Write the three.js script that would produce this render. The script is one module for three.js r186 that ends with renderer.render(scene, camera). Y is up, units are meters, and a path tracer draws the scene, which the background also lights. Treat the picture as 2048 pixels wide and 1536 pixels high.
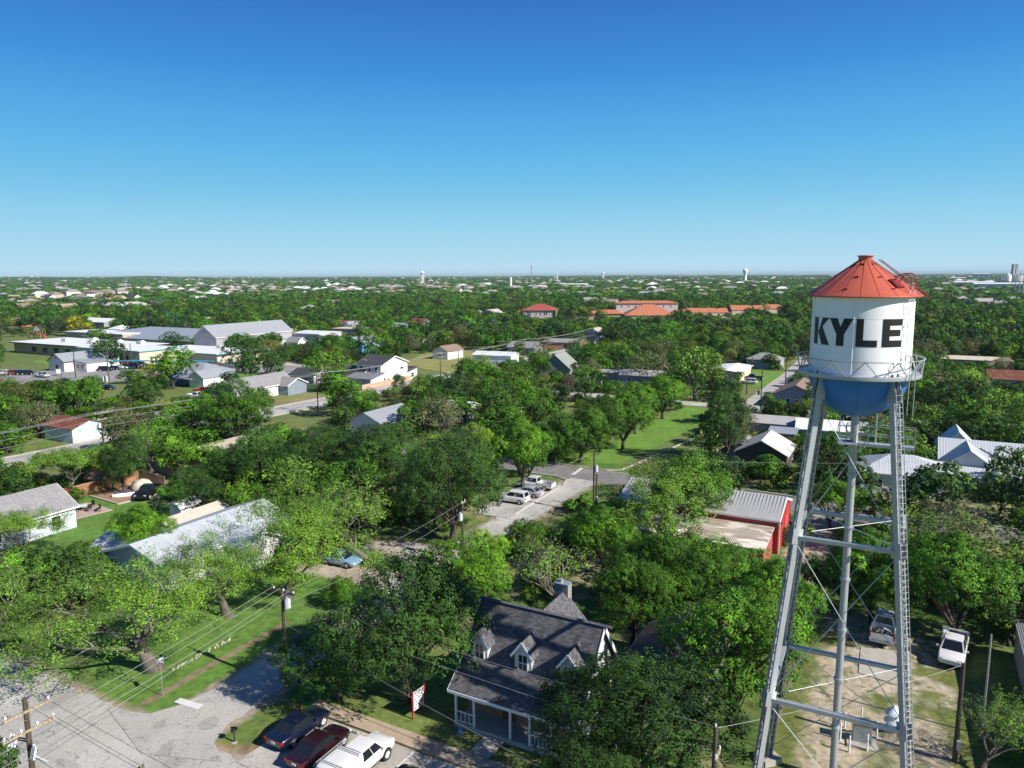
import * as THREE from 'three';

// ---------------------------------------------------------------- camera, sky, sun, exposure
const D2R = Math.PI / 180;
const scene = new THREE.Scene();
const camera = new THREE.PerspectiveCamera(55.16, 4 / 3, 0.5, 16000);
camera.position.set(0, 32, 0);
camera.rotation.order = 'YXZ';
camera.rotation.set(-8.45 * D2R, 0, -0.35 * D2R);
const EXPOSURE = 1.7;
const SUN_DIR = new THREE.Vector3(0.704, 0.574, 0.418).normalize();
{
  // clear blue sky: colour by elevation (radiance as the photograph shows it), a wide aureole round the sun
  const keys = [[-90, 0.1, 0.13, 0.1], [-8, 0.22, 0.3, 0.3], [-0.6, 0.55, 0.8, 0.92], [0, 0.55, 0.8, 0.92], [1.5, 0.43, 0.715, 0.875], [3.7, 0.31, 0.655, 0.86], [6.3, 0.19, 0.55, 0.83], [9.2, 0.115, 0.455, 0.82], [14.3, 0.053, 0.28, 0.71], [19, 0.036, 0.18, 0.56], [24, 0.03, 0.135, 0.46], [30, 0.022, 0.10, 0.36], [60, 0.018, 0.075, 0.28], [90, 0.017, 0.065, 0.25]];
  const W = 512, H = 512, data = new Float32Array(W * H * 4);
  for (let j = 0; j < H; j++) {
    const el = ((j + 0.5) / H - 0.5) * 180;
    let k = 0; while (k < keys.length - 2 && keys[k + 1][0] < el) k++;
    const A = keys[k], B = keys[k + 1], t = Math.min(1, Math.max(0, (el - A[0]) / (B[0] - A[0])));
    for (let i = 0; i < W; i++) {
      const az = ((i + 0.5) / W - 0.5) * 2 * Math.PI, ce = Math.cos(el * D2R);
      const dot = Math.cos(az) * ce * SUN_DIR.x + Math.sin(el * D2R) * SUN_DIR.y + Math.sin(az) * ce * SUN_DIR.z;
      const ang = Math.acos(Math.min(1, Math.max(-1, dot))) / D2R;
      const glow = el > 0 ? 0.22 * Math.exp(-ang / 16) : 0;
      for (let c = 0; c < 3; c++) data[(j * W + i) * 4 + c] = ((A[c + 1] + (B[c + 1] - A[c + 1]) * t) + glow) / EXPOSURE;
      data[(j * W + i) * 4 + 3] = 1;
    }
  }
  const sky = new THREE.DataTexture(data, W, H, THREE.RGBAFormat, THREE.FloatType);
  sky.mapping = THREE.EquirectangularReflectionMapping; sky.magFilter = THREE.LinearFilter; sky.minFilter = THREE.LinearFilter; sky.needsUpdate = true;
  scene.background = sky; scene.environment = sky;
}
const sun = new THREE.DirectionalLight(new THREE.Color(1.0, 0.945, 0.86), 4.6);
sun.name = 'sun'; sun.position.copy(SUN_DIR).multiplyScalar(400); sun.position.z -= 120; sun.target.position.set(0, 0, -120);
sun.castShadow = true; sun.shadow.mapSize.set(4096, 4096);
Object.assign(sun.shadow.camera, { left: -260, right: 260, top: 260, bottom: -260, near: 1, far: 1200 });
scene.add(sun, sun.target);
scene.fog = new THREE.FogExp2(new THREE.Color(0.62, 0.8, 0.97), 0.00004);
const renderer = new THREE.WebGLRenderer({ antialias: true });
renderer.setSize(1024, 768);
renderer.toneMapping = THREE.LinearToneMapping; renderer.toneMappingExposure = EXPOSURE; renderer.shadowMap.enabled = true;

// ---------------------------------------------------------------- helpers
const rngOf = (s) => () => { s = (s + 0x6d2b79f5) | 0; let t = Math.imul(s ^ (s >>> 15), 1 | s); t = (t + Math.imul(t ^ (t >>> 7), 61 | t)) ^ t; return ((t ^ (t >>> 14)) >>> 0) / 4294967296; };
const lerp = (a, b, t) => a + (b - a) * t, clamp = (x, a = 0, b = 1) => Math.min(b, Math.max(a, x)), sstep = (a, b, x) => { const t = clamp((x - a) / (b - a)); return t * t * (3 - 2 * t); };
const V = (x, y, z) => new THREE.Vector3(x, y, z);
// the town's street grid: a runs to the right along the near street, b runs away up the side street
const TH = -0.4974, ca = Math.cos(TH), sa = -Math.sin(TH);
const gx = (a, b) => ca * a + sa * b, gz = (a, b) => sa * a - ca * b;
const GA = (x, z) => ca * x + sa * z, GB = (x, z) => sa * x - ca * z;
// survey: the spot on level ground (or at height h) seen at a point of the 2048 x 1536 photograph, used to lay the town plan out
const ray = (px, py) => {
  const f = 1470, p = 8.45 * D2R, r = 0.35 * D2R, x = (px - 1024) / f, y = -(py - 768) / f;
  const xr = x * Math.cos(r) + y * Math.sin(r), yr = -x * Math.sin(r) + y * Math.cos(r);
  return [xr, yr * Math.cos(p) - Math.sin(p), -Math.cos(p) - yr * Math.sin(p)];
};
const G = (px, py, h = 0) => { const d = ray(px, py), t = (h - 32) / d[1]; return [d[0] * t, d[2] * t]; };
const AB = (px, py, h = 0) => { const [x, z] = G(px, py, h); return [GA(x, z), GB(x, z)]; };
const heightAt = (px, py, z) => { const d = ray(px, py); return 32 + d[1] * (z / d[2]); };
const project = (x, y, z) => {
  const p = 8.45 * D2R, r = 0.35 * D2R; y -= 32;
  const fwd = -z * Math.cos(p) - y * Math.sin(p), up = y * Math.cos(p) - z * Math.sin(p), yr = up / fwd, xr = x / fwd;
  return [1024 + 1470 * (xr * Math.cos(r) - yr * Math.sin(r)), 768 - 1470 * (xr * Math.sin(r) + yr * Math.cos(r)), fwd];
};
// tileable value noise
function tileNoise(seed, n) {
  const r = rngOf(seed), g = new Float32Array(n * n); for (let i = 0; i < n * n; i++) g[i] = r();
  return (u, v) => { u = (u - Math.floor(u)) * n; v = (v - Math.floor(v)) * n; const i = Math.floor(u) % n, j = Math.floor(v) % n, i1 = (i + 1) % n, j1 = (j + 1) % n; let s = u - Math.floor(u), t = v - Math.floor(v); s = s * s * (3 - 2 * s); t = t * t * (3 - 2 * t); return lerp(lerp(g[j * n + i], g[j * n + i1], s), lerp(g[j1 * n + i], g[j1 * n + i1], s), t); };
}
const NZ = [4, 8, 16, 32, 64, 128].map((n, i) => tileNoise(100 + i, n));
const fbm = (u, v, o = 0, k = 4) => { let s = 0, a = 1, w = 0; for (let i = o; i < Math.min(6, o + k); i++) { s += a * NZ[i](u, v); w += a; a *= 0.55; } return s / w; };
const WN = tileNoise(77, 256), WN2 = tileNoise(78, 256);
const wnoise = (x, z, s) => WN(x / s / 256 + 0.31, z / s / 256 + 0.17);       // world noise with cells of s metres
const wf = (x, z, s) => (wnoise(x, z, s) + 0.5 * WN2(x / s * 2.03 / 256, z / s * 2.03 / 256) + 0.25 * wnoise(z + 31, x - 7, s / 4.1)) / 1.75;
function tex(w, h, fn, metres, opts = {}) {
  const data = new Uint8Array(w * h * 4), enc = (c) => { c = clamp(c); return Math.round(255 * (opts.linear ? c : c <= 0.0031308 ? 12.92 * c : 1.055 * Math.pow(c, 1 / 2.4) - 0.055)); };
  for (let j = 0; j < h; j++) for (let i = 0; i < w; i++) {
    const q = fn((i + 0.5) / w, (j + 0.5) / h, i, j), o = (j * w + i) * 4;
    if (typeof q === 'number') data[o] = data[o + 1] = data[o + 2] = enc(q); else { data[o] = enc(q[0]); data[o + 1] = enc(q[1]); data[o + 2] = enc(q[2]); }
    data[o + 3] = 255;
  }
  const t = new THREE.DataTexture(data, w, h, THREE.RGBAFormat); t.wrapS = t.wrapT = THREE.RepeatWrapping; t.magFilter = THREE.LinearFilter; t.minFilter = THREE.LinearMipmapLinearFilter; t.generateMipmaps = true;
  if (!opts.linear) t.colorSpace = THREE.SRGBColorSpace;
  if (metres) t.repeat.set(1 / metres[0], 1 / metres[1]); t.needsUpdate = true; return t;
}
const T = {};
T.weather = tex(256, 256, (u, v) => 0.8 + 0.25 * (fbm(u, v, 0, 6) - 0.5) + 0.12 * (NZ[5](u, v) - 0.5), [6, 6]);
T.soft = tex(128, 128, (u, v) => 0.97 + 0.05 * (fbm(u, v, 0, 4) - 0.5), [8, 8]);
T.asphalt = tex(1024, 1024, (u, v) => {
  let s = 0.8 + 0.42 * (fbm(u, v, 0, 5) - 0.5) + 0.24 * (fbm(u * 3, v * 3, 4, 2) - 0.5);
  for (const [k, o] of [[2, 0.1], [3, 0.43], [1, 0.77]]) { const d = Math.abs(fbm(u + o, v + o * 0.7, k, 3) - 0.5); if (d < 0.005) s *= 0.55; }
  const p = NZ[1](u + 0.2, v + 0.6); if (p > 0.74) s *= 0.82; const oil = NZ[3](u + 0.7, v + 0.1); if (oil > 0.9) s *= 0.8;
  return [s * 1.0, s * 0.985, s * 0.955];
}, [14, 14]);
T.concrete = tex(512, 512, (u, v) => { let s = 0.84 + 0.26 * (fbm(u, v, 1, 5) - 0.5) + 0.16 * (NZ[5](u * 2, v * 2) - 0.5); const st = fbm(u + 0.5, v, 0, 3); if (st > 0.6) s *= 1 - (st - 0.6) * 0.8; return [s, s * 0.985, s * 0.95]; }, [5, 5]);
T.shingle = (() => {
  const rows = 12, cols = 8, r = rngOf(5), tint = []; for (let i = 0; i < rows * cols * 4; i++) tint.push(r());
  return tex(512, 512, (u, v) => { const y = v * rows, row = Math.floor(y), fy = y - row, x = u * cols + (row % 2) * 0.5 + tint[row] * 0.4, col = Math.floor(x), fx = x - col; let s = 0.62 + 0.75 * tint[(row * cols + (col % cols)) % tint.length]; s += 0.35 * (NZ[5](u * 2, v * 2) - 0.5); if (fy < 0.13) s *= 0.45; if (fx < 0.035) s *= 0.6; return [s * 0.78, s * 0.77, s * 0.77]; }, [2.6, 1.74]);
})();
T.shingleLight = tex(512, 512, (u, v) => { const y = v * 16, row = Math.floor(y), fy = y - row; let s = 0.78 + 0.3 * (NZ[3](u, Math.floor(v * 16) / 16) - 0.5) + 0.25 * (NZ[5](u, v) - 0.5) + 0.25 * (fbm(u, v, 0, 3) - 0.5); if (fy < 0.15) s *= 0.82; return [s, s * 0.985, s * 0.97]; }, [3, 3]);
T.ribs = tex(64, 8, (u) => { const x = (u * 2) % 1; return x < 0.12 ? 1 : x < 0.2 ? 0.35 : 0.0; }, [0.8, 0.8], { linear: true });
T.siding = tex(8, 128, (u, v) => { const y = (v * 8) % 1; return y < 0.12 ? 0 : 0.4 + 0.6 * (1 - y); }, [1.5, 1.5], { linear: true });
T.boards = tex(256, 128, (u, v) => { const x = u * 12, k = Math.floor(x), fx = x - k; let s = 0.6 + 0.55 * NZ[3]((k * 0.377) % 1, 0.3) + 0.25 * (fbm((k * 0.21 + v * 0.15) % 1, u * 4, 2, 3) - 0.5); if (fx < 0.09) s *= 0.25; return [s, s * 0.95, s * 0.9]; }, [1.7, 1.9]);
T.brick = tex(512, 512, (u, v) => { const y = v * 20, row = Math.floor(y), fy = y - row, x = u * 8 + (row % 2) * 0.5, col = Math.floor(x), fx = x - col; if (fy < 0.14 || fx < 0.06) return [0.62, 0.58, 0.52]; const s = 0.65 + 0.6 * NZ[3]((col * 0.13 + row * 0.37) % 1, (row * 0.21) % 1); return [s, s * 0.8, s * 0.68]; }, [1.8, 1.5]);
T.bark = tex(128, 256, (u, v) => { const s = 0.62 + 0.7 * (fbm(u * 2, v * 0.6, 2, 4) - 0.5) + 0.3 * (NZ[1](u, v) - 0.5); return [s, s * 0.96, s * 0.9]; }, [1, 2]);
T.rust = tex(256, 256, (u, v) => { const k = fbm(u, v, 1, 5), s = 0.65 + 0.5 * (NZ[5](u, v) - 0.5); return k > 0.5 ? [s * 1.05, s * 0.72, s * 0.6] : [s * 0.75, s * 0.42, s * 0.32]; }, [7, 7]);
T.streak = tex(256, 256, (u, v) => { const s = 0.86 + 0.2 * (fbm(u, v * 0.25, 2, 4) - 0.5) + 0.16 * (fbm(u, v, 0, 4) - 0.5); return [s, s, s * 0.985]; }, [5, 7]);
T.grassFine = tex(512, 512, (u, v) => { const s = 0.75 + 0.5 * (fbm(u, v, 3, 3) - 0.5) + 0.3 * (fbm(u, v, 0, 3) - 0.5), y = fbm(u + 0.4, v, 1, 3); return [s * (0.8 + 0.45 * y), s, s * 0.8]; }, [9, 9]);

const mats = {};
function M(name, color, opts = {}) {
  if (mats[name]) return mats[name];
  const m = new THREE[opts.phys ? 'MeshPhysicalMaterial' : 'MeshStandardMaterial']({ roughness: 0.85, ...opts.o }); m.name = name; m.color.setRGB(...color); return (mats[name] = m);
}
const MT = {
  whitePaint: M('white_paint', [0.8, 0.8, 0.78], { o: { map: T.weather, roughness: 0.6 } }),
  white: M('white_plain', [0.78, 0.78, 0.76], { o: { roughness: 0.6 } }),
  whiteRoof: M('white_roof', [0.82, 0.83, 0.83], { o: { map: T.streak, roughness: 0.55 } }),
  whiteMetal: M('white_metal_roof', [0.8, 0.82, 0.83], { o: { map: T.streak, bumpMap: T.ribs, bumpScale: 0.03, roughness: 0.45 } }),
  greyMetal: M('grey_metal_roof', [0.46, 0.48, 0.5], { o: { map: T.streak, bumpMap: T.ribs, bumpScale: 0.03, roughness: 0.4, metalness: 0.3 } }),
  blueMetal: M('pale_blue_metal_roof', [0.55, 0.59, 0.63], { o: { map: T.streak, bumpMap: T.ribs, bumpScale: 0.03, roughness: 0.62, metalness: 0.1 } }),
  greyShingle: M('grey_shingle', [0.32, 0.32, 0.325], { o: { map: T.shingleLight } }),
  paleShingle: M('pale_shingle', [0.5, 0.49, 0.47], { o: { map: T.shingleLight } }),
  greenShingle: M('grey_green_shingle', [0.3, 0.33, 0.3], { o: { map: T.shingleLight } }),
  brownShingle: M('brown_shingle', [0.3, 0.21, 0.16], { o: { map: T.shingleLight } }),
  darkShingle: M('charcoal_shingle', [0.062, 0.064, 0.07], { o: { map: T.shingleLight } }),
  heroShingle: M('dark_grey_shingle', [0.125, 0.125, 0.135], { o: { map: T.shingle, roughness: 0.9 } }),
  rustRoof: M('rusty_roof', [0.3, 0.16, 0.11], { o: { map: T.rust, bumpMap: T.ribs, bumpScale: 0.02 } }),
  tanRoof: M('tan_roof', [0.62, 0.54, 0.42], { o: { map: T.streak } }),
  redTile: M('red_tile_roof', [0.42, 0.09, 0.075], { o: { map: T.shingleLight } }),
  orangeTile: M('orange_tile_roof', [0.56, 0.2, 0.1], { o: { map: T.shingleLight } }),
  glass: M('window_glass', [0.02, 0.03, 0.04], { o: { roughness: 0.08, metalness: 0.0 } }),
  tan: M('tan_wall', [0.56, 0.43, 0.28], { o: { map: T.weather } }),
  cream: M('cream_wall', [0.68, 0.6, 0.46], { o: { map: T.weather } }),
  greyWall: M('grey_wall', [0.36, 0.37, 0.39], { o: { map: T.weather } }),
  blueGrey: M('blue_grey_wall', [0.24, 0.29, 0.36], { o: { map: T.weather, bumpMap: T.siding, bumpScale: 0.02 } }),
  paleSiding: M('pale_siding', [0.72, 0.74, 0.76], { o: { map: T.weather, bumpMap: T.siding, bumpScale: 0.02 } }),
  blueSiding: M('blue_siding', [0.1, 0.3, 0.42], { o: { map: T.weather, bumpMap: T.siding, bumpScale: 0.02 } }),
  brick: M('brown_brick', [0.3, 0.2, 0.14], { o: { map: T.brick } }),
  redBrick: M('red_brick', [0.36, 0.15, 0.1], { o: { map: T.brick } }),
  redMetal: M('red_metal_wall', [0.46, 0.045, 0.035], { o: { map: T.streak, bumpMap: T.ribs, bumpScale: 0.03, roughness: 0.5 } }),
  fenceWood: M('brown_fence_wood', [0.36, 0.19, 0.1], { o: { map: T.boards } }),
  fenceGrey: M('grey_fence_wood', [0.42, 0.34, 0.27], { o: { map: T.boards } }),
  fencePale: M('pale_fence_wood', [0.6, 0.42, 0.31], { o: { map: T.boards } }),
  darkWood: M('dark_wood', [0.1, 0.085, 0.07], { o: { map: T.bark } }),
  poleWood: M('pole_wood', [0.13, 0.095, 0.07], { o: { map: T.bark } }),
  paleWood: M('pale_wood', [0.5, 0.42, 0.32], { o: { map: T.bark } }),
  wire: M('wire', [0.35, 0.35, 0.34], { o: { roughness: 0.5, metalness: 0.3 } }),
  darkWire: M('dark_wire', [0.03, 0.03, 0.03], { o: { roughness: 0.6 } }),
  galv: M('galvanised_steel', [0.5, 0.51, 0.52], { o: { roughness: 0.45, metalness: 0.5, map: T.weather } }),
  greyCan: M('grey_can', [0.55, 0.57, 0.58], { o: { roughness: 0.5 } }),
  porcelain: M('white_porcelain', [0.7, 0.72, 0.74], { o: { roughness: 0.3 } }),
  dark: M('dark_paint', [0.02, 0.02, 0.022], { o: { roughness: 0.5 } }),
  black: M('black_paint', [0.006, 0.006, 0.007], { o: { roughness: 0.45 } }),
  rubber: M('tyre_rubber', [0.018, 0.018, 0.018], { o: { roughness: 0.9 } }),
  alloy: M('alloy_rim', [0.62, 0.62, 0.63], { o: { roughness: 0.35, metalness: 0.25 } }),
  redPaint: M('red_paint', [0.5, 0.04, 0.03], { o: { roughness: 0.5 } }),
  concrete: M('concrete', [0.46, 0.44, 0.4], { o: { map: T.concrete } }),
  asphalt: M('asphalt', [0.5, 0.49, 0.465], { o: { map: T.asphalt, roughness: 0.92 } }),
  asphaltDark: M('dark_asphalt', [0.24, 0.235, 0.23], { o: { map: T.asphalt, roughness: 0.92 } }),
  sidewalk: M('tan_concrete', [0.47, 0.38, 0.28], { o: { map: T.concrete } }),
  paint: M('road_paint', [0.75, 0.75, 0.72], { o: { map: T.weather } }),
  lawn: M('lawn', [0.14, 0.29, 0.03], { o: { map: T.grassFine, roughness: 1 } }),
  dryLawn: M('dry_lawn', [0.3, 0.3, 0.09], { o: { map: T.grassFine, roughness: 1 } }),
  dirt: M('dirt', [0.5, 0.4, 0.28], { o: { map: T.concrete, roughness: 1 } }),
  bark: M('bark', [0.11, 0.095, 0.08], { o: { map: T.bark, roughness: 1 } }),
  barkGrey: M('grey_bark', [0.2, 0.185, 0.165], { o: { map: T.bark, roughness: 1 } }),
  teal: M('teal_paint', [0.03, 0.27, 0.33], { o: { roughness: 0.5 } }),
};

// mesh builder: collects faces, gives one geometry with metre uv
class B {
  constructor() { this.p = []; this.n = []; this.t = []; }
  tri(a, b, c, ua, ub, uc, na, nb, nc) {
    const e = V().subVectors(b, a), f = V().subVectors(c, a), n = V().crossVectors(e, f).normalize();
    for (const [q, u, m] of [[a, ua, na], [b, ub, nb], [c, uc, nc]]) { this.p.push(q.x, q.y, q.z); const k = m || n; this.n.push(k.x, k.y, k.z); this.t.push(u ? u[0] : 0, u ? u[1] : 0); }
    return this;
  }
  quad(a, b, c, d, uv) { // a b c d counter-clockwise; u along ab, v along ad
    const w = a.distanceTo(b), h = a.distanceTo(d), [u0, v0] = uv || [0, 0];
    this.tri(a, b, c, [u0, v0], [u0 + w, v0], [u0 + w, v0 + h]); return this.tri(a, c, d, [u0, v0], [u0 + w, v0 + h], [u0, v0 + h]);
  }
  box(cx, cy, cz, w, h, d, ry = 0, m) {
    const x = w / 2, y = h / 2, z = d / 2, c = Math.cos(ry), s = Math.sin(ry), P = (i, j, k) => { const q = V(cx + i * x * c + k * z * s, cy + j * y, cz - i * x * s + k * z * c); return m ? q.applyMatrix4(m) : q; };
    this.quad(P(-1, -1, 1), P(1, -1, 1), P(1, 1, 1), P(-1, 1, 1)); this.quad(P(1, -1, -1), P(-1, -1, -1), P(-1, 1, -1), P(1, 1, -1));
    this.quad(P(1, -1, 1), P(1, -1, -1), P(1, 1, -1), P(1, 1, 1)); this.quad(P(-1, -1, -1), P(-1, -1, 1), P(-1, 1, 1), P(-1, 1, -1));
    this.quad(P(-1, 1, 1), P(1, 1, 1), P(1, 1, -1), P(-1, 1, -1)); return this.quad(P(-1, -1, -1), P(1, -1, -1), P(1, -1, 1), P(-1, -1, 1));
  }
  bar(a, b, w, h, up) { // rectangular bar from a to b; h measured along up
    const d = V().subVectors(b, a), L = d.length(); d.normalize(); let s = V().crossVectors(d, up || (Math.abs(d.y) > 0.9 ? V(1, 0, 0) : V(0, 1, 0))).normalize(); const u = V().crossVectors(s, d).normalize();
    const P = (e, i, j) => e.clone().addScaledVector(s, i * w / 2).addScaledVector(u, j * h / 2);
    const q = [[-1, -1], [1, -1], [1, 1], [-1, 1]];
    for (let k = 0; k < 4; k++) { const [i, j] = q[k], [m, n] = q[(k + 1) % 4]; this.quad(P(a, m, n), P(a, i, j), P(b, i, j), P(b, m, n)); }
    this.quad(P(a, -1, -1), P(a, -1, 1), P(a, 1, 1), P(a, 1, -1)); return this.quad(P(b, -1, -1), P(b, 1, -1), P(b, 1, 1), P(b, -1, 1));
  }
  tube(pts, radii, seg = 6, cap = true) { // smooth tube through pts
    const R = (i) => (typeof radii === 'number' ? radii : radii[Math.min(i, radii.length - 1)]); let ref = null, len = 0; const rings = [], lens = [];
    for (let i = 0; i < pts.length; i++) {
      const d = V().subVectors(pts[Math.min(i + 1, pts.length - 1)], pts[Math.max(i - 1, 0)]).normalize();
      if (!ref) ref = Math.abs(d.y) > 0.9 ? V(1, 0, 0) : V(0, 1, 0);
      const s = V().crossVectors(d, ref).normalize(), u = V().crossVectors(s, d).normalize(); ref = u.clone();
      if (i) len += pts[i].distanceTo(pts[i - 1]); lens.push(len);
      const ring = []; for (let k = 0; k <= seg; k++) { const t = k / seg * 2 * Math.PI, n = V().addScaledVector(s, Math.cos(t)).addScaledVector(u, Math.sin(t)); ring.push([pts[i].clone().addScaledVector(n, R(i)), n]); } rings.push(ring);
    }
    for (let i = 0; i + 1 < rings.length; i++) for (let k = 0; k < seg; k++) {
      const [a, na] = rings[i][k], [b, nb] = rings[i][k + 1], [c, nc] = rings[i + 1][k + 1], [d, nd] = rings[i + 1][k], w = 2 * Math.PI * R(i) / seg;
      this.tri(a, c, b, [k * w, lens[i]], [(k + 1) * w, lens[i + 1]], [(k + 1) * w, lens[i]], na, nc, nb); this.tri(a, d, c, [k * w, lens[i]], [k * w, lens[i + 1]], [(k + 1) * w, lens[i + 1]], na, nd, nc);
    }
    if (cap) for (const [ring, e, f] of [[rings[0], pts[0], 1], [rings[rings.length - 1], pts[pts.length - 1], 0]]) for (let k = 0; k < seg; k++) f ? this.tri(e, ring[k][0], ring[k + 1][0]) : this.tri(e, ring[k + 1][0], ring[k][0]);
    return this;
  }
  cyl(x, y, z, r0, r1, h, seg = 16, cap = true) { return this.tube([V(x, y, z), V(x, y + h, z)], [r0, r1], seg, cap); }
  lathe(profile, seg = 32, a0 = 0, a1 = Math.PI * 2) { // profile [[r,y],...] upward; outward normals
    const N = profile.map((q, i) => { const A = profile[Math.max(i - 1, 0)], Bq = profile[Math.min(i + 1, profile.length - 1)], dx = Bq[0] - A[0], dy = Bq[1] - A[1], l = Math.hypot(dx, dy) || 1; return [dy / l, -dx / l]; });
    const P = (i, t) => V(profile[i][0] * Math.sin(t), profile[i][1], profile[i][0] * Math.cos(t)), Nn = (i, t) => V(N[i][0] * Math.sin(t), N[i][1], N[i][0] * Math.cos(t));
    for (let k = 0; k < seg; k++) { const t = a0 + (a1 - a0) * k / seg, s = a0 + (a1 - a0) * (k + 1) / seg;
      for (let i = 0; i + 1 < profile.length; i++) { const r = profile[i][0] || 1, uv = (tt, j) => [tt * r, profile[j][1]];
        this.tri(P(i, t), P(i, s), P(i + 1, s), uv(t, i), uv(s, i), uv(s, i + 1), Nn(i, t), Nn(i, s), Nn(i + 1, s)); this.tri(P(i, t), P(i + 1, s), P(i + 1, t), uv(t, i), uv(s, i + 1), uv(t, i + 1), Nn(i, t), Nn(i + 1, s), Nn(i + 1, t)); } }
    return this;
  }
  prism(poly, y0, y1, m) { // vertical prism of a ground polygon [[x,z],...]
    const sh = THREE.ShapeUtils, pts = poly.map((q) => new THREE.Vector2(q[0], q[1])); if (sh.isClockWise(pts)) pts.reverse();
    const tr = sh.triangulateShape(pts, []), Q = (p, y) => { const q = V(p.x, y, p.y); return m ? q.applyMatrix4(m) : q; };
    for (const [i, j, k] of tr) { this.tri(Q(pts[i], y1), Q(pts[k], y1), Q(pts[j], y1), [pts[i].x, pts[i].y], [pts[k].x, pts[k].y], [pts[j].x, pts[j].y]); }
    if (y1 - y0 > 0.0005) for (let i = 0; i < pts.length; i++) { const a = pts[i], b = pts[(i + 1) % pts.length]; this.quad(Q(b, y0), Q(a, y0), Q(a, y1), Q(b, y1)); }
    return this;
  }
  face(pts, flip) { // flat convex polygon of Vector3, counter-clockwise
    const o = pts[0], ux = V().subVectors(pts[1], o).normalize(), nn = V().crossVectors(ux, V().subVectors(pts[2], o)).normalize(), uy = V().crossVectors(nn, ux), U = (q) => { const d = V().subVectors(q, o); return [d.dot(ux), d.dot(uy)]; };
    for (let i = 1; i + 1 < pts.length; i++) flip ? this.tri(o, pts[i + 1], pts[i], U(o), U(pts[i + 1]), U(pts[i])) : this.tri(o, pts[i], pts[i + 1], U(o), U(pts[i]), U(pts[i + 1]));
    return this;
  }
  add(g, m) { g = g.index ? g.toNonIndexed() : g; if (m) { g = g.clone(); g.applyMatrix4(m); } const a = g.attributes; for (let i = 0; i < a.position.count; i++) { this.p.push(a.position.getX(i), a.position.getY(i), a.position.getZ(i)); this.n.push(a.normal.getX(i), a.normal.getY(i), a.normal.getZ(i)); this.t.push(a.uv ? a.uv.getX(i) : 0, a.uv ? a.uv.getY(i) : 0); } return this; }
  geo() { const g = new THREE.BufferGeometry(); g.setAttribute('position', new THREE.Float32BufferAttribute(this.p, 3)); g.setAttribute('normal', new THREE.Float32BufferAttribute(this.n, 3)); g.setAttribute('uv', new THREE.Float32BufferAttribute(this.t, 2)); return g; }
}
const used = {};
const numbered = (n) => { const k = (used[n] = (used[n] ?? -1) + 1); return k ? `${n}_${String(k).padStart(3, '0')}` : n; };
function tag(o, label, category, group, kind) { o.userData = {}; if (label) o.userData.label = label; if (category) o.userData.category = category; if (group) o.userData.group = group; if (kind) o.userData.kind = kind; return o; }
function thing(name, label, category, x, y, z, ry = 0, group) { const o = new THREE.Group(); o.name = numbered(name); o.position.set(x, y, z); o.rotation.y = ry; tag(o, label, category, group); scene.add(o); return o; }
const onGrid = (name, label, category, a, b, ry = 0, group, y = 0) => thing(name, label, category, gx(a, b), y, gz(a, b), TH + ry, group);
function part(parent, name, geo, mat, label) { const m = new THREE.Mesh(geo instanceof B ? geo.geo() : geo, mat); m.name = name; m.castShadow = m.receiveShadow = true; if (label) m.userData.label = label; parent.add(m); return m; }
function lone(name, geo, mat, label, category, group, kind) { const m = part(scene, numbered(name), geo, mat); tag(m, label, category, group, kind); return m; }
// ---------------------------------------------------------------- ground, roads, lawns
const segDist = (a, b, p, q) => { const dx = q[0] - p[0], dy = q[1] - p[1], t = clamp(((a - p[0]) * dx + (b - p[1]) * dy) / (dx * dx + dy * dy)); return Math.hypot(a - p[0] - dx * t, b - p[1] - dy * t); };
const lineDist = (a, b, line) => { let d = 1e9; for (let i = 0; i + 1 < line.length; i++) d = Math.min(d, segDist(a, b, line[i], line[i + 1])); return d; };
const inPoly = (a, b, poly) => { let s = false; for (let i = 0, j = poly.length - 1; i < poly.length; j = i++) { const [x, y] = poly[i], [u, v] = poly[j]; if ((y > b) !== (v > b) && a < ((u - x) * (b - y)) / (v - y) + x) s = !s; } return s; };
// centre lines in street-grid metres: [points, width, name, surface]
const ROADS = {
  near_street: { line: [[-190, 25.9], [-100, 26.6], [-60, 27], [-20, 27], [40, 27], [90, 27]], w: 7.4, mat: MT.asphalt },
  side_street: { line: [[-43.6, 28], [-43.8, 36], [-44.3, 50], [-44.6, 70], [-44.4, 90], [-43.4, 107]], w: 4.7, mat: MT.asphalt },
  right_street: { line: [[-32.6, 172], [-32.2, 190], [-32, 205], [-31.6, 250], [-33, 300]], w: 7, mat: MT.concrete },
  cross_street: { line: [[-190, 108.6], [-120, 108.2], [-60, 107.3], [-43, 107], [-20, 106.4], [0, 105], [30, 103], [70, 101]], w: 6.2, mat: MT.asphaltDark },
  main_road: { line: [[-140, 10], [-137.5, 60], [-136, 90], [-133, 115], [-130, 150], [-128, 180], [-127, 215], [-126, 260], [-126, 330]], w: 8.2, mat: MT.asphalt },
  second_cross_street: { line: [[-126, 184], [-74, 180.5], [-45, 179], [-27, 181.5], [0, 178], [40, 176]], w: 5.4, mat: MT.asphalt },
  far_street: { line: [[-280, 205], [-200, 196], [-150, 191], [-128, 186]], w: 6.5, mat: MT.asphalt },
};
const PARKING = [[-37.6, 30.4], [-36.9, 36.9], [-25.6, 36.9], [-8, 36.9], [-6, 30.4]];
const BAY = [[-50.6, 82], [-50.8, 98.2], [-45.2, 98.2], [-45.2, 82]];
const LOT = [[-8.2, 44], [-6.6, 72], [-5.5, 76], [8, 76], [7.6, 60], [6.4, 44]];
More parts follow.
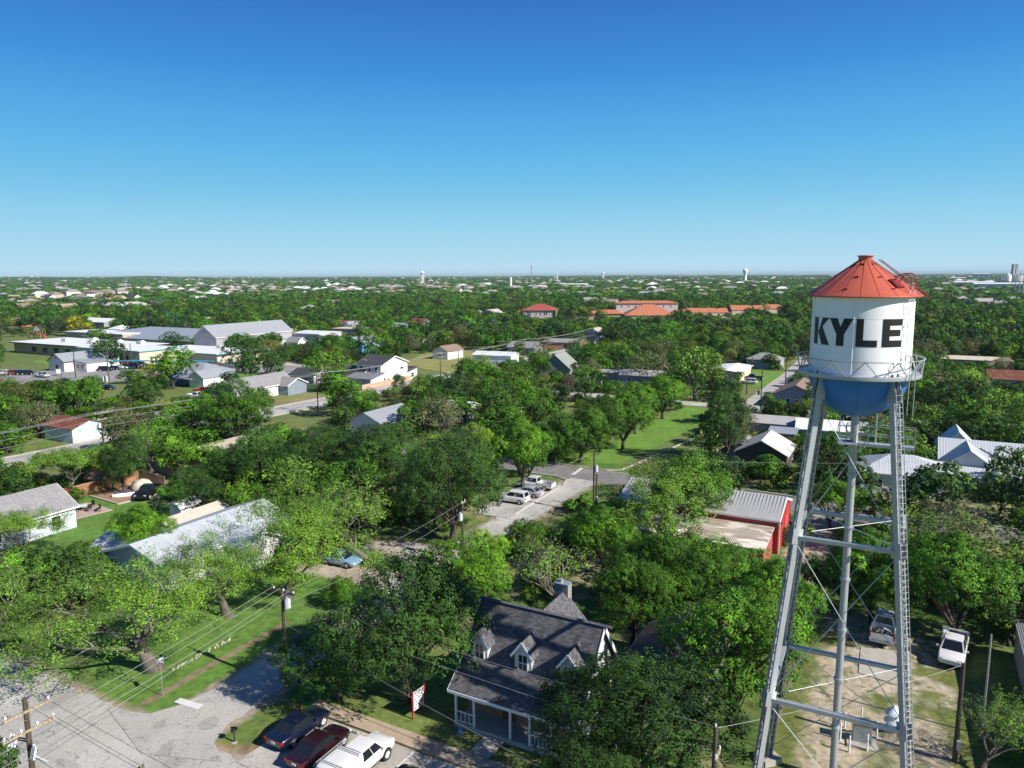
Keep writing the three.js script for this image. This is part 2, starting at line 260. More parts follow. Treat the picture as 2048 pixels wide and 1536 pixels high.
const SCHOOL_LOT = [[-262, 105], [-262, 150], [-238, 162], [-232, 188], [-196, 192], [-150, 188], [-150, 178], [-200, 172], [-215, 150], [-222, 105]];
const MEADOW = [[1100, 926], [1160, 906], [1255, 872], [1290, 850], [1350, 822], [1375, 812], [1410, 815], [1425, 835], [1332, 884], [1240, 928]].map(([x, y]) => AB(x, y));
const roadDist = (a, b) => { let d = 1e9; for (const k in ROADS) d = Math.min(d, lineDist(a, b, ROADS[k].line) - ROADS[k].w / 2); return d; };
const mixc = (p, q, t) => [lerp(p[0], q[0], t), lerp(p[1], q[1], t), lerp(p[2], q[2], t)];
const LUSH = [0.095, 0.205, 0.022], OLIVE = [0.15, 0.2, 0.045], DRY = [0.34, 0.29, 0.15], DIRT = [0.5, 0.395, 0.27], GRAV = [0.4, 0.36, 0.3], LITTER = [0.12, 0.1, 0.06];
const LAWNS = [[[-53, 30.4], [-46, 30.4], [-46, 62], [-56, 62], [-70, 40]], [[-104, 44], [-93, 44], [-80, 62], [-92, 66], [-104, 62]], [[-36, 38.5], [-24, 38.5], [-24, 48], [-36, 48]], MEADOW];
function groundColour(a, b) {
  const x = gx(a, b), z = gz(a, b), n1 = wf(x, z, 7), n2 = wf(x + 50, z, 1.6), n3 = wnoise(x, z, 0.35), far = sstep(150, 500, b);
  let c = mixc(LUSH, OLIVE, sstep(0.35, 0.7, n1 + 0.25 * (n2 - 0.5)));
  c = mixc(c, DRY, 0.75 * sstep(0.56, 0.78, wf(x - 9, z + 4, 11) + 0.4 * (n2 - 0.5)));
  let lawn = 0; for (const L of LAWNS) if (inPoly(a, b, L)) lawn = 1;
  if (lawn) c = mixc(c, [0.125, 0.27, 0.028], 0.8);
  const isl = inPoly(a, b, [[-42.5, 30.2], [-42, 37.5], [-36.4, 37.5], [-36.4, 30.2]]);
  if (isl) c = mixc(mixc(OLIVE, [0.14, 0.25, 0.035], n1), [0.34, 0.22, 0.11], 0.8 * sstep(0.4, 0.62, wf(x, z, 2.6)) * sstep(3.6, 1.5, Math.hypot(a + 39.3, b - 31.8)));
  if (inPoly(a, b, [[-36, 37.6], [-24, 37.6], [-24, 46], [-36, 46]])) c = mixc(c, [0.2, 0.24, 0.06], 0.7);
  // the gravelled yard under the tower
  if (b > 30 && b < 80) {
    const e = Math.min(sstep(-8.8, -6, a + 1.4 * (n2 - 0.5)), sstep(7.6, 4, a + 2 * (n1 - 0.5))) * sstep(75, 70, b + 3 * (n1 - 0.5));
    const g = sstep(0.5, 0.72, wf(x + 3, z - 8, 3.2) + 0.35 * (n2 - 0.5) + 0.1 * sstep(3, 6, a));
    const strip = sstep(-5.6, -4.2, a + (n2 - 0.5)), path = sstep(3.4, 0.8, Math.abs(a + 3.2 + (b - 55) * 0.04 + 1.6 * (n1 - 0.5))) * sstep(66, 60, b);
    const bare = clamp(Math.max(1 - g, path) * strip);
    const tuft = sstep(0.6, 0.7, wf(x + 5, z + 60, 0.55) + 0.25 * (n1 - 0.5)), peb = 0.8 + 0.4 * wnoise(x, z, 0.16); if (e > 0) c = mixc(mixc(c, mixc([0.13, 0.2, 0.03], [0.2, 0.2, 0.06], n2), e), mixc([0.55, 0.44, 0.31], [0.66, 0.57, 0.45], n1), e * bare * (0.75 + 0.25 * n2) * (1 - 0.75 * tuft)).map((q) => q * (e > 0.5 ? peb : 1));
  }
  // strip of dug soil beside the side street, worn verge along every road
  const soil = Math.abs(a + 49.4 - (b - 33) * 0.0 - 0.7 * (n1 - 0.5)); if (b > 31.5 && b < 47) c = mixc(c, [0.3, 0.22, 0.14], sstep(0.55, 0.15, soil) * sstep(0.25, 0.5, n2 + n3 * 0.3));
  const rd = roadDist(a, b); if (rd < 2.2) c = mixc(c, mixc(GRAV, DIRT, n1), sstep(1.1, 0.1, rd + 1.2 * (n2 - 0.5) + 0.7 * (n1 - 0.5)) * (b < 50 ? 1 : 0.7));
  // gravel drives
  const dr = Math.min(segDist(a, b, [-45.5, 66], [-54, 66.5]) - 1.6, segDist(a, b, [-45, 59], [-58, 58]) - 1.7, segDist(a, b, [-96, 72], [-106, 70.5]) - 1.4, segDist(a, b, [-9, 80], [-8.6, 102]) - 2.0); if (dr < 1.5) c = mixc(c, mixc([0.55, 0.45, 0.33], GRAV, n1), sstep(0.8, -0.2, dr + (n2 - 0.5)));
  const wd = sstep(0.68, 0.8, wf(x * 1.3 + 70, z + 20, 0.9)); if (!lawn || n1 > 0.5) c = mixc(c, [0.05, 0.11, 0.016], 0.55 * wd * (c[1] > c[0] ? 1 : 0.3)); const f = 0.86 + 0.42 * (n3 - 0.5) + 0.34 * (n2 - 0.5);
  return [c[0] * f, c[1] * f, c[2] * f];
}
const hillHeight = (x, z) => { const d = Math.hypot(x, z), az = Math.atan2(x, -z) / D2R; const e = sstep(2600, 6500, d); return e * (26 * sstep(-14, -27, az) + 10 * Math.exp(-(((az + 12) / 7) ** 2)) + 7 * Math.exp(-(((az - 6) / 9) ** 2)) + 6 * Math.sin(az * 0.9) * Math.sin(d / 900)); };
{ // one sheet out to the horizon: rings of growing size round the survey point
  const NR = 130, NA = 240, pos = [], col = [], uv = [], idx = [];
  for (let i = 0; i <= NR; i++) { const r = i === 0 ? 0 : 6 * Math.pow(10500 / 6, (i - 1) / (NR - 1)); for (let k = 0; k <= NA; k++) { const t = k / NA * 2 * Math.PI, x = Math.sin(t) * r, z = -Math.cos(t) * r - 90;
    pos.push(x, hillHeight(x, z), z); uv.push(x, z); const n = wf(x, z, Math.max(9, r / 14)); let c = mixc([0.1, 0.18, 0.03], [0.2, 0.22, 0.07], n); c = mixc(c, DRY, 0.7 * sstep(0.6, 0.8, wf(x + 400, z, Math.max(30, r / 9)))); if (r > 700) c = mixc(c, [0.06, 0.1, 0.025], 0.5); col.push(...c); } }
  for (let i = 0; i < NR; i++) for (let k = 0; k < NA; k++) { const a = i * (NA + 1) + k, b = a + 1, c = a + NA + 1, d = c + 1; idx.push(a, b, d, a, d, c); }
  const g = new THREE.BufferGeometry(); g.setAttribute('position', new THREE.Float32BufferAttribute(pos, 3)); g.setAttribute('uv', new THREE.Float32BufferAttribute(uv, 2)); g.setAttribute('color', new THREE.Float32BufferAttribute(col, 3)); g.setIndex(idx); g.computeVertexNormals();
  lone('ground', g, M('ground', [1, 1, 1], { o: { vertexColors: true, map: T.grassFine, roughness: 1 } }), 'green level ground of the town reaching out to the horizon', null, null, 'structure');
  // the near blocks, as finely mottled turf and soil 4 cm above
  const A0 = -112, A1 = 16, B0 = 20, B1 = 148, N = 1536, da = (A1 - A0) / N, db = (B1 - B0) / N;
  const near = tex(N, N, (u, v, i, j) => groundColour(A0 + (i + 0.5) * da, B0 + (j + 0.5) * db)); near.wrapS = near.wrapT = THREE.ClampToEdgeWrapping;
  const s = new B(), P = (a, b) => V(gx(a, b), 0.04, gz(a, b)); const gg = new THREE.BufferGeometry(), S = 32, pp = [], uu = [], ii = [];
  for (let j = 0; j <= S; j++) for (let i = 0; i <= S; i++) { const q = P(lerp(A0, A1, i / S), lerp(B0, B1, j / S)); pp.push(q.x, q.y, q.z); uu.push(i / S, j / S); }
  for (let j = 0; j < S; j++) for (let i = 0; i < S; i++) { const a = j * (S + 1) + i; ii.push(a, a + 1, a + S + 2, a, a + S + 2, a + S + 1); }
  gg.setAttribute('position', new THREE.Float32BufferAttribute(pp, 3)); gg.setAttribute('uv', new THREE.Float32BufferAttribute(uu, 2)); gg.setIndex(ii); gg.computeVertexNormals();
  const bump = tex(256, 256, (u, v) => 0.6 * NZ[5](u, v) + 0.4 * NZ[4](u, v), null, { linear: true }); bump.repeat.set(90, 90);
  lone('turf', gg, M('turf', [1, 1, 1], { o: { map: near, bumpMap: bump, bumpScale: 0.05, roughness: 1 } }), 'grass, bare soil and gravel of the nearest town blocks', null, null, 'structure');
}
// a ribbon of road along a centre line, with slightly ragged edges
function ribbon(line, w, y, ragged, off = 0, seed = 1) {
  const pts = [], r = rngOf(seed); for (let i = 0; i + 1 < line.length; i++) { const p = line[i], q = line[i + 1], L = Math.hypot(q[0] - p[0], q[1] - p[1]), n = Math.max(1, Math.ceil(L / (ragged ? 0.7 : 4))); for (let k = 0; k < n; k++) pts.push([lerp(p[0], q[0], k / n), lerp(p[1], q[1], k / n)]); } pts.push(line[line.length - 1]);
  const b = new B(), L = [], R = []; pts.forEach((p, i) => { const A = pts[Math.max(i - 2, 0)], Q = pts[Math.min(i + 2, pts.length - 1)], d = Math.hypot(Q[0] - A[0], Q[1] - A[1]), nx = -(Q[1] - A[1]) / d, ny = (Q[0] - A[0]) / d; const e = () => ragged ? ragged * (wf(p[0] * 3 + seed * 17, p[1] * 3, 2.2) - 0.5 + 0.25 * (r() - 0.5)) : 0; const l = off + w / 2 + e(), q = off - w / 2 + e(); L.push([p[0] + nx * l, p[1] + ny * l]); R.push([p[0] + nx * q, p[1] + ny * q]); });
  const Pt = (q) => V(gx(q[0], q[1]), y, gz(q[0], q[1])), U = (q) => [q[0], q[1]];
  for (let i = 0; i + 1 < pts.length; i++) { b.tri(Pt(L[i]), Pt(R[i]), Pt(R[i + 1]), U(L[i]), U(R[i]), U(R[i + 1])); b.tri(Pt(L[i]), Pt(R[i + 1]), Pt(L[i + 1]), U(L[i]), U(R[i + 1]), U(L[i + 1])); }
  const g = b.geo(); for (let i = 0; i < g.attributes.normal.count; i++) g.attributes.normal.setXYZ(i, 0, 1, 0); return g;
}
const flat = (poly, y0, y1) => { const b = new B(); b.prism(poly.map(([a, bb]) => [gx(a, bb), gz(a, bb)]), y0, y1); return b; };
const RL = { near_street: 'wide pale worn street in front at the lower left', side_street: 'narrow street running away past the pecan tree and parked pickups', right_street: 'pale concrete street left of the tank beyond the meadow', cross_street: 'dark asphalt cross street behind the red metal building', main_road: 'curved main road with pale kerbs left of the white two-storey house', second_cross_street: 'narrow lane crossing beyond the bright green meadow', far_street: 'street beside the school car park' };
let ry = 0.06; for (const k in ROADS) { const R = ROADS[k]; lone(k, ribbon(R.line, R.w, (ry += 0.006), k === 'near_street' || k === 'side_street' ? 0.9 : 0.25, 0, ry * 1000 | 0), R.mat, RL[k], 'street', null, 'structure'); }
// the rounded corners where the side street meets the near street
lone('street_corner', flat([[-51, 30.2], [-47.6, 31.2], [-46.6, 33], [-46, 36], [-41.8, 36.4], [-41.4, 33], [-40.6, 31.2], [-38.4, 30], [-44, 28]], 0.1, 0.104), MT.asphalt, 'flared mouth of the side street at the corner', 'street', null, 'structure');
lone('parking_apron', flat(PARKING, 0.1, 0.108), M('parking_concrete', [0.46, 0.44, 0.41], { o: { map: T.asphalt } }), 'pale parking bays where the cars stand nose in', 'parking lot', null, 'structure');
lone('parking_bay', flat(BAY, 0.1, 0.106), MT.asphalt, 'kerbside parking strip under the two pickups and the silver sedan', 'parking lot', null, 'structure');
lone('driveway', flat([[-46.6, 62], [-45.8, 69.8], [-47.8, 69.4], [-53, 68.6], [-50.5, 66.5], [-49.6, 63.4]], 0.07, 0.1), MT.concrete, 'pale concrete driveway beside the green wheelie bin', 'driveway', null, 'structure');
lone('school_car_park', flat(SCHOOL_LOT, 0.03, 0.05), M('lot_asphalt', [0.33, 0.325, 0.32], { o: { map: T.asphalt } }), 'grey car park beside the small white gabled building', 'parking lot', null, 'structure');
// painted marks
function mark(line, w, label, y = 0.125) { lone('road_marking', ribbon(line, w, y, 0), MT.paint, label, 'road marking', null, 'structure'); }
mark([[-47.3, 33.35], [-44.9, 33.55]], 0.62, 'white stop bar across the mouth of the side street');
mark([[-34.25, 32.3], [-34.15, 36.8]], 0.12, 'white bay line left of the maroon sedan');
mark([[-32.05, 31.9], [-31.95, 36.8]], 0.12, 'white bay line between the maroon sedan and the white utility truck');
mark([[-27.8, 33], [-27.7, 36.8]], 0.12, 'white bay line right of the white utility truck');
mark([[-51.2, 24.4], [-48.6, 24.5]], 0.14, 'short white lane mark beside the nearest utility pole');
mark([[-45.2, 84], [-45.2, 98]], 0.34, 'long white edge line of the kerbside parking strip');
mark([[-46.6, 110.1], [-46.3, 105.6]], 0.55, 'white stop bar on the dark cross street');
mark([[-190, 165], [-184, 160]], 0.3, 'white line in the small lot beside the black car');
// kerbs
function kerb(line, off, w, label) { const b = new B(); for (let i = 0; i + 1 < line.length; i++) { const p = line[i], q = line[i + 1], d = Math.hypot(q[0] - p[0], q[1] - p[1]), nx = -(q[1] - p[1]) / d * off, ny = (q[0] - p[0]) / d * off; b.bar(V(gx(p[0] + nx, p[1] + ny), 0.1, gz(p[0] + nx, p[1] + ny)), V(gx(q[0] + nx, q[1] + ny), 0.1, gz(q[0] + nx, q[1] + ny)), w, 0.22); } lone('kerb', b, MT.concrete, label, 'kerb', null, 'structure'); }
kerb(ROADS.main_road.line.slice(1), 4.3, 0.5, 'pale kerb on the far side of the main road'); kerb(ROADS.main_road.line.slice(1), -4.3, 0.5, 'pale kerb on the near side of the main road');
kerb([[-60, 111], [-48, 110.6], [-42.5, 110.7], [-40.4, 112], [-39.6, 116], [-38.2, 126], [-36, 140]], 0, 0.3, 'kerb round the corner of the bright green meadow');
kerb([[-58, 103.6], [-48.4, 103.5], [-46, 102.4], [-45.2, 99.4]], 0, 0.3, 'kerb round the small grass corner behind the white pickup');
kerb([[-20, 109.8], [0, 108.4], [30, 106.4]], 0, 0.3, 'kerb along the cross street behind the red building');
lone('footpath', ribbon([[-141.5, 60], [-141, 90], [-138.5, 115], [-135.5, 150], [-133.5, 180], [-132.5, 215]], 1.4, 0.1, 0), MT.concrete, 'pale footpath beyond the main road', 'footpath', null, 'structure');
// pavement slabs by the parked cars, each a piece of the footway
{ const sw = tag(new THREE.Group(), 'tan concrete pavement of large slabs between the parked cars and the lawn', 'pavement', null, 'structure'); sw.name = numbered('pavement'); scene.add(sw); const r = rngOf(9);
  for (let k = 0; k < 20; k++) { const a = -37 + k * 1.5; const bx = new B(); bx.box(0, 0, 0, 1.48, 0.12, 1.38); const m = part(sw, 'slab', bx, MT.sidewalk); m.position.set(gx(a, 37.75), 0.12 + (r() - 0.5) * 0.012, gz(a, 37.75)); m.rotation.y = TH + (r() - 0.5) * 0.004; } 
  for (let k = 0; k < 6; k++) { const b = 39.2 + k * 1.42; const bx = new B(); bx.box(0, 0, 0, 1.5, 0.12, 1.4); const m = part(sw, 'slab', bx, MT.concrete); m.position.set(gx(-23.6, b), 0.11, gz(-23.6, b)); m.rotation.y = TH; } }
// wheel stops
for (const [a, l] of [[-33.2, 'concrete wheel stop in front of the maroon sedan'], [-30.9, 'reddish wheel stop in front of the white utility truck']]) { const b = new B(); b.box(0, 0.09, 0, 1.7, 0.13, 0.2); const o = lone('wheel_stop', b, a < -32 ? MT.concrete : M('pinkish_concrete', [0.5, 0.3, 0.24], {}), l, 'wheel stop'); o.position.set(gx(a, 36.55), 0.11, gz(a, 36.55)); o.rotation.y = TH + 0.02; }
lone('concrete_slab', flat([[-1.9, 61.8], [-2, 66.4], [1.2, 67.2], [1.1, 61.2]], 0.02, 0.1), MT.concrete, 'square concrete slab behind the white pickup in the tower yard', 'slab', null, 'structure');
lone('meadow', flat(MEADOW, 0.045, 0.052), MT.lawn, 'bright green mown strip running away beyond the cross street', 'lawn', null, 'structure');
lone('dry_field', flat([[-123, 195], [-121, 250], [-160, 262], [-168, 240], [-150, 205]].map(([a, b]) => [a - 8, b + 6]), 0.03, 0.05), MT.dryLawn, 'dry yellow-green field behind the white two-storey house', 'field', null, 'structure');
for (const [p, m, l] of [[[[-260, 150], [-232, 190], [-290, 215], [-300, 160]], MT.lawn, 'lawn left of the school buildings'], [[[-214, 152], [-200, 170], [-152, 177], [-150, 150], [-180, 140]], MT.lawn, 'lawn between the school car park and the metal-roofed house'], [[[-62, 226], [-60, 262], [-30, 250], [-36, 216]], MT.lawn, 'lawn in front of the white flat-roofed bungalow'], [[[-130, 262], [-112, 285], [-85, 285], [-95, 250]], MT.lawn, 'lawn in front of the pink brick bungalow'], [[[-190, 430], [-150, 480], [-60, 520], [-60, 420]], MT.lawn, 'pale green field before the orange-roofed buildings'], [[[-122, 300], [-100, 330], [-60, 330], [-80, 290]], MT.lawn, 'small far paddock beside the trees']]) lone('lawn', flat(p, 0.03, 0.055), m, l, 'lawn', null, 'structure');
// ---------------------------------------------------------------- the water tower
const steel = M('silver_tower_paint', [0.5, 0.53, 0.56], { o: { roughness: 0.38, metalness: 0.35, map: T.weather } });
const tankWhite = M('tank_white_paint', [0.84, 0.84, 0.84], { o: { roughness: 0.35, map: T.soft } });
const tankBlue = M('tank_blue_paint', [0.013, 0.15, 0.46], { o: { roughness: 0.42 } });
const roofOrange = M('tank_orange_paint', [0.58, 0.125, 0.07], { o: { roughness: 0.5, map: T.weather } });
const roofDark = M('dark_red_paint', [0.2, 0.02, 0.02], { o: { roughness: 0.5 } });
{
  const t = thing('water_tower', 'tall four-legged water tower with white tank, orange cone roof and black lettering', 'water tower', 18.54, 0, -39.0, -0.481);
  const R = 2.47, y0 = 26.78, y1 = 30.86, s = (y) => (8.245 - 0.182 * y) / 2, corners = [[-1, 1], [1, 1], [1, -1], [-1, -1]];
  const C = (i, y) => V(corners[i % 4][0] * s(y), y, corners[i % 4][1] * s(y));
  const ytop = 26.55, L3 = 8.85, L2 = 18.03;
  corners.forEach(([cx, cz], i) => {
    const r = V(cx, 0, cz).normalize(), tg = V(-cz, 0, cx).normalize(), P = (y, e, f) => C(i, y).addScaledVector(r, e).addScaledVector(tg, f);
    const pad = new B(); pad.box(cx * s(0), 0.2, cz * s(0), 1.3, 0.5, 1.3, Math.PI / 4); part(t, 'footing', pad, MT.concrete);
    const leg = part(t, 'leg', (() => { const b = new B(); for (const e of [-1, 1]) { b.bar(P(0.4, 0, e * 0.185), P(ytop, 0, e * 0.165), 0.03, 0.33, r); for (const g of [-1, 1]) b.bar(P(0.4, g * 0.155, e * 0.145), P(ytop, g * 0.155, e * 0.125), 0.08, 0.02, r); } b.box(cx * s(0), 0.45, cz * s(0), 0.7, 0.06, 0.7, Math.PI / 4);
      for (const e of [-1, 1]) { b.bar(P(ytop - 1.1, 0, e * 0.18), P(ytop + 0.35, -0.1, e * 0.18), 0.03, 0.6, r); } return b; })(), steel);
    const lac = new B(); const N = 54; for (let k = 0; k < N; k++) for (const g of [-1, 1]) { const a = 0.5 + (ytop - 1.4) * k / N, b = 0.5 + (ytop - 1.4) * (k + 1) / N, q = k % 2 ? 1 : -1; lac.bar(P(a, g * 0.172, q * 0.16), P(b, g * 0.172, -q * 0.16), 0.05, 0.012, r); }
    part(leg, 'lacing', lac, steel);
    for (const y of [L3, L2]) { const g = new B(); for (const e of [-1, 1]) g.bar(P(y - 0.42, 0, e * 0.2), P(y + 0.42, 0, e * 0.2), 0.025, 0.62, r); part(leg, 'gusset', g, steel); }
  });
  for (const y of [L3, L2]) for (let i = 0; i < 4; i++) { const A = C(i, y), Bq = C(i + 1, y), d = V().subVectors(Bq, A).normalize(); const b = new B(); const a = A.clone().addScaledVector(d, 0.22), e = Bq.clone().addScaledVector(d, -0.22); b.bar(a, e, 0.26, 0.045, V(0, 1, 0)); for (const q of [-1, 1]) { const o = V().crossVectors(d, V(0, 1, 0)).multiplyScalar(0.12 * q); b.bar(a.clone().add(o).setY(y - 0.09), e.clone().add(o).setY(y - 0.09), 0.03, 0.2, V(0, 1, 0)); } part(t, 'strut', b, steel); }
  const levels = [[0.8, L3], [L3, L2], [L2, ytop - 0.9]];
  for (const [a, b] of levels) for (let i = 0; i < 4; i++) for (const f of [0, 1]) { const q = new B(); const p0 = C(i + f, a + 0.25), p1 = C(i + 1 - f, b - 0.25), o = V().addVectors(C(i, 0), C(i + 1, 0)).setY(0).normalize().multiplyScalar(f ? 0.05 : -0.01); q.tube([p0.add(o), p1.add(o)], 0.022, 6); part(t, 'tie_rod', q, steel); }
  for (const y of [L3 + 0.1, L2 + 0.1]) for (let i = 0; i < 4; i++) { const q = new B(), p = C(i, y); q.tube([V(0, y, 0).addScaledVector(p.clone().setY(0).normalize(), 0.2), p], 0.022, 6); part(t, 'stay_rod', q, steel); }
  { const b = new B(); b.cyl(0, 0, 0, 0.2, 0.2, 24.5, 20); part(t, 'riser_pipe', b, steel); for (const y of [3.2, 6.1, 9.1, 12.1, 15.1, 18.1, 21.1]) { const c = new B(); c.cyl(0, y - 0.07, 0, 0.27, 0.27, 0.14, 20); part(t, 'pipe_collar', c, steel); } }
  // bowl: eight gores; shell: three courses of plates; roof: twenty panels
  for (let k = 0; k < 8; k++) { const a = k / 8 * 2 * Math.PI + 0.06, b = a + Math.PI / 4 - 0.006, prof = []; for (let i = 0; i <= 14; i++) { const q = i / 14 * Math.PI / 2; prof.push([Math.max(0.12, (R - 0.02) * Math.sin(q)), y0 - 2.42 * Math.cos(q)]); } const g = new B(); g.lathe(prof, 8, a, b); part(t, 'bowl_plate', g, tankBlue); const e = new B(); e.tube(prof.map(([r, y]) => V((r + 0.004) * Math.sin(a), y, (r + 0.004) * Math.cos(a))), 0.014, 5); part(t, 'bowl_seam', e, tankBlue); }
  { const yy = [y0, 28.27, 29.68, y1]; for (let c = 0; c < 3; c++) for (let k = 0; k < 6; k++) { const a = k / 6 * 2 * Math.PI - 0.10 - c * 0.0, b = a + Math.PI / 3 - 0.004, r = R - c * 0.008; const g = new B(); g.lathe([[r - 0.03, yy[c]], [r, yy[c] + 0.006], [r, yy[c + 1] - 0.006], [r - 0.03, yy[c + 1]]], 16, a, b); part(t, 'shell_plate', g, tankWhite);
      const v = new B(); v.tube([V((r + 0.006) * Math.sin(a - 0.002), yy[c] + 0.02, (r + 0.006) * Math.cos(a - 0.002)), V((r + 0.006) * Math.sin(a - 0.002), yy[c + 1] - 0.02, (r + 0.006) * Math.cos(a - 0.002))], 0.018, 5); part(t, 'weld_seam', v, tankWhite); }
    const liner = new B(); liner.lathe([[R - 0.05, y0], [R - 0.05, y1]], 48); part(t, 'tank_liner', liner, tankWhite); }
  const apex = 32.66, er = R + 0.32, ey = 30.82; for (let k = 0; k < 20; k++) { const a = k / 20 * 2 * Math.PI, b = a + Math.PI / 10 - 0.004; const g = new B(); g.lathe([[er - 0.02, ey - 0.05], [er, ey - 0.02], [er, ey + 0.02], [0.3, apex]], 3, a, b); part(t, 'roof_panel', g, roofOrange); const e = new B(); e.bar(V(er * Math.sin(a), ey + 0.02, er * Math.cos(a)), V(0.3 * Math.sin(a), apex + 0.01, 0.3 * Math.cos(a)), 0.03, 0.025); part(t, 'roof_seam', e, roofOrange); }
  { const g = new B(); g.lathe([[er, ey - 0.04], [R - 0.04, ey - 0.06]].reverse(), 48); part(t, 'eave_soffit', g, roofOrange); const c = new B(); c.cyl(0, apex - 0.08, 0, 0.34, 0.34, 0.26, 20); c.cyl(0, apex + 0.18, 0, 0.42, 0.4, 0.05, 20); part(t, 'roof_cap', c, roofOrange); }
  const roofPt = (phi, f, up = 0) => { const r = lerp(er, 0.3, f); return V(r * Math.sin(phi), lerp(ey, apex, f) + up, r * Math.cos(phi)); };
  for (const [ph, f] of [[-0.16, 0.85], [-0.2, 0.5], [-0.32, 0.17], [0.55, 0.5], [0.66, 0.18], [-1.0, 0.5], [-1.12, 0.15], [0.75, 0.86], [1.2, 0.5], [-0.75, 0.86], [1.8, 0.16], [-1.8, 0.4]]) { const g = new B(), p = roofPt(ph, f, 0.04); g.box(p.x, p.y, p.z, 0.2, 0.1, 0.05, ph); part(t, 'lifting_lug', g, roofDark); }
  // balcony and its railing
  const ro = 2.98; { const g = new B(); g.lathe([[R - 0.02, y0 - 0.06], [ro, y0 - 0.06], [ro, y0 + 0.02], [R - 0.02, y0 + 0.02]], 64); part(t, 'balcony_floor', g, steel); const e = new B(); e.lathe([[ro, y0 - 0.14], [ro + 0.03, y0 - 0.14], [ro + 0.03, y0 + 0.06], [ro, y0 + 0.06]], 64); part(t, 'balcony_edge', e, steel);
    const rr = new B(), ring = []; for (let k = 0; k <= 64; k++) { const q = k / 64 * 2 * Math.PI; ring.push(V((ro + 0.12) * Math.sin(q), y0 + 0.82, (ro + 0.12) * Math.cos(q))); } rr.tube(ring, 0.032, 6, false); part(t, 'handrail', rr, steel);
    for (let k = 0; k < 12; k++) { const q = k / 12 * 2 * Math.PI + 0.13, h = Math.PI / 12; for (const e2 of [-1, 1]) { const b = new B(); b.bar(V((ro + 0.12) * Math.sin(q), y0 + 0.82, (ro + 0.12) * Math.cos(q)), V(ro * Math.sin(q + e2 * h * 0.88), y0 + 0.02, ro * Math.cos(q + e2 * h * 0.88)), 0.05, 0.05); part(t, 'rail_brace', b, steel); } } }
  // lettering: painted characters that follow the shell
  { const fr = 0.0, letter = (quads, phi0, w) => { const b = new B(), h0 = 28.31, H = 1.4; quads.forEach((q, qi) => { const rr = R + 0.008 + qi * 0.0015, N = 7, P = (u, v) => { const x = lerp(lerp(q[0][0], q[1][0], u), lerp(q[3][0], q[2][0], u), v), y = lerp(lerp(q[0][1], q[1][1], u), lerp(q[3][1], q[2][1], u), v), f = phi0 + x * w + fr; return [V(rr * Math.sin(f), h0 + y * H, rr * Math.cos(f)), V(Math.sin(f), 0, Math.cos(f))]; };
      for (let i = 0; i < N; i++) for (let j = 0; j < N; j++) { const [a, na] = P(i / N, j / N), [c, nc] = P((i + 1) / N, j / N), [d, nd] = P((i + 1) / N, (j + 1) / N), [e, ne] = P(i / N, (j + 1) / N); b.tri(a, c, d, 0, 0, 0, na, nc, nd); b.tri(a, d, e, 0, 0, 0, na, nd, ne); } }); part(t, 'lettering', b, MT.black); };
    const d = D2R, K = [[[0, 0], [0.33, 0], [0.33, 1], [0, 1]], [[0.33, 0.34], [0.54, 0.6], [1.02, 1], [0.62, 1]], [[0.63, 0], [1.06, 0], [0.6, 0.72], [0.36, 0.48]]], Y = [[[0.34, 0], [0.66, 0], [0.66, 0.42], [0.34, 0.42]], [[0.34, 0.42], [0.62, 0.42], [0.36, 1], [0, 1]], [[0.38, 0.42], [0.66, 0.42], [1, 1], [0.64, 1]]], Lq = [[[0, 0], [1, 0], [1, 0.24], [0, 0.24]], [[0, 0.24], [0.34, 0.24], [0.34, 1], [0, 1]]], E = [[[0, 0], [0.34, 0], [0.34, 1], [0, 1]], [[0.34, 0], [1, 0], [1, 0.24], [0.34, 0.24]], [[0.34, 0.39], [0.92, 0.39], [0.92, 0.62], [0.34, 0.62]], [[0.34, 0.77], [1, 0.77], [1, 1], [0.34, 1]]];
    letter(K, -62 * d, 26.5 * d); letter(Y, -34.5 * d, 28 * d); letter(Lq, -3 * d, 23 * d); letter(E, 25.5 * d, 25 * d); }
  // ladders: up the right-hand leg, up the tank, over the roof
  const rungs = (b, pa, pb, side, n) => { for (const e of [-1, 1]) b.tube([pa.clone().addScaledVector(side, e * 0.2), pb.clone().addScaledVector(side, e * 0.2)], 0.022, 5); for (let k = 1; k < n; k++) { const p = pa.clone().lerp(pb, k / n); b.tube([p.clone().addScaledVector(side, -0.2), p.clone().addScaledVector(side, 0.2)], 0.012, 4, false); } };
  { const r = V(1, 0, 1).normalize(), tg = V(-1, 0, 1).normalize(), b = new B(); rungs(b, C(1, 0.4).addScaledVector(r, 0.3).addScaledVector(tg, -0.02), C(1, 26.2).addScaledVector(r, 0.3).addScaledVector(tg, -0.02), tg, 86); part(t, 'leg_ladder', b, steel);
    const v = new B(); const q = (h, y) => V((h) * Math.sin(0.93), y, h * Math.cos(0.93)); for (const e of [-1, 1]) { const off = V(Math.cos(0.93), 0, -Math.sin(0.93)).multiplyScalar(e * 0.22); const pts = [q(ro + 0.16, 24.9).add(off), q(ro + 0.16, y0 + 0.9).add(off)]; for (let k = 0; k <= 6; k++) { const w = k / 6 * Math.PI; pts.push(q(ro + 0.01 + 0.15 * Math.cos(w), y0 + 1.0 + 0.15 * Math.sin(w)).add(off)); } pts.push(q(ro - 0.14, y0 + 0.8).add(off)); v.tube(pts, 0.022, 5); } part(t, 'ladder_hoop', v, steel);
    const l = new B(), ph = 1.02, n = V(Math.sin(ph), 0, Math.cos(ph)), sd = V(Math.cos(ph), 0, -Math.sin(ph)); rungs(l, n.clone().multiplyScalar(R + 0.17).setY(y0), n.clone().multiplyScalar(R + 0.17).setY(31.2), sd, 16); part(t, 'tank_ladder', l, tankWhite);
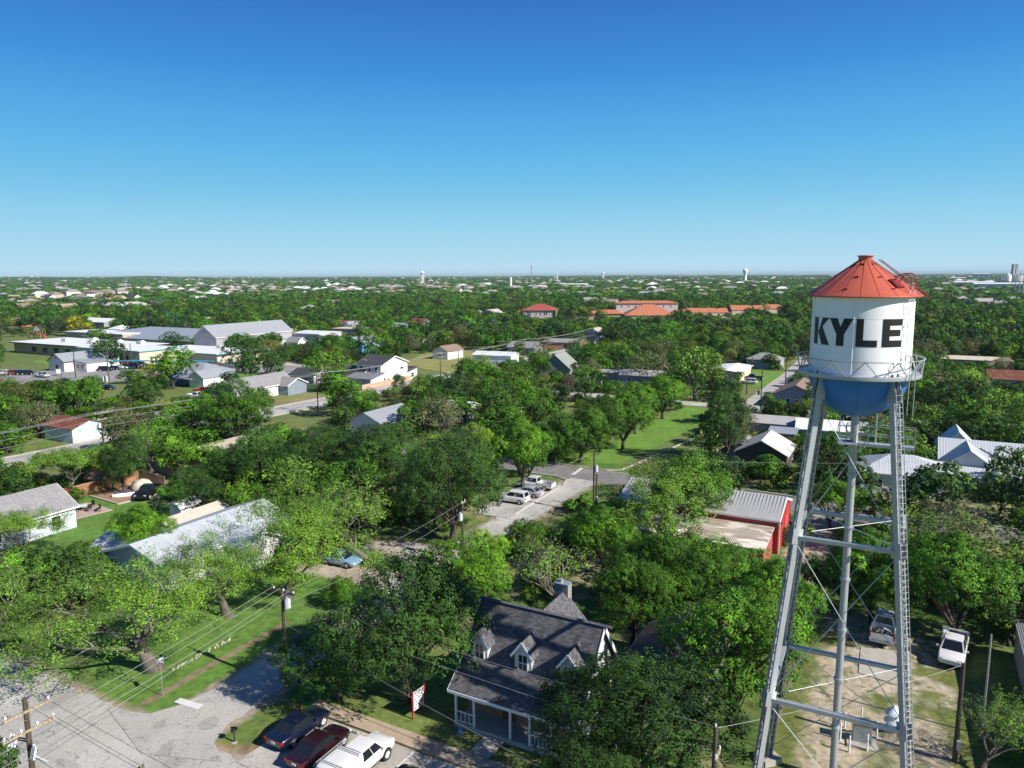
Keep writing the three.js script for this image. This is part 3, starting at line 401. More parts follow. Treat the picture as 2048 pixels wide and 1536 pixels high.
    for (const y of [27.7, 29.35]) { const k = new B(); for (const e of [-1, 1]) k.bar(n.clone().multiplyScalar(R).addScaledVector(sd, e * 0.2).setY(y), n.clone().multiplyScalar(R + 0.18).addScaledVector(sd, e * 0.2).setY(y), 0.05, 0.03); part(t, 'ladder_bracket', k, tankWhite); }
    const rl = new B(); const A = roofPt(1.3, -0.16, 0.2), Z = roofPt(1.3, 0.84, 0.3); rungs(rl, A, Z, V(Math.cos(1.3), 0, -Math.sin(1.3)), 12); part(t, 'roof_ladder', rl, roofDark);
    const hb = new B(); for (const e of [-0.22, 0.22]) { const o = sd.clone().multiplyScalar(e); const c = [n.clone().multiplyScalar(R + 0.2).setY(31.15), n.clone().multiplyScalar(R + 0.2).setY(31.7), n.clone().multiplyScalar(R - 0.05).setY(31.95), n.clone().multiplyScalar(R - 0.5).setY(31.8), n.clone().multiplyScalar(R - 0.7).setY(31.5)]; hb.tube(new THREE.CatmullRomCurve3(c.map((q2) => q2.add(o))).getPoints(14), 0.03, 6); } part(t, 'grab_rail', hb, M('bright_red_paint', [0.45, 0.03, 0.03], {}));
    const hatch = new B(); const hp = roofPt(0.86, 0.3, 0.05); hatch.bar(roofPt(0.86, 0.2, 0.06), roofPt(0.86, 0.42, 0.06), 0.5, 0.1, V(0, 1, 0)); part(t, 'roof_hatch', hatch, roofDark); }
  // catwalk between the riser and the right-hand leg
  { const y = 22.9, g = new B(); const tz = 0.1; g.box(1.2, y, tz, 3.4, 0.06, 0.62); g.box(-0.35, y, 0.0, 0.9, 0.06, 1.5, 0.1); part(t, 'catwalk_floor', g, steel);
    const side = new B(); for (const z of [-0.31, 0.31]) side.bar(V(-0.4, y - 0.02, tz + z), V(2.9, y - 0.02, tz + z), 0.04, 0.16); part(t, 'catwalk_beam', side, steel);
    for (const z of [-0.31, 0.31]) { const rl = new B(); for (const h of [0.5, 1.0]) rl.tube([V(-0.4, y + h, tz + z), V(2.9, y + h, tz + z)], 0.022, 5); part(t, 'catwalk_rail', rl, steel); for (const x of [-0.4, 0.7, 1.8, 2.9]) { const p = new B(); p.bar(V(x, y, tz + z), V(x, y + 1, tz + z), 0.04, 0.04); part(t, 'catwalk_post', p, steel); } }
    const fr = new B(); for (const x of [-0.78, 0.1]) for (const z of [-0.72, 0.72]) fr.bar(V(x, y, z), V(x, y + (z > 0 || x > 0 ? 1 : 2.6), z), 0.04, 0.04); for (const h of [0.45, 1]) { fr.tube([V(-0.78, y + h, -0.72), V(-0.78, y + h, 0.72)], 0.02, 5); fr.tube([V(-0.78, y + h, 0.72), V(0.1, y + h, 0.72)], 0.025, 5); } part(t, 'catwalk_guard', fr, steel);
    const hg = new B(); hg.bar(V(1.05, y, -0.2), V(1.05, y + 2.3, -0.2), 0.06, 0.06); part(t, 'catwalk_hanger', hg, tankWhite); }
}
// ---------------------------------------------------------------- buildings
const footprints = [];   // [a, b, half size along a, half size along b]
// one block of a building: walls and a roof, with the ridge along its local x
function wing(P, o) {
  const { x = 0, z = 0, ry = 0, w, d, h, rh = 0, kind = 'gable', ov = 0.4, y0 = 0, wall, roof, trim } = o;
  const m = new THREE.Matrix4().makeRotationY(ry).setPosition(x, y0, z), q = (a, b, c) => V(a, b, c).applyMatrix4(m), X = w / 2, Z = d / 2;
  if (wall) { const b = new B(); b.quad(q(-X, 0, Z), q(X, 0, Z), q(X, h, Z), q(-X, h, Z)); b.quad(q(X, 0, -Z), q(-X, 0, -Z), q(-X, h, -Z), q(X, h, -Z));
    if (kind === 'gable') { b.face([q(X, 0, Z), q(X, 0, -Z), q(X, h, -Z), q(X, h + rh, 0), q(X, h, Z)]); b.face([q(-X, 0, -Z), q(-X, 0, Z), q(-X, h, Z), q(-X, h + rh, 0), q(-X, h, -Z)]); }
    else { const hb = kind === 'shed' ? h + rh : h; b.face([q(X, 0, Z), q(X, 0, -Z), q(X, hb, -Z), q(X, h, Z)]); b.face([q(-X, 0, -Z), q(-X, 0, Z), q(-X, h, Z), q(-X, hb, -Z)]); if (kind === 'shed') b.quad(q(X, h, -Z), q(-X, h, -Z), q(-X, hb, -Z), q(X, hb, -Z)); }
    part(P, 'wall', b, wall); }
  const r = new B(), t = 0.14, e = ov;
  if (kind === 'gable') { const k = rh / Z; for (const s of [1, -1]) { const A = [q(-X - e, h + rh + 0.02, 0), q(X + e, h + rh + 0.02, 0), q(X + e, h - e * k + 0.02, s * (Z + e)), q(-X - e, h - e * k + 0.02, s * (Z + e))], U = A.map((v) => v.clone().setY(v.y + t)); const f = (...l) => (s > 0 ? r.quad(...l) : r.quad(l[1], l[0], l[3], l[2])); f(U[3], U[2], U[1], U[0]); f(A[0], A[1], A[2], A[3]); f(A[3], A[2], U[2], U[3]); f(A[2], A[1], U[1], U[2]); f(A[0], A[3], U[3], U[0]); } }
  else if (kind === 'hip') { const k = Math.min(X, Z), E = h - 0.02, T2 = h + rh, a = [q(-X - e, E, Z + e), q(X + e, E, Z + e), q(X + e, E, -Z - e), q(-X - e, E, -Z - e)], u = a.map((v) => v.clone().setY(v.y + t)), rx = Math.max(0, X - k), rz = Math.max(0, Z - k); const p = [q(-rx, T2 + t, rz), q(rx, T2 + t, rz), q(rx, T2 + t, -rz), q(-rx, T2 + t, -rz)];
    r.face([u[0], u[1], p[1], p[0]]); r.face([u[1], u[2], p[2], p[1]]); r.face([u[2], u[3], p[3], p[2]]); r.face([u[3], u[0], p[0], p[3]]); for (let i = 0; i < 4; i++) r.quad(a[i], a[(i + 1) % 4], u[(i + 1) % 4], u[i]); r.face([a[3], a[2], a[1], a[0]]); }
  else { const hb = kind === 'shed' ? h + rh : h, sl = kind === 'shed' ? rh / d : 0, A = [q(-X - e, h - e * sl + 0.02, Z + e), q(X + e, h - e * sl + 0.02, Z + e), q(X + e, hb + e * sl + 0.02, -Z - e), q(-X - e, hb + e * sl + 0.02, -Z - e)], tt = kind === 'flat' ? o.rim || 0.35 : t, U = A.map((v) => v.clone().setY(v.y + tt)); r.quad(U[0], U[1], U[2], U[3]); r.quad(A[3], A[2], A[1], A[0]); for (let i = 0; i < 4; i++) r.quad(A[i], A[(i + 1) % 4], U[(i + 1) % 4], U[i]); }
  const rf = part(P, 'roof', r, roof);
  if (trim && kind === 'gable') { const b = new B(), k = rh / Z; for (const s of [1, -1]) for (const sx of [-1, 1]) b.bar(q(sx * (X + e + 0.03), h + rh + 0.03, 0), q(sx * (X + e + 0.03), h - e * k + 0.03, s * (Z + e)), 0.05, 0.24, V(0, 1, 0)); for (const s of [1, -1]) b.bar(q(-X - e, h - e * k + 0.02, s * (Z + e + 0.03)), q(X + e, h - e * k + 0.02, s * (Z + e + 0.03)), 0.05, 0.2, V(0, 1, 0)); part(rf, 'fascia', b, trim); }
  if (trim && kind !== 'gable') { const b = new B(), y = h + 0.1; const c = [q(-X - e - 0.03, y, Z + e + 0.03), q(X + e + 0.03, y, Z + e + 0.03), q(X + e + 0.03, y, -Z - e - 0.03), q(-X - e - 0.03, y, -Z - e - 0.03)]; if (kind === 'flat') for (let i = 0; i < 4; i++) b.bar(c[i], c[(i + 1) % 4], 0.06, 0.36, V(0, 1, 0)); if (kind === 'flat') part(rf, 'fascia', b, trim); }
  for (const n of o.win || []) opening(P, m, X, Z, n, 'window', o.frame || MT.white);
  for (const n of o.door || []) opening(P, m, X, Z, n, 'door', n[5] || MT.darkWood);
  return m;
}
function opening(P, m, X, Z, [side, u, y, w, h, mat], name, fm) { // side f b l r; u along the wall, y sill height
  const N = { f: [V(1, 0, 0), V(0, 0, 1), Z], b: [V(-1, 0, 0), V(0, 0, -1), Z], r: [V(0, 0, -1), V(1, 0, 0), X], l: [V(0, 0, 1), V(-1, 0, 0), X] }[side], [t, n, off] = N, at = (i, j, k) => t.clone().multiplyScalar(u + i).addScaledVector(n, off + k).setY(y + j).applyMatrix4(m), b = new B(), k = Math.min(0.1, w * 0.12);
  if (name === 'door') { const A = (j) => [at(-w / 2, 0, j), at(w / 2, 0, j), at(w / 2, h, j), at(-w / 2, h, j)]; const o = A(0.04), i = A(-0.02); b.quad(...o); for (let q = 0; q < 4; q++) b.quad(i[q], i[(q + 1) % 4], o[(q + 1) % 4], o[q]); return part(P, 'door', b, fm); }
  for (const [x0, x1, y0, y1] of [[-w / 2 - k, -w / 2, -k, h + k], [w / 2, w / 2 + k, -k, h + k], [-w / 2, w / 2, h, h + k], [-w / 2, w / 2, -k, 0]]) { const F = (j) => [at(x0, y0, j), at(x1, y0, j), at(x1, y1, j), at(x0, y1, j)], o = F(0.06), i = F(-0.03); b.quad(...o); for (let q = 0; q < 4; q++) b.quad(i[q], i[(q + 1) % 4], o[(q + 1) % 4], o[q]); }
  if (h > 0.9 && w < 2.2) { const F = (j) => [at(-w / 2, h / 2 - 0.03, j), at(w / 2, h / 2 - 0.03, j), at(w / 2, h / 2 + 0.03, j), at(-w / 2, h / 2 + 0.03, j)]; b.quad(...F(0.05)); }
  const f = part(P, 'window', b, fm), g = new B(); g.quad(at(-w / 2, 0, 0.02), at(w / 2, 0, 0.02), at(w / 2, h, 0.02), at(-w / 2, h, 0.02)); part(f, 'pane', g, MT.glass); return f;
}
function bld(name, label, a, b, ry, wings, cat = 'house', group) { const P = onGrid(name, label, cat, a, b, ry, group); for (const o of wings) { wing(P, o); const c = Math.cos(ry), s = Math.sin(ry), X = o.x || 0, Z = o.z || 0, q = ry + (o.ry || 0), hw = o.w / 2, hd = o.d / 2, A = a + X * c + Z * s, Bb = b - (-X * s + Z * c); footprints.push([A, Bb, Math.abs(Math.cos(q)) * hw + Math.abs(Math.sin(q)) * hd, Math.abs(Math.sin(q)) * hw + Math.abs(Math.cos(q)) * hd]); } return P; }
const row = (side, us, y, w, h) => us.map((u) => [side, u, y, w, h]);
const HP = Math.PI / 2;

// --- the shingled house with three dormers
{
  const A = -22.3, Bm = 45.2, P = onGrid('dormer_house', 'dark shingled house with three white dormers, front porch and stone-grey chimney', 'house', A, Bm); footprints.push([A, 44.5, 5.6, 5]);
  const X = 4.65, br = 0, h1 = 4.35, z1 = 2.75, h2 = 3.0, z2 = 4.5, hr = 7.7, zb = -3.2, hb = 3.3; // local z toward the street
  const w = new B(); w.quad(V(-X, 0, z1 - 0.1), V(X, 0, z1 - 0.1), V(X, h1, z1 - 0.1), V(-X, h1, z1 - 0.1)); w.quad(V(X, 0, zb), V(-X, 0, zb), V(-X, hb, zb), V(X, hb, zb)); part(P, 'wall', w, MT.brick);
  for (const s of [-1, 1]) { const g = new B(), f = [V(s * X, 0, z1 - 0.1), V(s * X, 0, zb), V(s * X, hb, zb), V(s * X, hr - 0.1, 0), V(s * X, h1 - 0.1, z1 - 0.1)]; g.face(s > 0 ? f : f.reverse()); part(P, 'gable_wall', g, MT.paleSiding); }
  const slab = (b, p0, p1, e = 0.32) => { const q = [V(-X - e, p1[1], p1[0]), V(X + e, p1[1], p1[0]), V(X + e, p0[1], p0[0]), V(-X - e, p0[1], p0[0])], u = q.map((v) => v.clone().setY(v.y + 0.13)), f = p1[0] > p0[0]; const Q = (...l) => (f ? b.quad(...l) : b.quad(l[1], l[0], l[3], l[2])); Q(u[0], u[1], u[2], u[3]); Q(q[3], q[2], q[1], q[0]); Q(q[0], q[1], u[1], u[0]); Q(q[1], q[2], u[2], u[1]); Q(q[3], q[0], u[0], u[3]); };
  const r1 = new B(); slab(r1, [0, hr], [z1, h1]); slab(r1, [0, hr], [zb - 0.5, hb - 0.4]); const main = part(P, 'roof', r1, MT.heroShingle); const r2 = new B(); slab(r2, [z1 - 0.02, h1 + 0.01], [z2 + 0.3, h2 - 0.2]); part(P, 'porch_roof', r2, MT.heroShingle);
  const cap = new B(); for (let k = 0; k < 34; k++) { cap.box(-X - 0.2 + k * 0.31, hr + 0.15, 0, 0.3, 0.05, 0.34); } part(main, 'ridge_cap', cap, MT.heroShingle);
  const fa = new B(); fa.box(0, h2 - 0.22, z2 + 0.34, 2 * X + 0.7, 0.2, 0.05); for (const s of [-1, 1]) { fa.bar(V(s * (X + 0.34), hr + 0.02, 0), V(s * (X + 0.34), h1 + 0.02, z1), 0.05, 0.26, V(0, 1, 0)); fa.bar(V(s * (X + 0.34), hr + 0.02, 0), V(s * (X + 0.34), hb - 0.36, zb - 0.5), 0.05, 0.26, V(0, 1, 0)); fa.bar(V(s * (X + 0.34), h1, z1), V(s * (X + 0.34), h2 - 0.2, z2 + 0.3), 0.05, 0.2, V(0, 1, 0)); } part(P, 'fascia', fa, MT.white);
  const beam = new B(); beam.box(0, h2 - 0.42, z2, 2 * X, 0.26, 0.16); part(P, 'porch_beam', beam, MT.white);
  const dk = new B(); dk.box(0, 0.2, (z1 + z2) / 2, 2 * X, 0.4, z2 - z1 + 0.2); part(P, 'porch_floor', dk, MT.concrete);
  [-4.5, -3.0, -0.1, 1.4, 3.0, 4.5].forEach((x) => { const b = new B(); b.box(x, 1.42, z2, 0.14, 2.3, 0.14); part(P, 'porch_post', b, MT.white); });
  for (const [x0, x1] of [[-4.45, -3.05], [1.5, 2.95], [3.05, 4.45]]) { const b = new B(); b.box((x0 + x1) / 2, 1.25, z2, x1 - x0, 0.07, 0.07); b.box((x0 + x1) / 2, 0.52, z2, x1 - x0, 0.07, 0.06); const rl = part(P, 'railing', b, MT.white); const n = Math.round((x1 - x0) / 0.32); for (let k = 1; k < n; k++) { const s = new B(); s.box(x0 + (x1 - x0) * k / n, 0.88, z2, 0.045, 0.7, 0.045); part(rl, 'baluster', s, MT.white); } }
  const I = new THREE.Matrix4(); for (const u of [-3.7, 2.4, 4]) opening(P, I, X, z1 - 0.1, ['f', u, 1.1, 1, 1.4], 'window', MT.white); opening(P, I, X, z1 - 0.1, ['f', -1.2, 0.4, 1, 2.1], 'door', M('brown_door', [0.12, 0.05, 0.03], {}));
  for (const dx of [-3.62, -0.08, 3.45]) { // dormers
    const d = new THREE.Group(); d.name = 'dormer'; d.position.set(dx, 0, 0); P.add(d); const zf = 2.62, yb = 4.35, ye = 5.75, yp = 6.62, hw = 0.66, zE = (y) => (hr - y) / (hr - h1) * z1;
    const b = new B(); b.face([V(-hw, yb, zf), V(hw, yb, zf), V(hw, ye, zf), V(0, yp - 0.08, zf), V(-hw, ye, zf)]); for (const s of [-1, 1]) { const f = [V(s * hw, yb, zf), V(s * hw, ye, zE(ye)), V(s * hw, ye, zf)]; b.face(s > 0 ? f : f.reverse()); } part(d, 'wall', b, MT.paleSiding);
    const r = new B(); for (const s of [-1, 1]) { const k = (yp - ye) / hw, xo = hw + 0.2, yo = yp - k * xo, q = [V(0, yp, zE(yp) - 0.1), V(0, yp, zf + 0.22), V(s * xo, yo, zf + 0.22), V(s * xo, yo, zE(yo) - 0.05)], u = q.map((v) => v.clone().setY(v.y + 0.09)); const f = (l) => r.face(s > 0 ? l : l.slice().reverse()); f([u[0], u[1], u[2], u[3]]); f([q[3], q[2], q[1], q[0]]); f([q[1], q[2], u[2], u[1]]); f([q[2], q[3], u[3], u[2]]); } part(d, 'roof', r, MT.heroShingle);
    const t = new B(); for (const s of [-1, 1]) { const k = (yp - ye) / hw, xo = hw + 0.2; t.bar(V(0, yp + 0.02, zf + 0.24), V(s * xo, yp - k * xo + 0.02, zf + 0.24), 0.04, 0.16, V(0, 1, 0)); } part(d, 'fascia', t, MT.white);
    const fr = new B(), c = new B(); for (const s of [-1, 1]) fr.box(s * 0.37, 5.08, zf + 0.03, 0.07, 1.24, 0.06); for (const y of [4.45, 5.07, 5.69]) fr.box(0, y, zf + 0.03, 0.74, 0.06, 0.05); fr.box(0, 5.08, zf + 0.03, 0.035, 1.24, 0.03); part(d, 'window', fr, MT.white); c.box(0, 5.07, zf + 0.012, 0.7, 1.2, 0.012); part(d, 'pane', c, MT.glass);
  }
  // rear cross gable with the chimney
  { const r = new B(); const yr = 6.9, hw = 2.3, zr = -6.0, k = 1.05; for (const s of [-1, 1]) { const q = [V(-0.8, yr, -0.4), V(-0.8, yr, zr), V(-0.8 + s * hw, yr - hw * k, zr), V(-0.8 + s * hw, yr - hw * k, -2.2)]; r.face(s < 0 ? q : q.slice().reverse()); } part(P, 'cross_gable_roof', r, MT.heroShingle); const w2 = new B(); w2.box(-0.8, 2.2, -4.4, 4, 4.4, 3); part(P, 'rear_wall', w2, MT.paleSiding);
    const c = new B(); c.box(-0.95, 3.75, -6.0, 1.2, 7.5, 0.75); const ch = part(P, 'chimney', c, M('chimney_stucco', [0.33, 0.32, 0.3], { o: { map: T.weather } })); const f = new B(); f.cyl(-1.1, 7.5, -6.0, 0.14, 0.14, 0.28, 12); f.cyl(-1.1, 7.76, -6.0, 0.22, 0.2, 0.06, 12); f.box(-0.95, 7.52, -6, 1.28, 0.05, 0.82); part(ch, 'flue', f, MT.galv); }
}
bld('garage', 'low dark-roofed outbuilding behind the right end of the dormered house', -14.6, 53.5, HP, [{ w: 7, d: 6, h: 2.6, rh: 1.6, wall: MT.greyWall, roof: MT.darkShingle, trim: MT.white }], 'garage');
// --- red metal workshop and its lean-to, with real ribs
{
  const P = bld('red_workshop', 'red metal workshop with ribbed grey roof beside the tower legs', -21.4, 90.1, 0, [{ w: 19.2, d: 9.2, h: 3.9, rh: 1.45, ov: 0.12, wall: MT.redMetal, roof: M('ribbed_grey_roof', [0.5, 0.5, 0.49], { o: { map: T.streak, roughness: 0.5, metalness: 0.2 } }), trim: MT.white, win: [], door: [['r', 1.5, 0, 3, 3, M('red_roller_door', [0.5, 0.06, 0.07], { o: { bumpMap: T.siding, bumpScale: 0.03 } })]] }], 'workshop');
  for (const s of [1, -1]) { const b = new B(); for (let k = 0; k <= 48; k++) { const x = -9.65 + k * 0.402; b.bar(V(x, 5.54, s * 0.05), V(x, 3.98, s * 4.7), 0.07, 0.07, V(0, 1, 0)); } part(P, 'roof_rib', b, mats.ribbed_grey_roof).userData.kind = 'stuff'; }
  const c = new B(); c.box(9.68, 1.95, 4.66, 0.16, 3.9, 0.16); part(P, 'corner_trim', c, MT.white); const l = new B(); l.box(9.75, 3.5, 3.9, 0.2, 0.16, 0.16); part(P, 'wall_lamp', l, MT.dark);
  const Q = bld('lean_to', 'stained tan lean-to with shallow metal roof in front of the red workshop', -21.2, 82.4, 0, [{ w: 17.6, d: 6, h: 2.4, rh: 0.65, kind: 'shed', ov: 0.15, wall: M('faded_red_wall', [0.44, 0.1, 0.08], { o: { map: T.weather } }), roof: M('stained_tan_metal', [0.8, 0.76, 0.69], { o: { map: T.rust.clone(), roughness: 0.7 } }), trim: MT.white, win: [['f', 6.4, 0.8, 0.9, 1.1]] }], 'shed');
  mats.stained_tan_metal.map = tex(512, 256, (u, v) => { const k = sstep(0.4, 0.62, fbm(u, v, 1, 4) + 0.45 * (0.55 - u)), s = 0.92 + 0.2 * (NZ[4](u, v) - 0.5); return mixc([s, s * 0.97, s * 0.92], [0.42 * s, 0.37 * s, 0.33 * s], k); }, [18, 6.4]); mats.stained_tan_metal.map.offset.set(0.5, 0.5);
  const b = new B(); for (let k = 0; k <= 84; k++) { const x = -8.85 + k * 0.211; b.bar(V(x, 2.53, 3.1), V(x, 3.21, -3.1), 0.05, 0.05, V(0, 1, 0)); } part(Q, 'roof_rib', b, mats.stained_tan_metal).userData.kind = 'stuff';
}
// --- the ribbed metal shed at the right edge
{ const P = bld('metal_shed', 'long grey corrugated metal shed at the right edge beyond the yard trees', 15.2, 57.5, 0, [{ w: 11.6, d: 27, h: 2.2, rh: 0.8, kind: 'shed', ov: 0.2, wall: MT.greyWall, roof: M('grey_corrugated', [0.36, 0.37, 0.38], { o: { map: T.streak, roughness: 0.5, metalness: 0.3 } }) }], 'shed'); const b = new B(); for (let k = 0; k <= 72; k++) { const x = -5.95 + k * 0.165; b.bar(V(x, 2.36, 13.65), V(x, 3.18, -13.65), 0.07, 0.05, V(0, 1, 0)); } part(P, 'roof_rib', b, mats.grey_corrugated).userData.kind = 'stuff'; for (const z of [-9, -3.5, 2, 7.5]) { const s = new B(); s.box(0, 2.42 + (13.5 - z) * 0.0303 - 0.0, z, 11.95, 0.02, 0.07); part(P, 'lap_seam', s, mats.grey_corrugated); } }
// --- left of the side street
bld('metal_roof_cottage', 'white cottage with pale metal roof half hidden under the pecans', -69.6, 54, HP, [{ w: 17, d: 9.4, h: 3, rh: 1.5, wall: MT.whitePaint, roof: MT.blueMetal, trim: MT.white, win: row('f', [-6, -3.4, 6.4], 1, 1, 1.3) }, { x: 1.5, z: 5.6, ry: HP, w: 4.4, d: 4.6, h: 2.9, rh: 1.1, wall: MT.whitePaint, roof: MT.blueMetal, trim: MT.white, win: [['r', 0, 0.9, 1.2, 1.3]] }, { x: 6.2, z: 5.4, ry: HP, w: 3.8, d: 3.6, h: 2.7, rh: 0.8, wall: MT.whitePaint, roof: MT.blueMetal, trim: MT.white, win: [['r', 0, 0.9, 1, 1.2]] }, { x: -6.2, z: -5.6, ry: HP, w: 4, d: 4.4, h: 2.7, rh: 1.1, wall: MT.whitePaint, roof: MT.blueMetal, trim: MT.white }]);
bld('flat_carport', 'cream flat-roofed extension behind the white metal-roofed cottage', -75.6, 58.4, HP, [{ w: 8.6, d: 4, h: 2.5, rh: 0.5, kind: 'shed', ov: 0.2, wall: MT.cream, roof: M('cream_roof', [0.72, 0.64, 0.52], { o: { map: T.streak } }) }], 'extension');
bld('white_shed', 'small upright white shed beside the cream extension', -82.6, 61.4, HP, [{ w: 2.6, d: 2.2, h: 2.5, rh: 0.5, wall: MT.whitePaint, roof: MT.whiteMetal }], 'shed');
bld('pale_blue_house', 'pale blue-white house with grey shingle roof at the left edge', -97.6, 42, HP, [{ w: 23, d: 8.6, h: 2.9, rh: 2.2, ov: 0.35, wall: M('pale_blue_wall', [0.62, 0.69, 0.76], { o: { map: T.weather, bumpMap: T.siding, bumpScale: 0.02 } }), roof: MT.greyShingle, trim: MT.white, win: row('f', [9, 2, -4], 1, 1.1, 1.2) }]);
bld('garden_hut', 'tiny brown-roofed hut behind the garden fence by the left lawn', -108.2, 66, 0, [{ w: 2.6, d: 2.2, h: 1.8, rh: 0.7, wall: MT.darkWood, roof: MT.brownShingle }], 'shed');
bld('brick_office', 'low brown brick building with flat tan roof beside the beige yard wall', -102.4, 88, HP, [{ w: 13, d: 8, h: 2.8, kind: 'flat', ov: 0.3, wall: MT.brick, roof: MT.tanRoof, win: [['f', -4, 1, 0.8, 1], ['f', 0, 1, 0.8, 1]] }], 'building');
bld('mural_building', 'small building with rust-red roof and white painted wall by the left road', -146.5, 85.6, 0, [{ w: 9.5, d: 7, h: 2.9, rh: 1.3, wall: M('scribbled_wall', [0.9, 0.92, 0.92], { o: { map: tex(512, 128, (u, v) => { const k = fbm(u * 2, v, 1, 4), q = Math.abs(fbm(u * 3 + 0.2, v * 0.8, 1, 3) - 0.5); let c = [0.72, 0.75, 0.76]; if (k > 0.55) c = [0.3, 0.5, 0.5]; if (k < 0.4) c = [0.45, 0.6, 0.7]; if (q < 0.035) c = [0.88, 0.88, 0.86]; if (q > 0.035 && q < 0.05) c = [0.12, 0.3, 0.28]; return c; }, [13, 3.4]) } }), roof: MT.rustRoof }], 'building');
// --- along and beyond the main road
bld('two_storey_house', 'white two-storey house with charcoal roofs on the main road corner', -139.5, 175, 0, [{ w: 9, d: 13, h: 6, rh: 2.2, ov: 0.5, wall: MT.whitePaint, roof: MT.darkShingle, trim: MT.white, win: [['r', 3.6, 4, 1.4, 0.6], ['r', -3, 1.2, 1.6, 0.6], ['r', 3.6, 1.2, 1.4, 0.6], ['f', -2.6, 4, 1.2, 1.5], ['f', 0.4, 4, 0.8, 1.5], ['f', 2.8, 3.8, 0.8, 1.7]], door: [['r', -5, 0, 1, 2.2]] }, { x: -6.5, z: 5, w: 11, d: 7, h: 3, rh: 2.6, ov: 0.5, wall: MT.whitePaint, roof: MT.darkShingle, trim: MT.white }, { x: 1, z: 9.4, w: 9, d: 6, h: 2.8, rh: 1.1, kind: 'shed', ov: 0.4, wall: MT.whitePaint, roof: M('slate_grey_roof', [0.24, 0.25, 0.28], { o: { map: T.shingleLight } }), trim: MT.white, win: [['r', 0, 1, 0.8, 0.7]] }, { x: -3.2, z: 2.6, ry: HP, w: 3, d: 3.2, h: 6, rh: 1.3, ov: 0.4, wall: MT.whitePaint, roof: MT.darkShingle, trim: MT.white, win: [['l', 0, 3.6, 1, 1.2]] }, { x: 1.2, z: -9, w: 6.5, d: 5, h: 2.8, rh: 0.8, kind: 'shed', wall: MT.whitePaint, roof: MT.darkShingle, win: [['r', 0, 1, 1.4, 1.2]] }]);
bld('carport', 'dark open carport roof left of the white two-storey house', -160, 166, 0, [{ w: 10, d: 8, h: 2.4, rh: 1.6, wall: MT.greyWall, roof: MT.darkShingle, trim: MT.white }], 'carport');
bld('grey_roof_house', 'long house with weathered grey roof left of the main road bend', ...AB(520, 800).map((q, i) => q + (i ? 4 : -6)), HP, [{ w: 20, d: 8.5, h: 3, rh: 2.4, wall: MT.paleSiding, roof: MT.greyShingle, trim: MT.white, win: row('f', [-6, 0, 6], 1, 1, 1.2) }, { x: 8, z: 5, ry: HP, w: 5, d: 7, h: 2.8, rh: 1.6, wall: MT.blueGrey, roof: MT.greyShingle, trim: MT.white, win: [['r', 0, 1, 1, 1.2]] }]);
bld('porch_house', 'grey metal-roofed house with deep porch behind the red pickup', ...AB(385, 772).map((q, i) => q + (i ? 7 : -4)), 0, [{ w: 15, d: 12, h: 3.4, rh: 2.6, kind: 'hip', ov: 0.4, wall: MT.blueGrey, roof: MT.greyMetal, win: row('f', [-4, 0, 4], 1, 1, 1.3) }, { x: 3, z: 8, w: 9, d: 4, h: 2.5, rh: 0.9, kind: 'shed', ov: 0.3, roof: MT.greyMetal }, { x: 9, z: 5.5, ry: HP, w: 8, d: 6, h: 3.1, rh: 1.8, ov: 0.3, wall: MT.whitePaint, roof: MT.greyMetal, win: [['r', 1, 1, 1, 1.2]] }]);
// school
{ const [a, b] = AB(120, 742); bld('small_white_hall', 'small white gabled building with grey roof facing the car park', a, b + 9, HP, [{ w: 20, d: 9, h: 3.6, rh: 2.4, ov: 0.4, wall: MT.whitePaint, roof: MT.greyMetal, trim: MT.dark, win: [['l', 0, 4.3, 0.7, 0.6]], door: [['l', 0.3, 0, 1.4, 2.3]] }, { x: -2, z: 8, w: 9, d: 7, h: 3, rh: 0.8, kind: 'shed', ov: 0.4, wall: MT.whitePaint, roof: MT.greyMetal, win: row('l', [-1.5, 1.5], 0.9, 1.8, 1.4) }], 'hall');
  bld('school_block', 'tan flat-roofed school block with blue trim behind the small white hall', a - 7, b + 31, 0, [{ w: 38, d: 18, h: 5, kind: 'flat', ov: 0.3, wall: MT.cream, roof: MT.whiteRoof, trim: MT.teal, win: row('f', [-14, -10, 8, 12], 1, 1.6, 2.4) }], 'school building');
  { const P = bld('school_wing', 'long white flat-roofed school wing with roof units at the far left', a - 48, b + 40, 0.0, [{ w: 70, d: 22, h: 4.4, kind: 'flat', ov: 1.2, wall: MT.tan, roof: MT.whiteRoof, trim: MT.dark, win: row('f', [-20, -12, -4, 4, 12, 20, 28], 0.8, 4, 2.4) }], 'school building'); for (const [x, z] of [[-12, 2], [-2, -4], [8, 3], [18, -2], [26, 4], [31, -3]]) { const u = new B(); u.box(x, 5.5, z, 3, 1.5, 2.2); u.box(x + 0.9, 6.4, z, 0.9, 0.4, 0.9); part(P, 'roof_unit', u, MT.greyCan); } }
  bld('tan_annex', 'tan school annex at the left edge behind the white wing', a - 92, b + 78, 0, [{ w: 46, d: 16, h: 5, kind: 'flat', wall: MT.tan, roof: MT.whiteRoof }], 'school building'); }
{ const [a, b] = AB(200, 700); bld('long_grey_hall', 'very long low grey-roofed school hall across the left middle', a + 4, b + 40, 0, [{ w: 92, d: 44, h: 3.6, rh: 3.6, kind: 'hip', ov: 0.6, wall: MT.cream, roof: MT.greyMetal, win: row('f', [-40, -34], 1, 2, 2) }], 'school building'); }
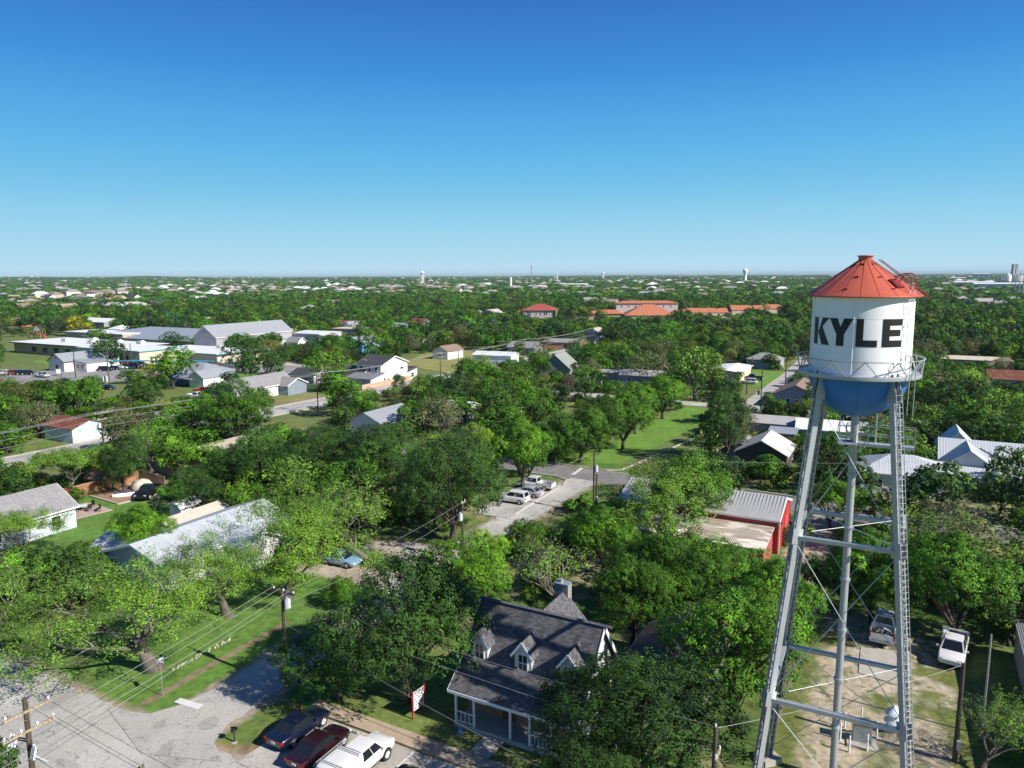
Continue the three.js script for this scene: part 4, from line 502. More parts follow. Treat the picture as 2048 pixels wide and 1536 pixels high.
{ const [a, b] = AB(310, 722); const P = bld('flat_classrooms', 'white flat-roofed classroom block with teal edge right of the covered walk', a + 10, b + 14, 0, [{ w: 40, d: 20, h: 3.4, kind: 'flat', ov: 1, wall: MT.cream, roof: MT.whiteRoof, trim: MT.teal, win: row('f', [-16, -12, -8, 6], 0.9, 2, 1.8) }], 'school building'); for (const [x, z] of [[-6, 2], [4, -5], [10, -2], [14, -6]]) { const u = new B(); u.box(x, 4.4, z, 2.2, 1.1, 1.6); u.box(x, 5.02, z, 1.2, 0.12, 1.2); part(P, 'roof_unit', u, MT.greyCan); }
  const C = onGrid('covered_walk', 'long thin teal covered walkway crossing the school lawn', 'walkway', ...AB(270, 738)); const w = new B(); w.box(0, 2.9, 0, 58, 0.16, 3, 0.42); part(C, 'roof', w, MT.teal); for (let k = 0; k < 12; k++) { const t = (k / 11 - 0.5) * 55, p = new B(); for (const e of [-1.2, 1.2]) p.cyl(t * Math.cos(0.42) + e * Math.sin(0.42), 0, -t * Math.sin(0.42) + e * Math.cos(0.42), 0.09, 0.09, 2.85, 6); part(C, 'post', p, MT.dark); } }
{ const [a, b] = AB(391, 708); bld('gabled_gym', 'tall grey gabled hall with arched door and long pale roof', a + 6.5, b + 21, HP, [{ w: 42, d: 13.5, h: 7.4, rh: 4.6, ov: 0.4, wall: M('hall_grey_wall', [0.4, 0.4, 0.42], { o: { map: T.weather } }), roof: MT.greyMetal, trim: MT.white, win: [['l', -0.9, 8.7, 0.6, 1.2], ['l', 0.1, 8.9, 0.6, 1.4], ['l', 1.1, 8.7, 0.6, 1.2]], door: [['l', 0.6, 0, 2, 3.4, MT.dark]] }, { x: 10, z: 7.6, w: 20, d: 4, h: 4, rh: 0.6, kind: 'shed', wall: MT.whitePaint, roof: MT.greyMetal }], 'hall');
  bld('hip_roof_school', 'grey hip-roofed school building behind the dark pine left of the tall gabled hall', a - 16, b + 52, 0, [{ w: 44, d: 26, h: 4, rh: 4.5, kind: 'hip', ov: 0.5, wall: MT.cream, roof: MT.greyShingle }], 'school building'); }
{ const [a, b] = AB(585, 697); bld('white_metal_hall', 'boxy grey-white metal hall right of the tall gabled hall', a + 4, b + 12, 0, [{ w: 15, d: 15, h: 6.4, rh: 0.8, ov: 0.2, wall: M('pale_metal_wall', [0.5, 0.52, 0.55], { o: { map: T.streak } }), roof: MT.whiteMetal, trim: MT.white }, { x: -3, z: 10.5, w: 7, d: 5, h: 3.2, rh: 1.8, wall: MT.paleSiding, roof: MT.greyShingle, trim: MT.white }], 'hall'); }
// houses through the middle distance: [label, px, py, ry, w, d, h, rh, kind, wall, roof]
for (const [label, px, py, ry, w, d, h, rh, kind, wall, roof, win] of [
  ['blue two-storey house with grey roof among the trees above the white house', 728, 712, HP, 14, 10, 6, 2, 'gable', MT.blueSiding, MT.greyMetal, [['l', -2, 3.6, 1, 1.6], ['l', 2, 3.6, 1, 1.6], ['f', 0, 3.4, 1.4, 1.8], ['f', 4, 3.6, 1, 1.4]]],
  ['low tan flat-roofed building above the blue two-storey house', 712, 672, 0.1, 22, 12, 4, 0, 'flat', MT.cream, MT.tanRoof, []],
  ['brown-roofed house behind the tan flat roof', 690, 665, 0, 14, 10, 4, 3, 'gable', MT.cream, MT.rustRoof, []],
  ['pale gabled shed beside the brown-roofed house', 706, 668, HP, 10, 8, 4, 3, 'gable', MT.paleSiding, MT.greyMetal, []],
  ['rust-roofed tall barn half hidden in the trees', 840, 668, 0, 9, 9, 6.5, 2, 'gable', MT.greyWall, MT.rustRoof, []],
  ['low rust-roofed barn below the taller one', 836, 692, 0, 10, 7, 3, 1.4, 'gable', MT.greyWall, MT.rustRoof, []],
  ['grey-roofed house left of the rusty barns', 808, 668, 0, 14, 9, 4, 2, 'gable', MT.paleSiding, MT.greyMetal, []],
  ['white cabin with brown roof at the far end of the dry field', 896, 716, HP, 11, 7, 3.2, 1.8, 'gable', MT.whitePaint, MT.brownShingle, [['l', 0, 1, 1, 1.2]]],
  ['white shed with flat pale metal roof right of the dry field', 992, 726, 0.12, 15, 8, 3.2, 1.0, 'gable', MT.paleSiding, MT.whiteMetal, [['f', -3, 1, 1, 1.2]]],
  ['grey-roofed cottage beside the parked cars right of the white shed', 1050, 708, 0, 12, 8, 3, 2, 'gable', MT.greyWall, MT.greyShingle, []],
  ['pink brick bungalow with low grey roof behind a lawn', 1118, 696, 0.15, 22, 9, 2.9, 1.2, 'gable', M('pink_brick', [0.56, 0.33, 0.27], { o: { map: T.brick } }), MT.greyShingle, [['f', -6, 0.9, 2, 1.3], ['f', 4, 0.9, 2, 1.3]]],
  ['small blue-grey gabled house above the pink brick bungalow', 1192, 682, HP, 9, 8, 4, 2.4, 'gable', MT.blueGrey, MT.paleShingle, []],
  ['steep grey-green gable roof rising from the middle wood', 1120, 752, HP + 0.1, 10, 10, 3, 4.2, 'gable', MT.greenShingle, MT.greenShingle, []],
  ['long grey trailer home with white curved end', 1240, 764, 0.05, 14, 4.4, 3, 0.5, 'gable', MT.greyWall, MT.paleShingle, []],
  ['grey house with white rounded gable right of the trailer home', 1285, 768, 0.1, 12, 7, 2.9, 1.2, 'gable', MT.blueGrey, MT.paleShingle, []],
  ['open-sided hut with tan roof left of the trailer home', 1190, 770, 0.05, 5, 4, 2.4, 0.6, 'gable', MT.greyWall, MT.tanRoof, []],
  ['white flat-roofed bungalow beside the two cars on the lawn', 1462, 756, HP, 19, 9, 3, 0.5, 'gable', MT.cream, MT.whiteRoof, [['l', 0, 0.8, 1, 1.2]]],
  ['small teal-roofed house in trees behind the white bungalow', 1530, 735, 0, 11, 8, 3, 2, 'hip', MT.greyWall, MT.greenShingle, []],
  ['grey house with brown shingle roof beside the tower tank', 1598, 808, HP, 15, 10, 3.2, 2.4, 'gable', MT.blueGrey, MT.brownShingle, [['l', -1.6, 1, 1, 1.3], ['l', 0.4, 1, 1, 1.3]]],
  ['long low grey-roofed house left of the tower legs', 1560, 868, 0.03, 20, 5.2, 2.4, 0.6, 'shed', MT.greyWall, MT.paleShingle, []],
  ['low wide white-roofed house crossing behind the tower legs', 1660, 880, 0.1, 12, 8, 2.6, 1.2, 'gable', MT.greyWall, MT.whiteRoof, []],
  ['square grey-roofed annex below the long low house', 1565, 888, 0.05, 4.5, 4, 2.4, 0.3, 'shed', MT.greyWall, MT.greyMetal, []],
  ['white gable-roofed cottage left of the tower legs with satellite dish', 1530, 928, HP, 9, 8, 2.8, 2.1, 'gable', MT.darkWood, M('white_shingle', [0.66, 0.64, 0.62], { o: { map: T.shingleLight } }), []],
  ['grey-roofed low wing beside the white gable-roofed cottage', 1488, 918, HP, 6, 4.5, 2.4, 1, 'gable', MT.greyWall, MT.greyShingle, []],
  ['pale blue metal roof between trees right of the tower leg', 1800, 975, 0.1, 12, 9, 3, 2, 'hip', MT.paleSiding, MT.blueMetal, []],
  ['long tan metal roof among trees right of the tank', 1940, 735, 0.0, 21, 9, 3, 0.8, 'gable', MT.tan, MT.tanRoof, []],
  ['rust-red roofed house at the right edge level with the tank', 2040, 778, 0, 16, 9, 3, 2, 'gable', MT.cream, MT.rustRoof, []],
  ['brown thatched-looking pavilion roof at the right edge above the rust roof', 2008, 748, 0, 10, 8, 2.8, 2, 'hip', MT.darkWood, MT.brownShingle, []],
  ['small brown-roofed house half hidden right of the bowl', 1920, 788, 0, 12, 8, 2.8, 1.4, 'gable', MT.blueGrey, MT.brownShingle, []],
  ['white narrow roof showing in trees at the far right', 2000, 880, 0, 10, 5, 2.6, 0.6, 'gable', MT.greyWall, MT.whiteRoof, []],
  ['grey metal roof glinting under trees below the main road bend', 768, 862, HP, 12, 8, 3, 1.8, 'gable', MT.whitePaint, MT.greyMetal, []],
  ['white shed end beside the leafless thicket in the middle', 925, 838, 0, 6, 5, 3, 1, 'gable', MT.whitePaint, MT.whiteMetal, []],
  ['brown-brick bungalow with grey roof far left above the school', 45, 652, 0, 15, 10, 3, 2.6, 'gable', MT.redBrick, MT.brownShingle, []],
  ['wide white-roofed hall behind the golden tree', 205, 655, 0, 26, 14, 4, 2, 'gable', MT.greyWall, MT.whiteRoof, []],
  ['small domed white roof left of the gabled hall', 245, 672, 0, 10, 9, 4, 2, 'hip', MT.greyWall, MT.whiteRoof, []],
]) bld('house', label, ...AB(px, py), ry, [{ w, d, h, rh, kind, wall, roof, ov: 0.35, win: win.length ? win : h > 2.7 ? row('f', [-w * 0.28, w * 0.25], 0.9, 1.1, 1.2) : [] }]);
{ const P = bld('multi_gable_house', 'pale metal-roofed house with several crossing gables at the right', ...AB(1956, 952), 0.02, [{ w: 11, d: 7, h: 3, rh: 2.6, wall: MT.paleSiding, roof: MT.blueMetal }, { x: -2, z: 4, ry: HP, w: 8, d: 7, h: 3, rh: 2.5, wall: MT.paleSiding, roof: MT.blueMetal }, { x: -3, z: -4, ry: HP, w: 7, d: 5, h: 4, rh: 2.6, wall: MT.paleSiding, roof: MT.blueMetal }, { x: -1.5, z: 9.5, w: 11, d: 3.4, h: 2.4, rh: 0.8, kind: 'shed', roof: MT.blueMetal }]); for (const [x, z] of [[2.6, 2.4], [-0.4, 3]]) { const s = new B(); s.bar(V(x, 5.1, z), V(x + 2.2, 4.0, z + 0.9), 0.5, 0.08, V(0, 1, 0)); part(P, 'skylight', s, MT.dark); } }
// the orange-roofed mission-style buildings and their neighbours
bld('red_hip_building', 'two-storey pale building with red hip roof above the middle wood', ...AB(1080, 645), 0.35, [{ w: 22, d: 18, h: 8.5, rh: 4, kind: 'hip', ov: 0.8, wall: M('pale_render', [0.6, 0.57, 0.52], { o: { map: T.weather } }), roof: MT.redTile, win: [...row('f', [-7, -5.6, 4, 5.4], 5.4, 1.1, 1.8), ...row('f', [-1.6, 1.4], 5.2, 0.8, 1.8), ...row('f', [-7, -5.6, 4, 5.4], 1.4, 1.1, 1.8), ...row('f', [-1.6, 1.4], 1, 0.8, 1.8)] }, { x: -14, z: -2, w: 10, d: 12, h: 5.5, rh: 2, kind: 'hip', wall: MT.cream, roof: MT.orangeTile }], 'building');
{ const [a, b] = AB(1275, 640); bld('orange_roof_complex', 'large cream complex with orange tile roofs and long clerestory block', a, b + 10, 0.42, [{ x: 4, z: -14, w: 44, d: 13, h: 11, rh: 1.6, kind: 'hip', ov: 0.8, wall: M('lilac_render', [0.58, 0.53, 0.53], { o: { map: T.weather } }), roof: MT.orangeTile, win: row('f', [-18, -13, -8, -3, 2, 7, 12, 17], 8, 1, 1.6) }, { x: 4, z: 4, w: 34, d: 26, h: 3.6, rh: 7, kind: 'hip', ov: 0.8, wall: MT.cream, roof: MT.orangeTile }, { x: -26, z: -4, w: 26, d: 12, h: 4, rh: 2.6, kind: 'hip', ov: 0.8, wall: MT.tan, roof: MT.orangeTile }, { x: 26, z: -4, w: 14, d: 14, h: 4, rh: 2.6, kind: 'hip', ov: 0.8, wall: MT.cream, roof: MT.orangeTile }], 'building'); }
for (const [px, py, w, h, l] of [[1400, 634, 34, 3.6, 'long low orange-roofed house right of the orange-roofed complex'], [1455, 634, 26, 3.6, 'second orange-roofed house along the far lane'], [1490, 634, 22, 5.5, 'cream gabled house with orange roof beside the far lane'], [1543, 628, 22, 4.5, 'orange-roofed house half hidden left of the tank']]) bld('orange_roof_house', l, ...AB(px, py), 0.42, [{ w, d: 13, h, rh: 3, kind: h > 5 ? 'gable' : 'hip', wall: MT.cream, roof: MT.orangeTile, win: row('f', [-w * 0.3, w * 0.3], 1, 2, 1.6) }]);
// --- fences and walls
function fence(name, label, line, h, mat, o = {}) { const P = thing(name, label, 'fence', 0, 0, 0); for (let i = 0; i + 1 < line.length; i++) { const [a, b] = line[i], [c, d] = line[i + 1], L = Math.hypot(c - a, d - b), n = Math.max(1, Math.round(L / (o.step || 2.4))); for (let k = 0; k < n; k++) { const p = V(gx(lerp(a, c, k / n), lerp(b, d, k / n)), 0, gz(lerp(a, c, k / n), lerp(b, d, k / n))), q = V(gx(lerp(a, c, (k + 1) / n), lerp(b, d, (k + 1) / n)), 0, gz(lerp(a, c, (k + 1) / n), lerp(b, d, (k + 1) / n))); const f = new B(); f.bar(p.clone().setY(h / 2), q.clone().setY(h / 2), o.t || 0.05, h - 0.04, V(0, 1, 0)); part(P, o.panel || 'panel', f, mat); const s = new B(); s.box(p.x, (h + 0.08) / 2, p.z, 0.1, h + 0.08, 0.1); part(P, 'post', s, o.post || mat); } } return P; }
fence('wood_fence', 'long reddish wooden fence behind the left lawn and patio', [[-107.5, 52], [-106.4, 60], [-106, 67], [-105.8, 71]], 1.8, MT.fenceWood);
fence('wood_fence', 'short brown board fence behind the stored tarpaulin pile', [[-105.4, 71.6], [-99, 70.6]], 1.8, MT.fenceGrey);
fence('wood_fence', 'dark board fence along the yard of the brick building', [[-111.5, 76.6], [-104.5, 75.2], [-97.5, 74.2]], 1.8, MT.fenceGrey);
fence('yard_wall', 'smooth beige wall round the yard of the brick building', [[-112.2, 77.4], [-110.5, 85.8], [-106.5, 86.6]], 1.9, MT.cream, { t: 0.2, panel: 'wall' });
fence('wood_fence', 'fresh pinkish plank fence round the white two-storey house', [[-141, 158.6], [-133.6, 158.4], [-133.8, 170], [-134, 182]], 1.8, MT.fencePale);
fence('wood_fence', 'weathered board fence by the white gable-roofed cottage', [[-28.5, 127], [-24, 140]], 1.8, MT.fenceGrey);
fence('wood_fence', 'tan plank fence beside the dark oak at the meadow end', [[-34.8, 141], [-34.4, 150]], 1.8, MT.fencePale);
// ---------------------------------------------------------------- cars
const carGeo = {};
function loft(stations) { // [x, halfWidth, yBottom, yTop, shoulder]: rounded body sections from back to front
  const b = new B(), sec = ([x, w, y0, y1, s = 0.86]) => [[w * 0.9, y0], [w, y0 + (y1 - y0) * 0.22], [w, y0 + (y1 - y0) * 0.6], [w * 0.97, y1 - (y1 - y0) * 0.16], [w * s, y1], [0, y1 + 0.02], [-w * s, y1], [-w * 0.97, y1 - (y1 - y0) * 0.16], [-w, y0 + (y1 - y0) * 0.6], [-w, y0 + (y1 - y0) * 0.22], [-w * 0.9, y0]].map(([z, y]) => V(x, y, z));
  const R = stations.map(sec), n = R[0].length, N = (i, k) => { const a = R[Math.max(i - 1, 0)][k], c = R[Math.min(i + 1, R.length - 1)][k], d = R[i][Math.max(k - 1, 0)], e = R[i][Math.min(k + 1, n - 1)]; return V().crossVectors(V().subVectors(e, d), V().subVectors(c, a)).normalize().negate(); };
  for (let i = 0; i + 1 < R.length; i++) for (let k = 0; k + 1 < n; k++) { b.tri(R[i][k], R[i + 1][k], R[i + 1][k + 1], 0, 0, 0, N(i, k), N(i + 1, k), N(i + 1, k + 1)); b.tri(R[i][k], R[i + 1][k + 1], R[i][k + 1], 0, 0, 0, N(i, k), N(i + 1, k + 1), N(i, k + 1)); }
  for (const [q, f] of [[R[0], 0], [R[R.length - 1], 1]]) { const c = V(q[0].x, (q[0].y + q[5].y) / 2, 0); for (let k = 0; k < n; k++) { const k2 = (k + 1) % n; f ? b.tri(c, q[k2], q[k]) : b.tri(c, q[k], q[k2]); } }
  return fixNormals(b);
}
function fixNormals(b) { for (let i = 0; i < b.p.length; i += 9) { const p = b.p, e = V(p[i + 3] - p[i], p[i + 4] - p[i + 1], p[i + 5] - p[i + 2]), f = V(p[i + 6] - p[i], p[i + 7] - p[i + 1], p[i + 8] - p[i + 2]), g = V().crossVectors(e, f); let s = 0; for (let k = 0; k < 3; k++) s += g.x * b.n[i + k * 3] + g.y * b.n[i + k * 3 + 1] + g.z * b.n[i + k * 3 + 2]; if (s < 0) for (let c = 0; c < 3; c++) { let t = p[i + 3 + c]; p[i + 3 + c] = p[i + 6 + c]; p[i + 6 + c] = t; t = b.n[i + 3 + c]; b.n[i + 3 + c] = b.n[i + 6 + c]; b.n[i + 6 + c] = t; } } return b; }
const SHAPES = {
  sedan: { L: 4.7, W: 0.9, belt: 0.92, body: [[-2.35, 0.72, 0.42, 0.86], [-2.2, 0.86, 0.3, 0.95], [-1.5, 0.9, 0.24, 0.98], [0.9, 0.9, 0.24, 0.94], [1.9, 0.87, 0.26, 0.8], [2.25, 0.76, 0.32, 0.68], [2.35, 0.6, 0.38, 0.6]], cab: [-1.95, -1.05, 0.35, 1.2], roof: 1.43, r: 0.33, ax: [-1.4, 1.45] },
  coupe: { L: 4.75, W: 0.94, belt: 0.92, body: [[-2.35, 0.74, 0.42, 0.86], [-2.2, 0.9, 0.3, 0.98], [-1.5, 0.95, 0.24, 1.0], [0.9, 0.93, 0.24, 0.94], [1.9, 0.9, 0.26, 0.84], [2.25, 0.8, 0.32, 0.72], [2.35, 0.64, 0.38, 0.62]], cab: [-2.0, -0.85, 0.25, 1.05], roof: 1.37, r: 0.36, ax: [-1.4, 1.45] },
  suv: { L: 4.8, W: 0.95, belt: 1.08, body: [[-2.38, 0.82, 0.46, 0.98], [-2.25, 0.92, 0.36, 1.1], [-1.5, 0.95, 0.3, 1.12], [0.9, 0.95, 0.3, 1.08], [1.9, 0.92, 0.32, 0.98], [2.28, 0.84, 0.36, 0.86], [2.38, 0.7, 0.42, 0.72]], cab: [-2.3, -2.0, 0.25, 1.05], roof: 1.72, r: 0.37, ax: [-1.45, 1.45] },
  pickup: { L: 5.7, W: 0.98, belt: 1.12, body: [[-0.55, 0.96, 0.4, 1.12], [1.3, 0.98, 0.4, 1.12], [2.3, 0.96, 0.42, 1.06], [2.7, 0.9, 0.44, 0.98], [2.85, 0.78, 0.5, 0.82]], cab: [-0.55, -0.4, 0.95, 1.6], roof: 1.82, r: 0.4, ax: [-1.75, 1.8], bed: [-2.85, -0.6] },
};
const glassCar = M('car_glass', [0.012, 0.016, 0.02], { o: { roughness: 0.06 } }), tail = M('tail_light', [0.4, 0.01, 0.01], { o: { roughness: 0.25 } }), head = M('head_light', [0.75, 0.77, 0.78], { o: { roughness: 0.15 } }), plate = M('number_plate', [0.7, 0.7, 0.68], {});
const carPaint = (n, c) => M('car_' + n, c, { phys: true, o: { roughness: 0.32, clearcoat: 1, clearcoatRoughness: 0.05, metalness: 0.1 } });
const CP = { white: carPaint('white', [0.76, 0.76, 0.76]), black: carPaint('black', [0.008, 0.008, 0.009]), navy: carPaint('navy', [0.005, 0.009, 0.028]), maroon: carPaint('maroon', [0.022, 0.004, 0.006]), silver: carPaint('silver', [0.42, 0.44, 0.47]), sky: carPaint('sky', [0.2, 0.36, 0.52]), red: carPaint('red', [0.38, 0.015, 0.015]), grey: carPaint('grey', [0.11, 0.115, 0.12]), brick: carPaint('brick', [0.22, 0.04, 0.03]), teal: carPaint('teal', [0.1, 0.2, 0.2]) };
function geosFor(type) {
  if (carGeo[type]) return carGeo[type]; const S = SHAPES[type], g = {}; const W = S.W;
  g.body = loft(S.body).geo(); const [x0, x1, x2, x3] = S.cab, wb = W * 0.9, wt = W * 0.68, yb = S.belt, yt = S.roof;
  const P = (x, y, s) => V(x, y, s * lerp(wb, wt, (y - yb) / (yt - yb))), c = new B(), lo = yb - 0.04;
  // cabin shell: pillars and roof in paint
  const F = { back: [P(x0, lo, -1), P(x0, lo, 1), P(x1, yt - 0.04, 1), P(x1, yt - 0.04, -1)], front: [P(x3, lo, 1), P(x3, lo, -1), P(x2, yt - 0.04, -1), P(x2, yt - 0.04, 1)], left: [P(x3, lo, -1), P(x0, lo, -1), P(x1, yt - 0.04, -1), P(x2, yt - 0.04, -1)], right: [P(x0, lo, 1), P(x3, lo, 1), P(x2, yt - 0.04, 1), P(x1, yt - 0.04, 1)] };
  for (const k in F) c.face(F[k].slice().reverse()); 
  const rf = [[x1 - 0.03, wt * 0.98, yt - 0.05, yt], [lerp(x1, x2, 0.3), wt, yt - 0.03, yt + 0.03], [lerp(x1, x2, 0.7), wt, yt - 0.03, yt + 0.03], [x2 + 0.03, wt * 0.98, yt - 0.05, yt]]; c.add(loft(rf.map((q) => [...q, 0.9])).geo()); g.cabin = c.geo();
  const pane = (f, u0, u1, v0, v1, off = 0.012) => { const b = new B(), Q = (u, v) => V().lerpVectors(V().lerpVectors(f[0], f[1], u), V().lerpVectors(f[3], f[2], u), v), n = V().crossVectors(V().subVectors(f[1], f[0]), V().subVectors(f[3], f[0])).normalize(); const cen = Q(0.5, 0.5), out = V(cen.x - (x0 + x3) / 2, 0.3, cen.z); if (n.dot(out) < 0) n.negate(); const q = [Q(u0, v0), Q(u1, v0), Q(u1, v1), Q(u0, v1)].map((v) => v.addScaledVector(n, off)); b.face(q); return b.geo(); };
  g.windscreen = pane(F.front, 0.06, 0.94, 0.08, 0.94); g.rear_window = pane(F.back, 0.08, 0.92, 0.12, 0.92); const two = type !== 'coupe' ? [[0.06, 0.5], [0.53, 0.93]] : [[0.1, 0.36], [0.39, 0.92]]; g.side = []; for (const k of ['left', 'right']) for (const [u0, u1] of two) g.side.push(k === 'right' ? pane(F.right, u0, u1, 0.12, 0.9) : pane(F.left, 1 - u1, 1 - u0, 0.12, 0.9));
  const w = new B(); const r = S.r; { const q = new B(); q.lathe([[r * 0.62, -0.11], [r * 0.97, -0.11], [r, -0.06], [r, 0.06], [r * 0.97, 0.11], [r * 0.62, 0.11]], 20); w.add(q.geo(), new THREE.Matrix4().makeRotationX(HP)); } g.tyre = w.geo(); const rm = new B(); { const q = new B(); q.cyl(0, -0.1, 0, r * 0.62, r * 0.62, 0.19, 16); for (let k = 0; k < 5; k++) { const t = k / 5 * 6.283; q.bar(V(0, 0.1, 0), V(Math.cos(t) * r * 0.6, 0.1, Math.sin(t) * r * 0.6), 0.07, 0.03); } rm.add(q.geo(), new THREE.Matrix4().makeRotationX(HP)); } g.rim = rm.geo();
  const ar = new B(); for (const x of S.ax) for (const s of [-1, 1]) { const q = new B(); q.cyl(0, 0, 0, r * 1.14, r * 1.14, 0.05, 20); ar.add(q.geo(), new THREE.Matrix4().makeRotationX(HP).setPosition(x, r + 0.02, s * (W - 0.05) + (s > 0 ? -0.0 : -0.0))); } g.arch = ar.geo();
  const hx = S.body[S.body.length - 2][0], hy = S.body[S.body.length - 2][3]; const hl = (s) => { const b = new B(); b.box(hx + 0.02, hy - 0.1, s * W * 0.68, 0.16, 0.13, 0.3); return b.geo(); }; g.hl = [hl(-1), hl(1)];
  const tx = S.bed ? S.bed[0] : S.body[0][0], tl = (s) => { const b = new B(); b.box(tx + 0.04, S.belt - 0.16, s * W * (S.bed ? 0.94 : 0.74), 0.14, S.bed ? 0.4 : 0.16, S.bed ? 0.12 : 0.34); return b.geo(); }; g.tl = [tl(-1), tl(1)];
  { const b = new B(); b.box(tx - 0.02, 0.66, 0, 0.03, 0.13, 0.34); g.plate = b.geo(); } g.mir = [-1, 1].map((s) => { const b = new B(); b.box(x2 + 0.35, yb + 0.08, s * (W + 0.09), 0.12, 0.14, 0.2); return b.geo(); });
  { const b = new B(); b.box(0, 0.34, 0, S.L * 0.86, 0.16, W * 1.7); g.under = b.geo(); }
  if (S.bed) { const [p, q] = S.bed, b = new B(), m = (p + q) / 2, l = q - p; for (const s of [-1, 1]) b.box(m, 0.82, s * (W - 0.04), l, 0.64, 0.08); b.box(p + 0.05, 0.82, 0, 0.08, 0.64, W * 2 - 0.16); b.box(q - 0.03, 0.85, 0, 0.06, 0.6, W * 2 - 0.16); g.bed = b.geo(); const f = new B(); f.box(m, 0.56, 0, l - 0.14, 0.08, W * 2 - 0.18); g.floor = f.geo(); const bp = new B(); bp.box(p - 0.06, 0.5, 0, 0.16, 0.18, W * 1.9); g.bumper = bp.geo(); }
  return (carGeo[type] = g);
}
function car(type, paint, label, a, b, ry, o = {}) { // ry 0: nose along +a; HP: nose along +b
  const g = geosFor(type), S = SHAPES[type], t = onGrid(o.name || ({ pickup: 'pickup_truck', suv: 'parked_suv', coupe: 'parked_coupe' }[type] || 'parked_car'), label, type === 'pickup' ? 'pickup truck' : 'car', a, b, ry, o.group, o.y ?? 0.1); const P = CP[paint];
  part(t, 'body', g.body, P); part(t, 'cabin', g.cabin, P); part(t, 'windscreen', g.windscreen, glassCar); part(t, 'rear_window', g.rear_window, glassCar); for (const s of g.side) part(t, 'side_window', s, glassCar);
  part(t, 'wheel_arch', g.arch, MT.black); part(t, 'chassis', g.under, MT.black);
  for (const x of S.ax) for (const s of [-1, 1]) { const w = part(t, 'wheel', g.tyre, MT.rubber); w.position.set(x, S.r, s * (S.W - 0.07)); w.rotation.y = s > 0 ? 0 : Math.PI; part(w, 'rim', g.rim, MT.alloy); }
  for (const h of g.hl) part(t, 'headlight', h, head); for (const h of g.tl) part(t, 'tail_light', h, tail); part(t, 'number_plate', g.plate, plate); for (const h of g.mir) part(t, 'wing_mirror', h, P);
  if (S.bed) { part(t, 'bed_side', g.bed, P); part(t, 'bed_floor', g.floor, MT.dark); part(t, 'bumper', g.bumper, MT.galv); } return t;
}
car('coupe', 'navy', 'dark blue coupe parked nose-in under the live oak', -36.1, 34.7, HP - 0.02);
car('sedan', 'maroon', 'dark maroon sedan parked between the blue coupe and the white utility truck', -33.25, 33.7, HP);
{ const t = car('pickup', 'white', 'white utility truck with enclosed bed and roof ladder rack', -29.75, 33.5, HP); // topper and rack
  const b = new B(); b.add(loft([[-2.8, 0.95, 1.1, 1.84, 0.9], [-2.7, 0.97, 1.1, 1.9, 0.9], [-0.62, 0.97, 1.1, 1.9, 0.9], [-0.52, 0.95, 1.1, 1.84, 0.9]]).geo()); part(t, 'bed_cover', b, CP.white); const r = new B(); for (const x of [-2.4, -0.9]) { r.bar(V(x, 2.06, -0.9), V(x, 2.06, 0.9), 0.06, 0.05); for (const s of [-1, 1]) r.bar(V(x, 1.88, s * 0.85), V(x, 2.06, s * 0.85), 0.05, 0.05); } for (const s of [-0.9, -0.7]) r.bar(V(-2.8, 2.1, s), V(-0.2, 2.1, s), 0.05, 0.05); part(t, 'roof_rack', r, MT.galv); }
car('sedan', 'black', 'black car just showing at the bottom edge right of the utility truck', -26.2, 32.6, HP);
car('pickup', 'white', 'white extended-cab pickup parked by the grass corner of the cross street', -48.2, 96.2, Math.PI + 0.05);
car('sedan', 'silver', 'silver sedan between the white pickup and the white SUV', -47.6, 92.2, Math.PI + 0.05);
car('suv', 'white', 'white SUV parked beside the silver sedan on the side street', -48.1, 88.6, Math.PI + 0.05);
car('sedan', 'sky', 'pale blue sedan in the gravel drive under the thin pecan', -54.4, 59.8, 0.06);
{ car('pickup', 'white', 'white pickup with open loaded bed in the tower yard', -0.35, 70, HP - 0.04); const P = onGrid('timber_load', 'pale boards and boxes lying in the bed of the yard pickup', 'timber', -0.35, 68.3, HP, null, 0.72); const r = rngOf(4); for (let k = 0; k < 7; k++) { const b = new B(); b.box((r() - 0.5) * 0.8, 0.06 + k * 0.05, (r() - 0.5) * 1.0, 1.3, 0.04, 0.16, (r() - 0.5) * 1.6); part(P, 'board', b, k % 3 ? MT.paleWood : MT.white); } for (const [x, z, s] of [[-0.5, 0.5, 0.4], [0.3, -0.5, 0.34]]) { const b = new B(); b.box(x, 0.24, z, s, s, s, 0.3); part(P, 'crate', b, MT.paleWood); } }
{ const t = car('pickup', 'white', 'white pickup with rack facing the camera beside the sparse yard tree', 4.9, 68.4, -HP - 0.12); const r = new B(); for (const s of [-1, 1]) { r.bar(V(-0.7, 1.1, s * 0.9), V(-0.7, 2.0, s * 0.9), 0.07, 0.07); } r.bar(V(-0.7, 2.0, -0.95), V(-0.7, 2.0, 0.95), 0.07, 0.12); r.box(-1.4, 1.3, 0.7, 1.2, 0.4, 0.4); part(t, 'headache_rack', r, CP.white); }
car('pickup', 'black', 'black pickup parked by the garden bed on the left lawn', -97.0, 66.4, -HP + 0.55);
car('pickup', 'red', 'red pickup in front of the metal-roofed porch house', ...AB(408, 787), 0.1, { y: 0.03 }); car('pickup', 'white', 'white pickup nose to tail with the red pickup', ...AB(393, 797), 0.05, { y: 0.03 }); car('pickup', 'grey', 'dark pickup right behind the white one beside the red pickup', ...AB(418, 793), 0.05, { y: 0.03 });
car('suv', 'white', 'white SUV on the grass before the white flat-roofed bungalow', ...AB(1497, 768), Math.PI, { y: 0.05 }); car('pickup', 'black', 'black pickup on the lawn behind the white SUV', ...AB(1506, 760), Math.PI, { y: 0.05 }); car('suv', 'grey', 'grey SUV in shade across the street from the two lawn cars', ...AB(1588, 768), 0.4, { y: 0.05 });
